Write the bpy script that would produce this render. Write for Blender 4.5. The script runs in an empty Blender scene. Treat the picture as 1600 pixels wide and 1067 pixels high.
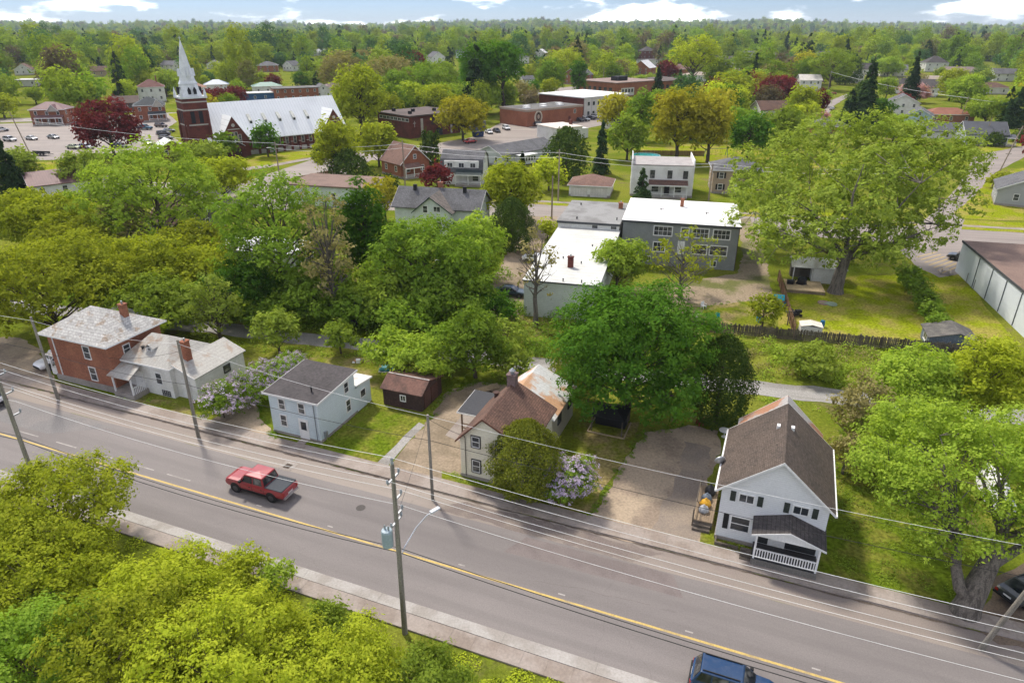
import bpy, bmesh, math, random
import numpy as np
from mathutils import Vector, Matrix
sc = bpy.context.scene
COL = sc.collection
R = math.radians
random.seed(7)
# ---------------------------------------------------------------- camera, sky, sun, exposure
HC = 35.0
FPX = 1067.0
PITCH = math.atan2(533.5 - 40, FPX)
cam = bpy.data.objects.new('camera', bpy.data.cameras.new('camera'))
COL.objects.link(cam)
cam.location = (0, 0, HC)
cam.rotation_euler = (math.pi / 2 - PITCH, 0, 0)
cam.data.sensor_width = 36
cam.data.lens = FPX / 1600 * 36
cam.data.clip_start = 0.5
cam.data.clip_end = 30000
sc.camera = cam
SUN_AZ, SUN_EL = R(-32), R(52)
sunvec = Vector((math.sin(SUN_AZ) * math.cos(SUN_EL), math.cos(SUN_AZ) * math.cos(SUN_EL), math.sin(SUN_EL)))
sun = bpy.data.objects.new('sun', bpy.data.lights.new('sun', 'SUN'))
COL.objects.link(sun)
sun.data.energy = 2.75
sun.data.angle = R(7.0)
sun.data.color = (1.0, 0.93, 0.82)
sun.rotation_euler = sunvec.to_track_quat('Z', 'Y').to_euler()
world = bpy.data.worlds.new('World')
sc.world = world
world.use_nodes = True
wn, wl = world.node_tree.nodes, world.node_tree.links
wn.clear()
w_out = wn.new('ShaderNodeOutputWorld')
w_bg = wn.new('ShaderNodeBackground')
w_bg.inputs['Strength'].default_value = 0.12
w_sky = wn.new('ShaderNodeTexSky')
w_sky.sky_type = 'NISHITA'
w_sky.sun_disc = False
w_sky.sun_elevation = SUN_EL
w_sky.sun_rotation = SUN_AZ
w_sky.altitude = 800
w_sky.air_density = 0.8
w_sky.dust_density = 0.0
w_sky.ozone_density = 3.0
w_tint = wn.new('ShaderNodeMix'); w_tint.data_type = 'RGBA'; w_tint.blend_type = 'MULTIPLY'
w_tint.inputs[0].default_value = 1.0
w_tint.inputs[7].default_value = (0.335, 0.365, 0.47, 1)
w_tc = wn.new('ShaderNodeTexCoord')
w_map = wn.new('ShaderNodeMapping'); w_map.inputs['Scale'].default_value = (9.5, 9.5, 34)
w_map.inputs['Location'].default_value = (3.3, 9.4, 4.4)
w_noise = wn.new('ShaderNodeTexNoise'); w_noise.inputs['Scale'].default_value = 1.0
w_noise.inputs['Detail'].default_value = 7; w_noise.inputs['Roughness'].default_value = 0.52
w_ramp = wn.new('ShaderNodeMapRange'); w_ramp.interpolation_type = 'SMOOTHSTEP'
w_ramp.inputs['From Min'].default_value = 0.49; w_ramp.inputs['From Max'].default_value = 0.7
w_mix = wn.new('ShaderNodeMix'); w_mix.data_type = 'RGBA'
w_mix.inputs[7].default_value = (24, 23.4, 23.2, 1)
wl.new(w_sky.outputs[0], w_tint.inputs[6]); wl.new(w_tint.outputs[2], w_mix.inputs[6])
wl.new(w_tc.outputs['Generated'], w_map.inputs[0]); wl.new(w_map.outputs[0], w_noise.inputs['Vector'])
wl.new(w_noise.outputs[0], w_ramp.inputs['Value']); wl.new(w_ramp.outputs[0], w_mix.inputs[0])
wl.new(w_mix.outputs[2], w_bg.inputs['Color']); wl.new(w_bg.outputs[0], w_out.inputs['Surface'])
sc.view_settings.view_transform = 'Standard'
sc.view_settings.look = 'None'
sc.view_settings.gamma = 1
sc.view_settings.use_curve_mapping = False
sc.view_settings.exposure = 0.9
sc.cycles.max_bounces = 6
sc.cycles.transparent_max_bounces = 6
sc.cycles.volume_bounces = 0

# ---------------------------------------------------------------- survey helpers (picture point -> place on the ground)
_c, _s = math.cos(PITCH), math.sin(PITCH)
def G(u, v, z=0.0):
    a, b = u - 800, v - 533.5
    d = (a, FPX * _c - b * _s, -FPX * _s - b * _c)
    t = (z - HC) / d[2]
    return (d[0] * t, d[1] * t)
def depth(x, y, z):
    return y * _c - (z - HC) * _s
def project(x, y, z):
    dz = z - HC
    d = y * _c - dz * _s
    return 800 + FPX * x / d, 533.5 - FPX * (y * _s + dz * _c) / d
def frame(deg):
    a = R(deg)
    return lambda s, n: (s * math.cos(a) - n * math.sin(a), s * math.sin(a) + n * math.cos(a))
ANG_A, ANG_B = -21.7, -14.0
AP, BP = frame(ANG_A), frame(ANG_B)
# ---------------------------------------------------------------- materials
MATS = {}
def nd(nt, t, **kw):
    n = nt.nodes.new(t)
    for k, v in kw.items():
        if k.startswith('i_'):
            n.inputs[k[2:].replace('_', ' ')].default_value = v
        else:
            setattr(n, k, v)
    return n
def rgb(c):
    return (c[0], c[1], c[2], 1)
def mixc(nt, fac, a, b, blend='MIX'):
    m = nt.nodes.new('ShaderNodeMix'); m.data_type = 'RGBA'; m.blend_type = blend
    for i, x in ((0, fac), (6, a), (7, b)):
        if hasattr(x, 'is_linked') or hasattr(x, 'links'):
            nt.links.new(x, m.inputs[i])
        elif i == 0:
            m.inputs[0].default_value = x
        else:
            m.inputs[i].default_value = rgb(x)
    return m.outputs[2]
def vmath(nt, op, a, b):
    m = nt.nodes.new('ShaderNodeMath'); m.operation = op
    for i, x in enumerate((a, b)):
        if hasattr(x, 'links'):
            nt.links.new(x, m.inputs[i])
        else:
            m.inputs[i].default_value = x
    return m.outputs[0]
def noise(nt, vec, scale, detail=4, rough=0.55, stretch=None):
    if stretch:
        mp = nd(nt, 'ShaderNodeMapping'); mp.inputs['Scale'].default_value = stretch
        nt.links.new(vec, mp.inputs[0]); vec = mp.outputs[0]
    n = nd(nt, 'ShaderNodeTexNoise'); n.inputs['Scale'].default_value = scale
    n.inputs['Detail'].default_value = detail; n.inputs['Roughness'].default_value = rough
    nt.links.new(vec, n.inputs['Vector'])
    return n.outputs[0]
def rng_map(nt, x, a, b, c=0.0, d=1.0, smooth=True):
    m = nd(nt, 'ShaderNodeMapRange')
    if smooth: m.interpolation_type = 'SMOOTHSTEP'
    nt.links.new(x, m.inputs['Value'])
    for k, v in (('From Min', a), ('From Max', b), ('To Min', c), ('To Max', d)):
        m.inputs[k].default_value = v
    return m.outputs[0]
def mat(name, col, rough=0.85, col2=None, blot=0.6, amount=0.5, fine=9.0, fvar=0.25, pattern=None, per=0.18, metal=0.0, spec=0.3,
        bump=0.0, stretch=None, edge=(0.42, 0.62), world_co=False):
    if name in MATS:
        return MATS[name]
    m = bpy.data.materials.new(name); m.use_nodes = True
    nt = m.node_tree
    p = nt.nodes['Principled BSDF']
    p.inputs['Roughness'].default_value = rough
    p.inputs['Metallic'].default_value = metal
    p.inputs['Specular IOR Level'].default_value = spec
    if world_co:
        co = nd(nt, 'ShaderNodeNewGeometry').outputs['Position']
    else:
        co = nd(nt, 'ShaderNodeTexCoord').outputs['Object']
    if sum(col) < 1.5: col = tuple(x * .84 for x in col); col2 = tuple(x * .84 for x in col2) if col2 else None
    c2 = col2 or tuple(x * 0.72 for x in col)
    big = rng_map(nt, noise(nt, co, blot, 5, 0.6, stretch), edge[0], edge[1])
    base = mixc(nt, vmath(nt, 'MULTIPLY', big, amount), col, c2)
    fn = rng_map(nt, noise(nt, co, fine, 3, 0.6), 0.3, 0.7, 1 - fvar, 1 + fvar, False)
    cmb = nd(nt, 'ShaderNodeCombineColor')
    for i in range(3): nt.links.new(fn, cmb.inputs[i])
    base = mixc(nt, 1.0, base, cmb.outputs[0], 'MULTIPLY')
    hgt = None
    if pattern:
        sx = nd(nt, 'ShaderNodeSeparateXYZ'); nt.links.new(co, sx.inputs[0])
        X, Y, Z = sx.outputs
        if pattern == 'siding':
            fr = vmath(nt, 'FRACT', vmath(nt, 'DIVIDE', Z, per), 0)
            ln = rng_map(nt, fr, 0.0, 0.16, 0.0, 1.0)
            base = mixc(nt, ln, tuple(x * 0.66 for x in col), base); hgt = fr
        elif pattern == 'vsiding' or pattern == 'ribx' or pattern == 'riby':
            q = vmath(nt, 'ADD', X, Y) if pattern == 'vsiding' else (X if pattern == 'ribx' else Y)
            fr = vmath(nt, 'FRACT', vmath(nt, 'DIVIDE', q, per), 0)
            ln = rng_map(nt, fr, 0.0, 0.15, 0.0, 1.0)
            base = mixc(nt, ln, tuple(x * 0.68 for x in col), base); hgt = ln
        elif pattern in ('brick', 'shingle'):
            cv = nd(nt, 'ShaderNodeCombineXYZ')
            nt.links.new(vmath(nt, 'ADD', X, Y), cv.inputs[0])
            nt.links.new(Z if pattern == 'brick' else vmath(nt, 'MULTIPLY', Z, 1.7), cv.inputs[1])
            b = nd(nt, 'ShaderNodeTexBrick')
            b.inputs['Scale'].default_value = 1.0
            b.inputs['Brick Width'].default_value = per * (2.8 if pattern == 'brick' else 1.6)
            b.inputs['Row Height'].default_value = per
            b.inputs['Mortar Size'].default_value = 0.012 if pattern == 'brick' else 0.02
            b.inputs['Color1'].default_value = (1.12, 1.12, 1.12, 1)
            b.inputs['Color2'].default_value = (0.8, 0.8, 0.8, 1)
            b.inputs['Mortar'].default_value = (1.25, 1.3, 1.35, 1) if pattern == 'brick' else (0.6, 0.6, 0.6, 1)
            nt.links.new(cv.outputs[0], b.inputs['Vector'])
            base = mixc(nt, 1.0, base, b.outputs['Color'], 'MULTIPLY'); hgt = b.outputs['Fac']
    nt.links.new(base, p.inputs['Base Color'])
    if bump or hgt is not None:
        bp = nd(nt, 'ShaderNodeBump')
        bp.inputs['Strength'].default_value = bump or 0.35
        bp.inputs['Distance'].default_value = 0.03
        nt.links.new(hgt if hgt is not None else noise(nt, co, fine * 1.5, 4, 0.65), bp.inputs['Height'])
        nt.links.new(bp.outputs[0], p.inputs['Normal'])
    MATS[name] = m
    return m
def leafmat(name, c1, c2, trans=0.42, patch=None):
    if name in MATS: return MATS[name]
    m = bpy.data.materials.new(name); m.use_nodes = True
    nt = m.node_tree; nt.nodes.clear()
    out = nd(nt, 'ShaderNodeOutputMaterial')
    at = nd(nt, 'ShaderNodeAttribute', attribute_name='rnd')
    oi = nd(nt, 'ShaderNodeObjectInfo')
    base = mixc(nt, at.outputs['Fac'], c1, c2)
    v = rng_map(nt, oi.outputs['Random'], 0, 1, 0.75, 1.2, False)
    if patch:
        pos = nd(nt, 'ShaderNodeNewGeometry').outputs['Position']
        f = rng_map(nt, noise(nt, pos, 0.006, 4, 0.6), 0.4, 0.62)
        base = mixc(nt, f, base, patch)
        rr = vmath(nt, 'FRACT', vmath(nt, 'MULTIPLY', oi.outputs['Random'], 7.31), 0)
        base = mixc(nt, rng_map(nt, rr, 0.7, 0.85), base, (0.05, 0.1, 0.035))
        rr2 = vmath(nt, 'FRACT', vmath(nt, 'MULTIPLY', oi.outputs['Random'], 17.7), 0)
        base = mixc(nt, rng_map(nt, rr2, 0.88, 0.92), base, (0.11, 0.09, 0.055))
    cmb = nd(nt, 'ShaderNodeCombineColor')
    for i in range(3): nt.links.new(v, cmb.inputs[i])
    base = mixc(nt, 1.0, base, cmb.outputs[0], 'MULTIPLY')
    d = nd(nt, 'ShaderNodeBsdfDiffuse'); t = nd(nt, 'ShaderNodeBsdfTranslucent')
    nt.links.new(base, d.inputs[0])
    tc = mixc(nt, 1.0, base, tuple(x * 1.7 * trans for x in (1.1, 1.12, .5)), 'MULTIPLY')
    nt.links.new(tc, t.inputs[0])
    ms = nd(nt, 'ShaderNodeAddShader')
    nt.links.new(d.outputs[0], ms.inputs[0]); nt.links.new(t.outputs[0], ms.inputs[1])
    nt.links.new(ms.outputs[0], out.inputs[0])
    MATS[name] = m
    return m
def glass(name='window_glass', col=(0.03, 0.035, 0.04), rough=0.12):
    if name in MATS: return MATS[name]
    m = bpy.data.materials.new(name); m.use_nodes = True
    nt = m.node_tree; p = nt.nodes['Principled BSDF']
    co = nd(nt, 'ShaderNodeTexCoord').outputs['Object']
    oi = nd(nt, 'ShaderNodeObjectInfo').outputs['Random']
    f = rng_map(nt, noise(nt, co, 1.3, 2), 0.4, 0.7)
    f = vmath(nt, 'MULTIPLY', f, oi)
    nt.links.new(mixc(nt, f, col, (0.2, 0.2, 0.19)), p.inputs['Base Color'])
    p.inputs['Roughness'].default_value = rough
    p.inputs['Specular IOR Level'].default_value = 0.6
    MATS[name] = m
    return m
def paint(name, col, rough=0.28, metal=0.0, coat=0.5):
    if name in MATS: return MATS[name]
    m = bpy.data.materials.new(name); m.use_nodes = True
    nt = m.node_tree; p = nt.nodes['Principled BSDF']
    co = nd(nt, 'ShaderNodeTexCoord').outputs['Object']
    f = noise(nt, co, 2.5, 4)
    nt.links.new(mixc(nt, rng_map(nt, f, 0.4, 0.75, 0, 0.25), col, tuple(x * 0.6 + 0.06 for x in col)), p.inputs['Base Color'])
    p.inputs['Roughness'].default_value = rough; p.inputs['Metallic'].default_value = metal
    p.inputs['Coat Weight'].default_value = coat; p.inputs['Coat Roughness'].default_value = 0.12
    MATS[name] = m
    return m
WHITE = (0.72, 0.73, 0.74)
M_white = mat('white_trim', (0.74, 0.74, 0.73), 0.6, fvar=0.08, amount=0.3)
M_glass = glass()
M_wood = mat('grey_wood', (0.16, 0.135, 0.11), 0.9, (0.09, 0.075, 0.06), 1.2, 0.8, 14, 0.35, stretch=(1, 1, 0.15))
M_polewood = mat('pole_wood', (0.33, 0.3, 0.255), 0.9, (0.17, 0.155, 0.13), 0.8, 0.8, 16, 0.35, stretch=(3, 3, 0.12))
M_concrete = mat('concrete', (0.36, 0.325, 0.295), 0.9, (0.25, 0.215, 0.19), 0.35, 0.8, 7, 0.16)
M_black = mat('black_rubber', (0.02, 0.02, 0.022), 0.7, fvar=0.2)
M_chrome = mat('bright_metal', (0.62, 0.63, 0.65), 0.3, metal=0.9, fvar=0.1)
M_galv = mat('galvanised_steel', (0.45, 0.47, 0.49), 0.45, metal=0.6, fvar=0.15)
M_brickred = mat('red_brick', (0.34, 0.14, 0.08), 0.9, (0.25, 0.095, 0.058), 0.5, 0.7, 9, 0.25, 'brick', 0.1)
M_brickdark = mat('dark_red_brick', (0.16, 0.048, 0.036), 0.9, (0.10, 0.034, 0.028), 0.4, 0.7, 9, 0.2, 'brick', 0.1)
M_brickorange = mat('orange_brick', (0.33, 0.125, 0.07), 0.9, (0.24, 0.085, 0.05), 0.3, 0.6, 9, 0.2, 'brick', 0.1)
M_bark = mat('bark', (0.115, 0.088, 0.066), 0.95, (0.055, 0.043, 0.035), 1.5, 0.9, 12, 0.4, bump=0.8, stretch=(3, 3, 0.4))
M_barkgrey = mat('grey_bark', (0.19, 0.165, 0.14), 0.95, (0.09, 0.078, 0.066), 1.5, 0.9, 12, 0.35, stretch=(3, 3, 0.4))
# ---------------------------------------------------------------- object helpers
def tag(o, label=None, cat=None, group=None, kind=None):
    if label: o['label'] = label
    if cat: o['category'] = cat
    if group: o['group'] = group
    if kind: o['kind'] = kind
    return o
def link(name, me, parent=None, loc=(0, 0, 0), rz=0.0):
    o = bpy.data.objects.new(name, me); COL.objects.link(o)
    o.location = loc; o.rotation_euler = (0, 0, rz)
    if parent: o.parent = parent
    return o
def mk(name, V, Fc, m, parent=None, loc=(0, 0, 0), rz=0.0, smooth=False):
    me = bpy.data.meshes.new(name)
    me.from_pydata([tuple(v) for v in V], [], [tuple(f) for f in Fc])
    me.materials.append(m)
    if smooth:
        me.polygons.foreach_set('use_smooth', [True] * len(me.polygons))
    me.update()
    return link(name, me, parent, loc, rz)
class MB:
    def __init__(s): s.v = []; s.f = []
    def add(s, V, Fc):
        b = len(s.v); s.v += [tuple(x) for x in V]; s.f += [tuple(i + b for i in q) for q in Fc]
        return s
    def box(s, x0, x1, y0, y1, z0, z1):
        return s.add([(x0, y0, z0), (x1, y0, z0), (x1, y1, z0), (x0, y1, z0), (x0, y0, z1), (x1, y0, z1), (x1, y1, z1), (x0, y1, z1)],
                     [(0, 3, 2, 1), (4, 5, 6, 7), (0, 1, 5, 4), (1, 2, 6, 5), (2, 3, 7, 6), (3, 0, 4, 7)])
    def prism(s, poly, axis, a0, a1):
        n = len(poly)
        def P(q, a):
            return (a, q[0], q[1]) if axis == 'x' else ((q[0], a, q[1]) if axis == 'y' else (q[0], q[1], a))
        V = [P(q, a0) for q in poly] + [P(q, a1) for q in poly]
        Fc = [tuple(range(n))[::-1], tuple(range(n, 2 * n))] + [(i, (i + 1) % n, n + (i + 1) % n, n + i) for i in range(n)]
        return s.add(V, Fc)
    def tube(s, pts, rad, sides=8, cap=True):
        pts = [Vector(p) for p in pts]; n = len(pts)
        rad = rad if isinstance(rad, (list, tuple)) else [rad] * n
        V = []; Fc = []
        for i, p in enumerate(pts):
            t = (pts[min(i + 1, n - 1)] - pts[max(i - 1, 0)]).normalized()
            ref = Vector((1, 0, 0)) if abs(t.x) < 0.8 else Vector((0, 1, 0))
            a = t.cross(ref).normalized(); b = t.cross(a)
            for k in range(sides):
                q = 2 * math.pi * k / sides
                V.append(p + (a * math.cos(q) + b * math.sin(q)) * rad[i])
        for i in range(n - 1):
            for k in range(sides):
                k2 = (k + 1) % sides
                Fc.append((i * sides + k, i * sides + k2, (i + 1) * sides + k2, (i + 1) * sides + k))
        if cap:
            Fc.append(tuple(range(sides))[::-1]); Fc.append(tuple(range((n - 1) * sides, n * sides)))
        return s.add(V, Fc)
    def lathe(s, prof, sides=12, cx=0, cy=0):
        V = []; Fc = []
        for r, z in prof:
            for k in range(sides):
                q = 2 * math.pi * k / sides
                V.append((cx + r * math.cos(q), cy + r * math.sin(q), z))
        for i in range(len(prof) - 1):
            for k in range(sides):
                k2 = (k + 1) % sides
                Fc.append((i * sides + k, i * sides + k2, (i + 1) * sides + k2, (i + 1) * sides + k))
        Fc.append(tuple(range(sides))[::-1]); Fc.append(tuple(range((len(prof) - 1) * sides, len(prof) * sides)))
        return s.add(V, Fc)
    def build(s, name, m, parent=None, loc=(0, 0, 0), rz=0.0, smooth=False, bevel=0):
        o = mk(name, s.v, s.f, m, parent, loc, rz, smooth)
        if bevel:
            b = o.modifiers.new('bevel', 'BEVEL'); b.width = bevel; b.segments = 2; b.limit_method = 'ANGLE'
        return o
def root(name, label, cat, x, y, ang=0.0, group=None, z=0.0):
    o = link(name, None, None, (x, y, z), R(ang))
    o.empty_display_size = 0.5
    return tag(o, label, cat, group)
def copy_tree(o, parent=None):
    c = o.copy(); COL.objects.link(c); c.parent = parent
    for ch in o.children:
        copy_tree(ch, c)
    return c
# windows: frame mesh with sash bars, pane as sub-part; made once for each size
WCACHE = {}
def win_mesh(w, h, nx, ny, fm, t):
    key = (round(w, 2), round(h, 2), nx, ny, fm.name, t)
    if key in WCACHE: return WCACHE[key]
    b = MB()
    x, z = w / 2, h / 2
    b.box(-x - t, -x, -0.06, 0.02, -z - t, z + t); b.box(x, x + t, -0.06, 0.02, -z - t, z + t)
    b.box(-x, x, -0.06, 0.02, z, z + t); b.box(-x, x, -0.09, 0.02, -z - t, -z)
    for i in range(1, nx):
        q = -x + w * i / nx; b.box(q - 0.025, q + 0.025, -0.045, 0.01, -z, z)
    for i in range(1, ny):
        q = -z + h * i / ny; b.box(-x, x, -0.043, 0.008, q - 0.025, q + 0.025)
    me = bpy.data.meshes.new('window'); me.from_pydata(b.v, [], b.f); me.materials.append(fm)
    pm = bpy.data.meshes.new('pane'); pm.from_pydata([(-x, -0.02, -z), (x, -0.02, -z), (x, -0.02, z), (-x, -0.02, z)], [], [(0, 1, 2, 3)])
    pm.materials.append(M_glass)
    WCACHE[key] = (me, pm)
    return me, pm
def window(parent, face, a, z, w, h, at, nx=1, ny=2, fm=None, t=0.09, name='window'):
    me, pm = win_mesh(w, h, nx, ny, fm or M_white, t)
    loc, rz = {'f': ((a, at, z), 0), 'b': ((a, at, z), math.pi), 'l': ((at, a, z), -math.pi / 2), 'r': ((at, a, z), math.pi / 2)}[face]
    o = link(name, me, parent, loc, rz)
    link('pane', pm, o)
    return o
def shutter_pair(parent, face, a, z, w, h, at, m):
    for sgn in (-1, 1):
        b = MB().box(-0.19, 0.19, -0.05, 0.01, -h / 2, h / 2)
        for k in range(6): b.box(-0.15, 0.15, -0.065, -0.05, -h / 2 + 0.08 + k * h / 6.4, -h / 2 + 0.14 + k * h / 6.4)
        off = sgn * (w / 2 + 0.36)
        loc, rz = {'f': ((a + off, at, z), 0), 'l': ((at, a + off, z), -math.pi / 2), 'r': ((at, a + off, z), math.pi / 2)}[face]
        b.build('shutter', m, parent, loc, rz)
def door(parent, face, a, at, w=0.9, h=2.0, z0=0.15, m=None):
    b = MB().box(-w / 2, w / 2, -0.06, 0.01, 0, h)
    b.box(-w / 2 - 0.1, -w / 2, -0.08, 0.01, 0, h + 0.1).box(w / 2, w / 2 + 0.1, -0.08, 0.01, 0, h + 0.1).box(-w / 2, w / 2, -0.08, 0.01, h, h + 0.1)
    loc, rz = {'f': ((a, at, z0), 0), 'l': ((at, a, z0), -math.pi / 2), 'r': ((at, a, z0), math.pi / 2)}[face]
    o = b.build('door', m or M_white, parent, loc, rz)
    MB().box(w / 2 - 0.16, w / 2 - 0.08, -0.13, -0.05, h * 0.45, h * 0.5).build('handle', M_chrome, o)
    return o
def gable_roof(parent, x0, x1, y0, y1, ze, zr, axis, m, over=0.35, th=0.16, ridge=None, name='roof', trim=None):
    """two slabs meeting at a ridge; axis = direction of the ridge; ze/zr = wall top and ridge of the wall profile"""
    lo, hi = (y0, y1) if axis == 'x' else (x0, x1)
    a0, a1 = (x0, x1) if axis == 'x' else (y0, y1)
    c = ridge if ridge is not None else (lo + hi) / 2
    zl, zh = ze if isinstance(ze, tuple) else (ze, ze)
    sl, sh = (zr - zl) / (c - lo), (zr - zh) / (hi - c)
    L, Hh = lo - over, hi + over
    poly = [(L, zl - sl * over), (c, zr), (Hh, zh - sh * over), (Hh, zh - sh * over + th), (c, zr + th), (L, zl - sl * over + th)]
    poly = [(a, b + 0.01) for a, b in poly]
    V = []; n = 6
    b = MB()
    def P(q, a): return (a, q[0], q[1]) if axis == 'x' else (q[0], a, q[1])
    V = [P(q, a0 - over) for q in poly] + [P(q, a1 + over) for q in poly]
    Fc = [(0, 1, 4, 5), (1, 2, 3, 4), (6, 11, 10, 7), (7, 10, 9, 8)] + [(i, i + 6, (i + 1) % 6 + 6, (i + 1) % 6) for i in range(6)]
    b.add(V, Fc)
    o = b.build(name, m, parent)
    if trim:
        for a, d in ((a0 - over, -0.03), (a1 + over, 0.03)):
            tb = MB()
            q = [(L, poly[0][1] - 0.04), (c, poly[1][1] - 0.04), (Hh, poly[2][1] - 0.04), (Hh, poly[3][1] + 0.005), (c, poly[4][1] + 0.005), (L, poly[5][1] + 0.005)]
            V = [P(k, a) for k in q] + [P(k, a + d) for k in q]
            tb.add(V, Fc); tb.build('bargeboard', trim, o)
    return o
def hip_roof(parent, x0, x1, y0, y1, ze, zr, m, over=0.35, name='roof', rx=None, th=0.12, trim=None):
    X0, X1, Y0, Y1 = x0 - over, x1 + over, y0 - over, y1 + over
    w, d = X1 - X0, Y1 - Y0
    if rx is not None: r = rx
    elif w >= d: r = ((X0 + d / 2, (Y0 + Y1) / 2), (X1 - d / 2, (Y0 + Y1) / 2))
    else: r = (((X0 + X1) / 2, Y0 + w / 2), ((X0 + X1) / 2, Y1 - w / 2))
    e = ze + 0.01
    V = [(X0, Y0, e), (X1, Y0, e), (X1, Y1, e), (X0, Y1, e), (X0, Y0, e + th), (X1, Y0, e + th), (X1, Y1, e + th), (X0, Y1, e + th),
         (r[0][0], r[0][1], zr), (r[1][0] + 0.01, r[1][1], zr)]
    Fc = [(0, 3, 2, 1), (0, 1, 5, 4), (1, 2, 6, 5), (2, 3, 7, 6), (3, 0, 4, 7)]
    if w >= d: Fc += [(4, 5, 9, 8), (5, 6, 9), (6, 7, 8, 9), (7, 4, 8)]
    else: Fc += [(4, 5, 8), (5, 6, 9, 8), (6, 7, 9), (7, 4, 8, 9)]
    o = MB().add(V, Fc).build(name, m, parent)
    if trim:
        MB().box(X0 - .02, X1 + .02, Y0 - .03, Y0, e - .05, e + th + .01).box(X0 - .03, X0, Y0, Y1, e - .05, e + th + .01).box(X1, X1 + .03, Y0, Y1, e - .05, e + th + .01).build('fascia', trim, o)
    return o
def gable_wall(parent, x0, x1, y0, y1, ze, zr, axis, m, ridge=None, name='wall', z0=0.0):
    lo, hi = (y0, y1) if axis == 'x' else (x0, x1)
    a0, a1 = (x0, x1) if axis == 'x' else (y0, y1)
    c = ridge if ridge is not None else (lo + hi) / 2
    zl, zh = ze if isinstance(ze, tuple) else (ze, ze)
    return MB().prism([(lo, z0), (hi, z0), (hi, zh), (c, zr), (lo, zl)], axis, a0, a1).build(name, m, parent)
def chimney(parent, x, y, z0, z1, m, w=0.55, d=0.55, pots=0):
    b = MB().box(x - w / 2, x + w / 2, y - d / 2, y + d / 2, z0, z1).box(x - w / 2 - .06, x + w / 2 + .06, y - d / 2 - .06, y + d / 2 + .06, z1, z1 + .12)
    o = b.build('chimney', m, parent)
    MB().lathe([(0.11, z1 + .12), (0.09, z1 + .42)], 8, x, y).build('flue', M_galv, o)
    return o
def vent(parent, x, y, z, h=0.5, r=0.12, m=None):
    return MB().lathe([(r, z - .3), (r, z + h), (r * 1.5, z + h + .02), (r * 1.5, z + h + .1)], 8, x, y).build('roof_vent', m or M_black, parent)
def house(label, x, y, ang, w, d, he, hr, roof, wall, roofm, storeys=2, nf=3, ns=2, porch=None, chim=None, trim=None, name='house', cat='house',
          ww=0.9, wh=1.25, group=None, fdoor=None, over=0.4, shut=None, base=True):
    t = root(name, label, cat, x, y, ang, group)
    X, Y = w / 2, d / 2
    if base: MB().box(-X - .05, X + .05, -Y - .05, Y + .05, -0.3, 0.45).build('foundation', M_concrete, t)
    trim = trim or M_white
    if roof == 'gx':
        gable_wall(t, -X, X, -Y, Y, he, hr, 'x', wall); r = gable_roof(t, -X, X, -Y, Y, he, hr, 'x', roofm, over, trim=trim)
    elif roof == 'gy':
        gable_wall(t, -X, X, -Y, Y, he, hr, 'y', wall); r = gable_roof(t, -X, X, -Y, Y, he, hr, 'y', roofm, over, trim=trim)
    elif roof == 'hip':
        MB().box(-X, X, -Y, Y, 0, he).build('wall', wall, t); r = hip_roof(t, -X, X, -Y, Y, he, hr, roofm, over, trim=trim)
    else:
        MB().box(-X, X, -Y, Y, 0, he).build('wall', wall, t)
        r = MB().box(-X - over, X + over, -Y - over, Y + over, he, he + 0.25).build('roof', roofm, t)
    sh = he / storeys
    for st in range(storeys):
        z = sh * st + sh * 0.55 + 0.1
        for i in range(nf):
            a = -X + w * (i + 0.5) / nf
            if st == 0 and fdoor == i:
                door(t, 'f', a, -Y, 0.95, 2.05, 0.3); continue
            window(t, 'f', a, z, ww, wh, -Y, 1, 2, trim)
            if shut: shutter_pair(t, 'f', a, z, ww, wh, -Y, shut)
        for i in range(ns):
            a = -Y + d * (i + 0.5) / ns
            window(t, 'l', a, z, ww, wh, -X, 1, 2, trim); window(t, 'r', a, z, ww, wh, X, 1, 2, trim)
    if roof == 'gy' and storeys == 1 and hr - he > 2.2: window(t, 'f', 0, he + (hr - he) * .35, .8, 1.0, -Y, 1, 2, trim)
    if roof == 'gx' and hr - he > 2.2:
        window(t, 'l', 0, he + (hr - he) * .35, .8, 1.0, -X, 1, 2, trim); window(t, 'r', 0, he + (hr - he) * .35, .8, 1.0, X, 1, 2, trim)
    if porch:
        px0, px1, pd, pz = porch[:4]
        pm = porch[4] if len(porch) > 4 else roofm
        porch_part(t, px0, px1, -Y, pd, pz, pm, trim)
    if chim:
        chimney(r, chim[0], chim[1], he - .2, chim[2], M_brickred)
    return t
def porch_part(t, x0, x1, y, d, z, roofm, trim, rail=True):
    V = [(x0, y - d, z), (x1, y - d, z), (x1, y - .003, z + d * .35), (x0, y - .003, z + d * .35)]
    V += [(a, b, c + .12) for a, b, c in V]
    pr = MB().add(V, [(0, 3, 2, 1), (4, 5, 6, 7), (0, 1, 5, 4), (1, 2, 6, 5), (2, 3, 7, 6), (3, 0, 4, 7)]).build('porch_roof', roofm, t)
    MB().box(x0 - .02, x1 + .02, y - d - .03, y - d, z - .1, z + .14).build('fascia', trim, pr)
    MB().box(x0, x1, y - d + .05, y - .06, 0, .42).build('porch_floor', M_concrete, t)
    n = max(2, int((x1 - x0) / 2.2) + 1)
    for i in range(n):
        px = x0 + .15 + (x1 - x0 - .3) * i / (n - 1)
        MB().box(px - .08, px + .08, y - d + .12, y - d + .28, .42, z).build('porch_post', trim, t)
    if rail:
        b = MB().box(x0 + .2, x1 - .2, y - d + .15, y - d + .22, 1.1, 1.18)
        k = x0 + .3
        while k < x1 - .3:
            b.box(k, k + .05, y - d + .16, y - d + .21, .42, 1.1); k += .22
        b.build('railing', trim, t)
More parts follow.
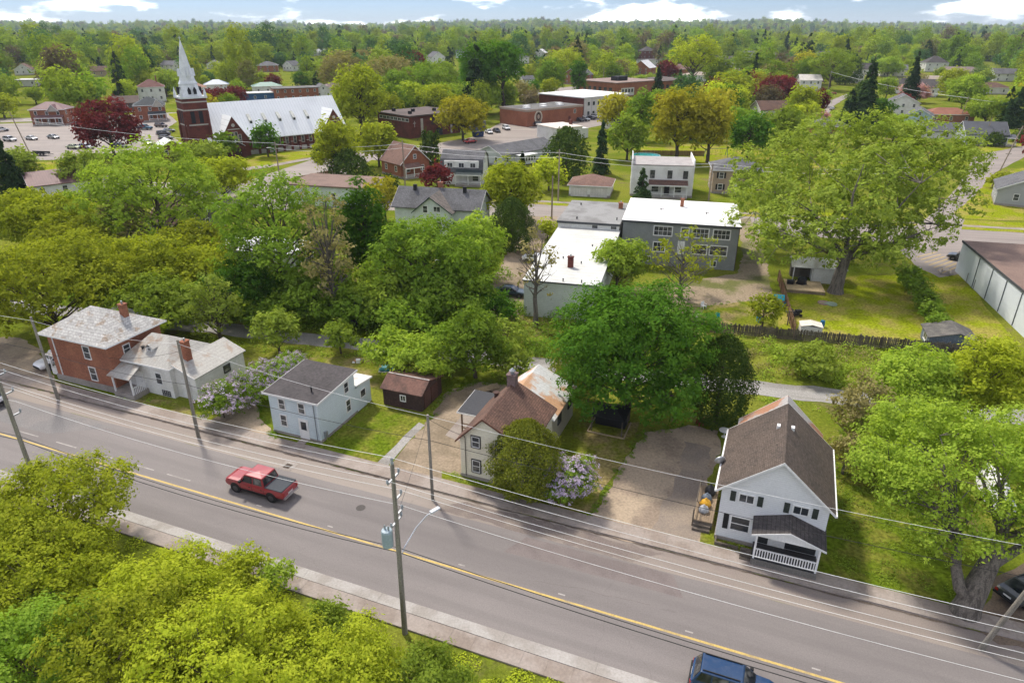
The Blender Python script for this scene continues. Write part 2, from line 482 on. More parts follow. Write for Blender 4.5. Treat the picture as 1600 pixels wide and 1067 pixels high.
def outline(pts, step=2.0, jit=0.25, rng=random):
    out = []
    n = len(pts)
    for i in range(n):
        a, b = pts[i], pts[(i + 1) % n]
        L = math.dist(a, b); k = max(1, int(L / step))
        for j in range(k):
            t = j / k
            q = jit if j else jit * .3
            out.append((a[0] + (b[0] - a[0]) * t + rng.uniform(-q, q), a[1] + (b[1] - a[1]) * t + rng.uniform(-q, q)))
    return out
def sheet(name, pts, z, m, label, step=2.0, jit=0.25, parent=None, kind='structure', loc=(0, 0, 0), rz=0.0):
    p = outline(pts, step, jit)
    bm = bmesh.new()
    f = bm.faces.new([bm.verts.new((a, b, z)) for a, b in p])
    if f.calc_center_median() and f.normal.z < 0: f.normal_flip()
    bm.normal_update()
    if f.normal.z < 0: f.normal_flip()
    bmesh.ops.triangulate(bm, faces=[f], ngon_method='EAR_CLIP')
    me = bpy.data.meshes.new(name); bm.to_mesh(me); bm.free(); me.materials.append(m)
    o = link(name, me, parent, loc, rz)
    if not parent: tag(o, label, None, None, kind)
    return o
def PX(*pts): return [G(u, v) for u, v in pts]
# ---------------------------------------------------------------- ground, roads, paths
def hill(x, y):
    r = math.hypot(x, y)
    k = max(0.0, min(1.0, (r - 1800) / 4200)); k = k * k * (3 - 2 * k)
    a = math.atan2(x, y)
    return k * (24 + 11 * math.sin(a * 7 + 0.6) + 8 * math.sin(a * 17 + 2.0) + 5 * math.sin(a * 41))
def ground_mat():
    m = bpy.data.materials.new('rough_grass'); m.use_nodes = True
    nt = m.node_tree; p = nt.nodes['Principled BSDF']; p.inputs['Roughness'].default_value = 0.95
    p.inputs['Specular IOR Level'].default_value = 0.0
    co = nd(nt, 'ShaderNodeNewGeometry').outputs['Position']
    a = rng_map(nt, noise(nt, co, 0.09, 6, 0.62), 0.38, 0.62)
    b = mixc(nt, a, (0.11, 0.15, 0.012), (0.175, 0.19, 0.028))
    d = rng_map(nt, noise(nt, co, 0.16, 7, 0.68), 0.54, 0.68)
    b = mixc(nt, vmath(nt, 'MULTIPLY', d, 0.75), b, (0.17, 0.13, 0.075))
    f = rng_map(nt, noise(nt, co, 3.5, 5, 0.7), 0.3, 0.7, 0.55, 1.4, False)
    cmb = nd(nt, 'ShaderNodeCombineColor')
    for i in range(3): nt.links.new(f, cmb.inputs[i])
    b = mixc(nt, 1.0, b, cmb.outputs[0], 'MULTIPLY')
    nt.links.new(b, p.inputs['Base Color'])
    bp = nd(nt, 'ShaderNodeBump'); bp.inputs['Strength'].default_value = 0.7; bp.inputs['Distance'].default_value = 0.15
    nt.links.new(noise(nt, co, 5, 5, 0.7), bp.inputs['Height']); nt.links.new(bp.outputs[0], p.inputs['Normal'])
    return m
radii = [0.5, 60, 200, 500, 1000, 1800, 2400, 3000, 3600, 4200, 5000, 6000, 7500, 9500]
NS = 180
V = []; Fc = []
for r in radii:
    for k in range(NS):
        a = 2 * math.pi * k / NS
        x, y = r * math.sin(a), r * math.cos(a)
        V.append((x, y, hill(x, y)))
for i in range(len(radii) - 1):
    for k in range(NS):
        k2 = (k + 1) % NS
        Fc.append((i * NS + k, (i + 1) * NS + k, (i + 1) * NS + k2, i * NS + k2))
Fc.append(tuple(range(NS))[::-1])
tag(mk('ground', V, Fc, ground_mat()), 'rough green and brown grassy ground of the whole town', kind='structure')

def asphalt(name, c1, c2, streak=True, scale=0.12):
    m = bpy.data.materials.new(name); m.use_nodes = True
    nt = m.node_tree; p = nt.nodes['Principled BSDF']
    co = nd(nt, 'ShaderNodeTexCoord').outputs['Object']
    a = rng_map(nt, noise(nt, co, scale, 6, 0.65, (0.25, 1.6, 1) if streak else None), 0.35, 0.68)
    b = mixc(nt, a, c1, c2)
    f = rng_map(nt, noise(nt, co, 11, 3, 0.7), 0.3, 0.7, 0.86, 1.14, False)
    cmb = nd(nt, 'ShaderNodeCombineColor')
    for i in range(3): nt.links.new(f, cmb.inputs[i])
    b = mixc(nt, 1.0, b, cmb.outputs[0], 'MULTIPLY')
    if streak:   # tyre-polished tracks and oil stains
        sx = nd(nt, 'ShaderNodeSeparateXYZ'); nt.links.new(co, sx.inputs[0])
        w = vmath(nt, 'SINE', vmath(nt, 'MULTIPLY', sx.outputs[1], 3.4), 0)
        w = vmath(nt, 'MULTIPLY', rng_map(nt, w, 0.1, 0.95), noise(nt, co, 0.35, 4, 0.6, (0.12, 1.5, 1)))
        b = mixc(nt, vmath(nt, 'MULTIPLY', w, 0.42), b, tuple(x * 0.62 for x in c1))
        st = rng_map(nt, noise(nt, co, 0.9, 4, 0.6, (0.3, 1, 1)), 0.66, 0.78)
        b = mixc(nt, vmath(nt, 'MULTIPLY', st, 0.35), b, tuple(x * 0.5 for x in c1))
        vo = nd(nt, 'ShaderNodeTexVoronoi'); vo.feature = 'DISTANCE_TO_EDGE'; vo.inputs['Scale'].default_value = 0.16
        wv = nd(nt, 'ShaderNodeVectorMath'); wv.operation = 'ADD'
        nc = nd(nt, 'ShaderNodeTexNoise'); nc.inputs['Scale'].default_value = 0.5; nc.inputs['Detail'].default_value = 4
        nt.links.new(co, nc.inputs['Vector']); nt.links.new(co, wv.inputs[0]); nt.links.new(nc.outputs[1], wv.inputs[1])
        nt.links.new(wv.outputs[0], vo.inputs['Vector'])
        cr = rng_map(nt, vo.outputs['Distance'], 0.001, 0.004, 0.16, 0.0)
        b = mixc(nt, cr, b, tuple(x * 0.4 for x in c1))
    nt.links.new(b, p.inputs['Base Color'])
    p.inputs['Roughness'].default_value = 0.78; p.inputs['Specular IOR Level'].default_value = 0.25
    bp = nd(nt, 'ShaderNodeBump'); bp.inputs['Strength'].default_value = 0.25; bp.inputs['Distance'].default_value = 0.01
    nt.links.new(noise(nt, co, 30, 2, 0.6), bp.inputs['Height']); nt.links.new(bp.outputs[0], p.inputs['Normal'])
    return m
M_asph = asphalt('asphalt', (0.2, 0.18, 0.172), (0.157, 0.141, 0.136))
M_asph2 = asphalt('worn_asphalt', (0.28, 0.242, 0.217), (0.22, 0.19, 0.175))
M_shoulder = asphalt('dusty_asphalt', (0.28, 0.242, 0.21), (0.21, 0.175, 0.155))
M_walk = mat('sidewalk_concrete', (0.335, 0.29, 0.255), 0.9, (0.25, 0.205, 0.18), 0.4, 0.9, 6, 0.14)
M_tan = mat('sandy_dirt', (0.33, 0.26, 0.185), 0.95, (0.21, 0.165, 0.11), 0.22, 0.9, 4, 0.22)
M_dirtgrey = mat('gravel_drive', (0.41, 0.325, 0.235), 0.95, (0.27, 0.21, 0.16), 0.3, 0.95, 5, 0.22)
M_gravel = mat('grey_gravel', (0.36, 0.345, 0.325), 0.95, (0.25, 0.235, 0.215), 0.3, 0.9, 6, 0.25, stretch=(0.2, 1.5, 1))
M_lawn = mat('mown_lawn', (0.225, 0.27, 0.012), 0.95, (0.33, 0.27, 0.08), 0.25, 0.8, 3.5, 0.45, bump=0.5, spec=0.0)
M_lawn2 = mat('patchy_lawn', (0.16, 0.19, 0.018), 0.95, (0.29, 0.23, 0.1), 0.3, 0.95, 3.5, 0.4, bump=0.5, spec=0.0)
M_lawn3 = mat('long_grass_lawn', (0.115, 0.165, 0.012), 0.95, (0.19, 0.19, 0.035), 0.35, 0.9, 3.0, 0.5, bump=0.8, spec=0.0)
M_patch = mat('old_asphalt_patch', (0.25, 0.205, 0.17), 0.9, (0.32, 0.26, 0.2), 0.25, 0.9, 7, 0.18)
M_yellow = mat('yellow_road_paint', (0.58, 0.42, 0.13), 0.7, (0.36, 0.28, 0.15), 0.8, 0.8, 9, 0.2, edge=(0.5, 0.66))
M_paintw = mat('white_road_paint', (0.4, 0.37, 0.345), 0.7, (0.27, 0.24, 0.225), 0.9, 0.8, 9, 0.2)
RA = R(ANG_A); RB = R(ANG_B)
def asheet(name, s0, s1, n0, n1, z, m, label, jit=0.05, step=3.0, parent=None):
    return sheet(name, [(s0, n0), (s1, n0), (s1, n1), (s0, n1)], z, m, label, step, jit, parent, rz=0.0 if parent else RA)
road = asheet('road', -170, 70, 29.05, 38.35, 0.012, M_asph, 'wide grey asphalt main road crossing the foreground')
asheet('shoulder', -170, 70, 38.3, 40.55, 0.006, M_shoulder, 'dusty paler asphalt shoulder along the far edge of the main road', 0.12)
road['kind'] = 'structure'
rnd = random.Random(3)
for n0 in (33.05,):
    for k in range(20):
        s = -160 + k * 11
        sheet('centre_line', [(s, n0), (s + 10.98, n0), (s + 10.98, n0 + .17), (s, n0 + .17)], 0.017, M_yellow, '', 2, 0.008, road)
for s in (-64, -59, -54.5, -49.6, -45.5):
    sheet('lane_dash', [(s, 34.05), (s + 2.6, 34.05), (s + 2.6, 34.17), (s, 34.17)], 0.017, M_paintw, '', 2, 0.01, road)
for s in (-35.5, -28.7, -17.5, -10, -1.5, 6):
    sheet('lane_mark', [(s, 33.55), (s + .5, 33.55), (s + .5, 33.67), (s, 33.67)], 0.017, M_paintw, '', 2, 0.01, road)
sheet('asphalt_patch', [(-80, 34.6), (-61, 34.8), (-56, 37.9), (-80, 38.1)], 0.0145, mat('grey_patch', (0.2, 0.19, 0.187), 0.85, (0.24, 0.22, 0.21), 0.3, 0.8), '', 2, 0.12, road)
sheet('asphalt_patch', [(-15, 36.0), (-2, 36.3), (-3, 38.2), (-14, 38.1)], 0.0145, mat('faint_patch', (0.205, 0.172, 0.163), 0.85, fvar=0.15), '', 2, 0.12, road)
M_tar = mat('tar_seal', (0.15, 0.13, 0.12), 0.8, fvar=.2)
for k, (s0, n0, ds, dn) in enumerate([(-55, 30.2, 9, 2.2), (-30, 29.4, 3, 3.4), (-12, 34, 8, .7), (9, 33.6, 3, 4.4)]):
    P = []; a = 0.0
    n = 14
    for i in range(n + 1):
        t = i / n; a += rnd.uniform(-.12, .12)
        P.append((s0 + ds * t - dn * .04 * a, n0 + dn * t + a))
    sheet('crack_seal', [(x, y - .014) for x, y in P] + [(x + .01, y + .014) for x, y in P[::-1]], 0.0165, M_tar, '', 50, 0.0, road)
mh = MB().lathe([(.38, .012), (.38, .02), (.3, .021), (.02, .021)], 18, -27.5, 36.4).build('manhole_cover', mat('cast_iron', (.08, .07, .065), .7), road)
sheet('gutter_debris', [(-90, 40.38), (60, 40.36), (60, 40.5), (-90, 40.5)], 0.0165, mat('dark_grit', (.13, .1, .08), .95, (.22, .18, .15), .5, .9), '', .5, .09, road)
sheet('gutter_stain', [(-22, 38.5), (-6, 38.4), (-4, 40.2), (-20, 40.3)], 0.0105, mat('damp_asphalt', (.19, .155, .14), .9, (.24, .2, .17), .4, .9), '', .6, .2, road)
# catch basin on the shoulder
cb = root('catch_basin', 'square concrete catch basin with iron grate behind the red pickup', 'drain', *AP(-36.6, 38.9), ANG_A)
MB().box(-.65, .65, -.65, .65, 0, .022).build('collar', M_concrete, cb)
g = MB()
for k in range(6): g.box(-.3, .3, -.3 + k * .11, -.24 + k * .11, .022, .045)
g.build('grate', mat('rusty_iron', (0.07, 0.045, 0.03), 0.9), cb)
# near kerb and sidewalk laid slab by slab, far sidewalk
kerb = tag(link('kerb', None, None, (0, 0, 0), RA), 'pale concrete kerb along the near edge of the main road', kind='structure')
walk = tag(link('pavement', None, None, (0, 0, 0), RA), 'pinkish concrete sidewalk between kerb and near shrubs', kind='structure')
fwalk = tag(link('pavement', None, None, (0, 0, 0), RA), 'pale concrete sidewalk in front of the houses', kind='structure')
def slab(w, d, h, m):
    e = 0.006
    b = MB()
    V = [(e, e, h), (w - e, e, h), (w - e, d - e, h), (e, d - e, h), (0.003, 0.003, h - e), (w - .003, .003, h - e), (w - .003, d - .003, h - e), (.003, d - .003, h - e),
         (0.003, .003, 0), (w - .003, .003, 0), (w - .003, d - .003, 0), (.003, d - .003, 0)]
    Fc = [(0, 1, 2, 3)] + [(4 + i, 4 + (i + 1) % 4, (i + 1) % 4, i) for i in range(4)] + [(8 + i, 8 + (i + 1) % 4, 4 + (i + 1) % 4, 4 + i) for i in range(4)]
    me = bpy.data.meshes.new('slab'); me.from_pydata(V, [], Fc); me.materials.append(m); return me
M_kerb = mat('kerb_concrete', (0.42, 0.395, 0.37), 0.9, (0.31, 0.28, 0.25), 0.5, 0.8, 7, 0.12, world_co=True)
M_walkw = mat('walk_slab_concrete', (0.355, 0.305, 0.27), 0.9, (0.27, 0.22, 0.185), 0.4, 0.9, 6, 0.12, world_co=True)
k3 = slab(3.0, 0.86, 0.13, M_kerb); w15 = slab(1.6, 1.18, 0.12, M_walkw); f2 = slab(1.7, 1.62, 0.11, M_walkw)
for k in range(36):
    link('kerb_stone', k3, kerb, (-78 + k * 3.0, 28.28, rnd.uniform(-.008, .008)))
for k in range(64):
    link('slab', w15, walk, (-76 + k * 1.6, 27.08, rnd.uniform(-.004, .003)), rnd.uniform(-.001, .001))
for k in range(72):
    link('slab', f2, fwalk, (-84 + k * 1.7, 40.55, rnd.uniform(-.004, .003)), rnd.uniform(-.001, .001))
# trail (old railway bed)
sheet('trail', [(-140, 66.4), (-60, 66.5), (0, 66.5), (90, 66.6), (90, 69.9), (20, 70.0), (-60, 69.8), (-140, 69.9)], 0.016, M_gravel, 'grey gravel rail trail running behind the houses', 2, 0.3, rz=RB)
# far street, its sidewalk and side streets
sheet('street', [(-175, 130.5), (160, 130.5), (160, 143), (-175, 143)], 0.02, M_asph2, 'pale asphalt residential street behind the flat roofed apartment block', 4, 0.15, rz=RB)
sheet('footpath', [(-75, 145.2), (160, 145.2), (160, 146.7), (-75, 146.7)], 0.03, M_walk, 'thin concrete sidewalk along the far side of the residential street', 3, 0.08, rz=RB)
sheet('street', PX((1405, 372), (1450, 340), (1495, 295), (1523, 243), (1560, 234), (1600, 228), (1660, 215), (1660, 225), (1600, 246), (1555, 270), (1525, 302), (1503, 352), (1500, 380)), 0.03, M_asph2, 'pale side street climbing past the grey sided house', 4, 0.2)
sheet('street', PX((345, 318), (372, 288), (420, 272), (500, 246), (560, 236), (600, 240), (560, 262), (505, 290), (450, 330)), 0.031, M_asph2, 'pale street in front of the church lawn', 4, 0.2)
sheet('street', PX((540, 246), (620, 238), (700, 221), (770, 212), (830, 200), (900, 186), (985, 174), (1000, 180), (940, 196), (858, 214), (846, 224), (760, 234), (700, 240), (600, 252)), 0.032, M_asph2, 'pale street running past the brick school and hall', 4, 0.2)
sheet('parking_lot', PX((0, 194), (110, 190), (200, 186), (268, 176), (290, 182), (262, 200), (268, 214), (300, 232), (262, 240), (160, 240), (90, 250), (0, 252), (-60, 250), (-60, 196)), 0.03, M_asph2, 'pinkish paved church parking lot', 4, 0.3)
sheet('parking_lot', PX((705, 222), (740, 214), (768, 200), (790, 188), (830, 196), (905, 184), (960, 176), (970, 182), (900, 196), (850, 212), (760, 222)), 0.04, M_shoulder, 'paved parking area below the brick school', 4, 0.3)
sheet('street', PX((812, 148), (850, 140), (935, 132), (935, 137), (860, 147), (830, 155)), 0.05, M_asph2, 'pale street beyond the white roofed school block', 6, 0.3)
sheet('street', PX((1262, 190), (1290, 160), (1325, 147), (1345, 146), (1320, 155), (1300, 168), (1292, 185), (1280, 200)), 0.05, M_asph2, 'curving street by the tall dark spruce', 5, 0.3)
sheet('street', PX((0, 186), (150, 182), (300, 175), (300, 179), (150, 187), (0, 192)), 0.045, M_asph2, 'far street behind the church lot', 5, 0.3)
sheet('lawn', PX((262, 178), (300, 176), (300, 192), (284, 196)), 0.05, M_lawn, 'small green lawn beside the church tower', 2, 0.2)
sheet('lawn', PX((360, 252), (505, 228), (520, 234), (500, 243), (400, 262), (350, 275)), 0.04, M_lawn, 'mown lawn in front of the church', 2, 0.2)
sheet('lawn', PX((0, 256), (110, 252), (160, 246), (150, 262), (40, 275), (0, 280)), 0.04, M_lawn, 'grass strip below the church parking lot', 2, 0.3)
sheet('footpath', PX((350, 266), (420, 258), (500, 244), (500, 247), (420, 262), (352, 271)), 0.05, M_walk, 'thin concrete path along the church lawn', 3, 0.1)
sheet('lawn', [(-75, 143), (160, 143), (160, 145.2), (-75, 145.2)], 0.025, M_lawn, 'mown verge along the residential street', 3, 0.15, rz=RB)
sheet('lawn', [(14, 146.7), (160, 146.7), (160, 153), (14, 150)], 0.025, M_lawn, 'front lawns across the residential street', 3, 0.25, rz=RB)
sheet('lawn', PX((1490, 332), (1530, 300), (1545, 278), (1600, 262), (1600, 345), (1560, 345), (1500, 342)), 0.04, M_lawn, 'bright lawn around the grey sided house', 2, 0.2)
sheet('lawn', PX((1520, 245), (1540, 228), (1600, 218), (1600, 228), (1560, 236)), 0.045, M_lawn, 'lawn in front of the grey roofed cottage', 2, 0.2)
sheet('lawn', PX((1005, 226), (1130, 226), (1200, 240), (1330, 250), (1330, 262), (1100, 262), (1085, 245), (1000, 238)), 0.035, M_lawn, 'sunny backyard lawn behind the white block house', 3, 0.3)
# yards round the apartment block
sheet('yard', PX((742, 480), (780, 420), (800, 380), (818, 338), (872, 338), (868, 352), (850, 380), (822, 440), (818, 500), (775, 500)), 0.024, M_tan, 'sandy lane beside the low pale green block', .8, 0.26)
sheet('yard', PX((935, 470), (985, 450), (1080, 440), (1150, 428), (1162, 395), (1150, 345), (1172, 340), (1195, 395), (1205, 450), (1212, 515), (1080, 512), (960, 505)), 0.024, mat('dirt_and_grass', (0.3, 0.235, 0.16), 0.95, (0.12, 0.13, 0.03), 0.13, 0.95, 3.5, 0.3, edge=(0.45, 0.58)), 'sandy backyard behind the grey apartment block', .8, 0.26)
sheet('lawn', PX((1085, 512), (1100, 478), (1180, 470), (1206, 490), (1214, 516)), 0.03, M_lawn2, 'patchy lawn at the foot of the sandy yard', 2, 0.4)
sheet('lawn', PX((1216, 518), (1212, 462), (1290, 442), (1330, 432), (1418, 428), (1448, 500), (1438, 540), (1300, 532)), 0.024, M_lawn, 'shaded backyard lawn under the big poplar', 2, 0.3)
sheet('lawn', PX((1432, 420), (1500, 428), (1590, 540), (1500, 548), (1460, 500)), 0.024, M_lawn, 'sunny lawn strip beside the white commercial building', 2, 0.2)
plot = sheet('parking_lot', PX((1405, 392), (1445, 372), (1500, 378), (1512, 384), (1500, 428), (1468, 434), (1438, 420)), 0.028, M_asph2, 'small paved lot with hatched bays by the white commercial building', 2, 0.2)
for k in range(7):
    a, b = G(1432 + k * 6.5, 402 + k * 4.2), G(1464 + k * 6, 394 + k * 3.6)
    dx, dy = b[0] - a[0], b[1] - a[1]; L = math.hypot(dx, dy); nx_, ny_ = -dy / L * .09, dx / L * .09
    sheet('painted_stripe', [(a[0] - nx_, a[1] - ny_), (b[0] - nx_, b[1] - ny_), (b[0] + nx_, b[1] + ny_), (a[0] + nx_, a[1] + ny_)], 0.034, M_yellow, '', 3, 0.01, plot)
# driveways and yards along the main road
sheet('driveway', PX((-120, 520), (30, 528), (62, 545), (78, 575), (92, 602), (60, 604), (0, 588), (-120, 560)), 0.018, M_dirtgrey, 'dusty gravel parking beside the brick house', .8, 0.26)
sheet('driveway', PX((392, 622), (425, 676), (428, 690), (402, 692), (335, 672), (318, 662), (340, 650)), 0.018, M_dirtgrey, 'dusty driveway between the lilac hedge and the pale blue house', .8, 0.26)
sheet('driveway', PX((606, 735), (640, 690), (672, 655), (700, 612), (745, 598), (792, 600), (778, 625), (722, 680), (722, 738), (700, 758), (660, 752)), 0.018, M_tan, 'sandy driveway beside the cream house', .8, 0.26)
sheet('driveway', PX((588, 724), (632, 680), (654, 660), (664, 664), (640, 688), (606, 728)), 0.023, M_gravel, 'pale concrete strip driveway beside the mown lawn', 1.5, 0.15)
sheet('patio', PX((696, 680), (728, 642), (765, 648), (742, 668), (722, 692)), 0.026, M_walk, 'pinkish concrete slab under the metal carport', 1.5, 0.04)
sheet('driveway', PX((938, 832), (922, 808), (960, 750), (990, 700), (1008, 676), (1075, 664), (1122, 672), (1128, 700), (1112, 740), (1100, 800), (1098, 862), (1000, 850)), 0.018, M_dirtgrey, 'wide gravel driveway beside the white gabled house', .8, 0.26)
sheet('driveway', PX((1010, 835), (1030, 800), (1062, 740), (1070, 690), (1112, 700), (1106, 745), (1097, 800), (1092, 858), (1040, 852)), 0.024, M_patch, 'cracked asphalt patch on the gravel driveway', .8, 0.26)
sheet('yard', PX((1530, 985), (1555, 900), (1600, 880), (1700, 900), (1700, 1040), (1560, 1005)), 0.018, mat('bare_brown_dirt', (0.2, 0.15, 0.11), 0.95, (0.13, 0.095, 0.07), 0.3, 0.9), 'bare brown dirt parking under the old maple', .8, 0.26)
sheet('lawn', PX((415, 683), (500, 695), (600, 640), (655, 650), (640, 685), (590, 724), (555, 728), (470, 706)), 0.02, M_lawn3, 'mown lawn beside the pale blue house', 2, 0.2)
sheet('lawn', PX((690, 735), (722, 745), (830, 785), (930, 815), (940, 832), (800, 790), (690, 755)), 0.02, M_lawn2, 'patchy lawn in front of the cream house', 1.5, 0.2)
sheet('lawn', PX((868, 800), (880, 720), (905, 660), (1000, 660), (985, 705), (930, 800)), 0.016, M_lawn2, 'shaded patchy lawn under the big round maple', 2, 0.4)
sheet('lawn', PX((1270, 900), (1295, 800), (1300, 700), (1330, 660), (1440, 760), (1500, 850), (1520, 975), (1400, 945)), 0.016, M_lawn3, 'green lawn sloping beside the white gabled house', 2, 0.3)
sheet('lawn', PX((440, 560), (600, 556), (640, 580), (600, 612), (480, 575)), 0.016, M_lawn2, 'patchy back lawn behind the pale blue house', 2, 0.4)
sheet('lawn', PX((205, 625), (270, 625), (298, 640), (300, 652), (215, 638)), 0.016, M_lawn2, 'small front lawn of the white annex', 1.5, 0.15)
sheet('verge', PX((1102, 800), (1118, 803), (1116, 845), (1094, 848)), 0.03, M_lawn2, 'weedy strip beside the white gabled house steps', 1, 0.1)
# ---------------------------------------------------------------- houses along the main road
M_shingle_dark = mat('charcoal_shingles', (0.085, 0.075, 0.075), 0.92, (0.12, 0.105, 0.1), 0.5, 0.8, 5, 0.3, 'shingle', 0.16)
M_shingle_brown = mat('brown_shingles', (0.185, 0.105, 0.078), 0.92, (0.125, 0.075, 0.06), 0.6, 0.8, 5, 0.3, 'shingle', 0.16)
M_shingle_taupe = mat('taupe_shingles', (0.128, 0.098, 0.08), 0.92, (0.098, 0.078, 0.067), 0.4, 0.8, 5, 0.28, 'shingle', 0.16)
M_shingle_grey = mat('grey_shingles', (0.17, 0.17, 0.18), 0.92, (0.12, 0.12, 0.125), 0.4, 0.8, 5, 0.25, 'shingle', 0.18)
M_shingle_pink = mat('faded_red_shingles', (0.27, 0.16, 0.125), 0.92, (0.2, 0.12, 0.1), 0.4, 0.8, 5, 0.22, 'shingle', 0.18)
M_shingle_maroon = mat('maroon_metal_roof', (0.2, 0.105, 0.105), 0.6, (0.15, 0.08, 0.085), 0.4, 0.6, 5, 0.12, 'ribx', 0.5)
M_tinroof = mat('weathered_tin_shingles', (0.5, 0.49, 0.47), 0.7, (0.33, 0.25, 0.18), 0.9, 0.9, 5, 0.2, 'shingle', 0.3, edge=(0.52, 0.66))
M_tinseam = mat('dull_seam_metal', (0.45, 0.435, 0.4), 0.65, (0.36, 0.27, 0.2), 0.6, 0.9, 5, 0.15, 'ribx', 0.42, edge=(0.5, 0.66))
M_rustmetal = mat('rust_streaked_metal', (0.55, 0.555, 0.55), 0.6, (0.47, 0.24, 0.1), 0.28, .9, 5, 0.15, 'riby', 0.36, edge=(0.51, 0.6))
M_rustmetal2 = mat('rusty_pink_metal', (0.42, 0.4, 0.39), 0.6, (0.42, 0.2, 0.11), 0.45, 1.0, 5, 0.15, 'riby', 0.36, edge=(0.45, 0.55))
M_darkmetal = mat('dark_grey_metal_roof', (0.07, 0.072, 0.08), 0.9, (0.06, 0.062, 0.07), 0.4, 0.5, 5, 0.1, 'riby', 0.3)
M_bluesid = mat('pale_blue_siding', (0.58, 0.66, 0.7), 0.8, (0.5, 0.58, 0.62), 0.5, 0.7, 6, 0.07, 'siding', 0.2)
M_cream = mat('cream_siding', (0.74, 0.7, 0.57), 0.8, (0.66, 0.61, 0.49), 0.5, 0.7, 6, 0.07, 'siding', 0.22)
M_whitesid = mat('white_siding', (0.72, 0.735, 0.745), 0.8, (0.65, 0.665, 0.675), 0.4, 0.7, 6, 0.06, 'siding', 0.17)
M_whitewall = mat('white_wall', (0.66, 0.66, 0.64), 0.85, (0.54, 0.53, 0.5), 0.5, 0.7, 6, 0.1)
M_brownshed = mat('maroon_brown_boards', (0.085, 0.05, 0.045), 0.9, (0.06, 0.04, 0.037), 0.6, 0.8, 6, 0.25, 'vsiding', 0.25)
M_darktrim = mat('dark_trim', (0.03, 0.028, 0.03), 0.7)
M_green_shut = mat('dark_green_shutters', (0.045, 0.055, 0.045), 0.7)

# --- brick house with pale tin hip roof
t = root('brick_house', 'two storey red brick house with weathered pale hip roof beside white annex', 'house', *AP(-65.8, 46.3), ANG_A)
MB().box(-4.5, 4.5, -3.4, 3.4, -.2, .7).build('foundation', M_concrete, t)
MB().box(-4.4, 4.4, -3.3, 3.3, .7, 5.5).build('wall', M_brickred, t)
r = hip_roof(t, -4.4, 4.4, -3.3, 3.3, 5.5, 7.9, M_tinroof, 0.55, rx=((-1.0, 0), (1.1, 0)), trim=M_white)
chimney(r, 2.6, 0.9, 6.4, 8.2, M_brickred, .6, .6)
window(t, 'f', 1.2, 4.2, .85, 1.35, -3.3); window(t, 'f', 1.3, 1.75, .85, 1.45, -3.3)
window(t, 'r', -1.2, 4.3, .7, .9, 4.4)
for z in (0.75, 3.0): MB().box(-3.6, -3.5, -3.4, -3.32, z, z + 2.2).build('downpipe', M_white, t)
MB().box(-5.9, -4.46, -2.9, -0.5, 0.2, 1.0).build('porch_wall', M_whitewall, t)
MB().box(-6.1, -4.42, -3.1, -0.3, 2.5, 2.62).build('porch_roof', M_tinroof, t)
for y in (-2.85, -.6): MB().box(-5.9, -5.78, y, y + .12, 1.0, 2.5).build('porch_post', M_white, t)
MB().box(-5.6, -2, 3.42, 6.5, 0, 4.3).build('rear_wing', M_brickred, t)
hip_roof(t, -5.5, -2, 3.45, 6.5, 4.3, 5.6, M_tinroof, .3)
# --- white annex
t = root('frame_house', 'low white frame house with metal roof, dormer and tall brick chimney joining the brick house', 'house', *AP(-57.0, 47.2), ANG_A)
MB().box(-4.3, 1.9, -2.8, 3.0, 0, 3.4).build('wall', M_whitewall, t)
r = hip_roof(t, -4.3, 1.9, -2.8, 3.0, 3.4, 5.5, M_tinseam, .35, rx=((-2.9, .1), (-.6, .1)), trim=M_white)
d = MB().box(-2.0, -1.0, -1.75, -.2, 3.6, 4.75).build('dormer', M_whitewall, t)
gable_roof(t, -2.0, -1.0, -1.75, -.2, 4.75, 5.1, 'y', M_tinseam, .12, .06, name='dormer_roof')
window(t, 'f', -1.5, 4.45, .45, .5, -1.75)
vent(r, -2.6, -1.6, 4.4, .2, .14)
window(t, 'f', 0.2, 2.0, .75, 1.2, -2.8)
door(t, 'f', -2.6, -2.8, .9, 2.0, .3)
gable_wall(t, 1.9, 4.6, -2.3, 4.6, (3.6, 2.6), 3.62, 'y', M_whitewall, 1.95, 'side_wing_wall')
gable_roof(t, 1.9, 4.6, -2.3, 4.6, (3.55, 2.62), 3.66, 'y', M_tinseam, .2, .1, 1.97, 'side_wing_roof', M_white)
chimney(t, 2.3, -.6, 2.8, 5.6, M_brickorange, .55, .7)
window(t, 'r', 2.0, 1.75, .8, .7, 4.6, 1, 1, M_darktrim); door(t, 'f', 3.2, -2.3, .9, 1.9, .1, M_whitewall)
pr = MB().add([(-4.6, -4.9, 2.4), (-1.5, -4.9, 2.4), (-1.8, -2.82, 3.2), (-4.4, -2.82, 3.2), (-4.6, -4.9, 2.5), (-1.5, -4.9, 2.5), (-1.8, -2.82, 3.3), (-4.4, -2.82, 3.3)],
              [(0, 3, 2, 1), (4, 5, 6, 7), (0, 1, 5, 4), (1, 2, 6, 5), (2, 3, 7, 6), (3, 0, 4, 7)]).build('porch_roof', M_tinseam, t)
MB().box(-4.4, -1.6, -4.7, -2.85, 0, .55).build('porch_floor', M_concrete, t)
for x in (-4.3, -1.8): MB().box(x, x + .13, -4.65, -4.52, .55, 2.4).build('porch_post', M_white, t)
b = MB().box(-1.75, -1.68, -4.6, -2.9, 1.3, 1.38)
for k in range(8): b.box(-1.75, -1.69, -4.5 + k * .2, -4.44 + k * .2, .55, 1.3)
b.build('railing', M_white, t)
lat = MB()
for k in range(5): lat.box(.3 + k * .25, .36 + k * .25, -2.87, -2.82, .1, .75)
for k in range(3): lat.box(.25, 1.4, -2.87, -2.82, .15 + k * .25, .2 + k * .25)
lat.build('lattice', M_darktrim, t)
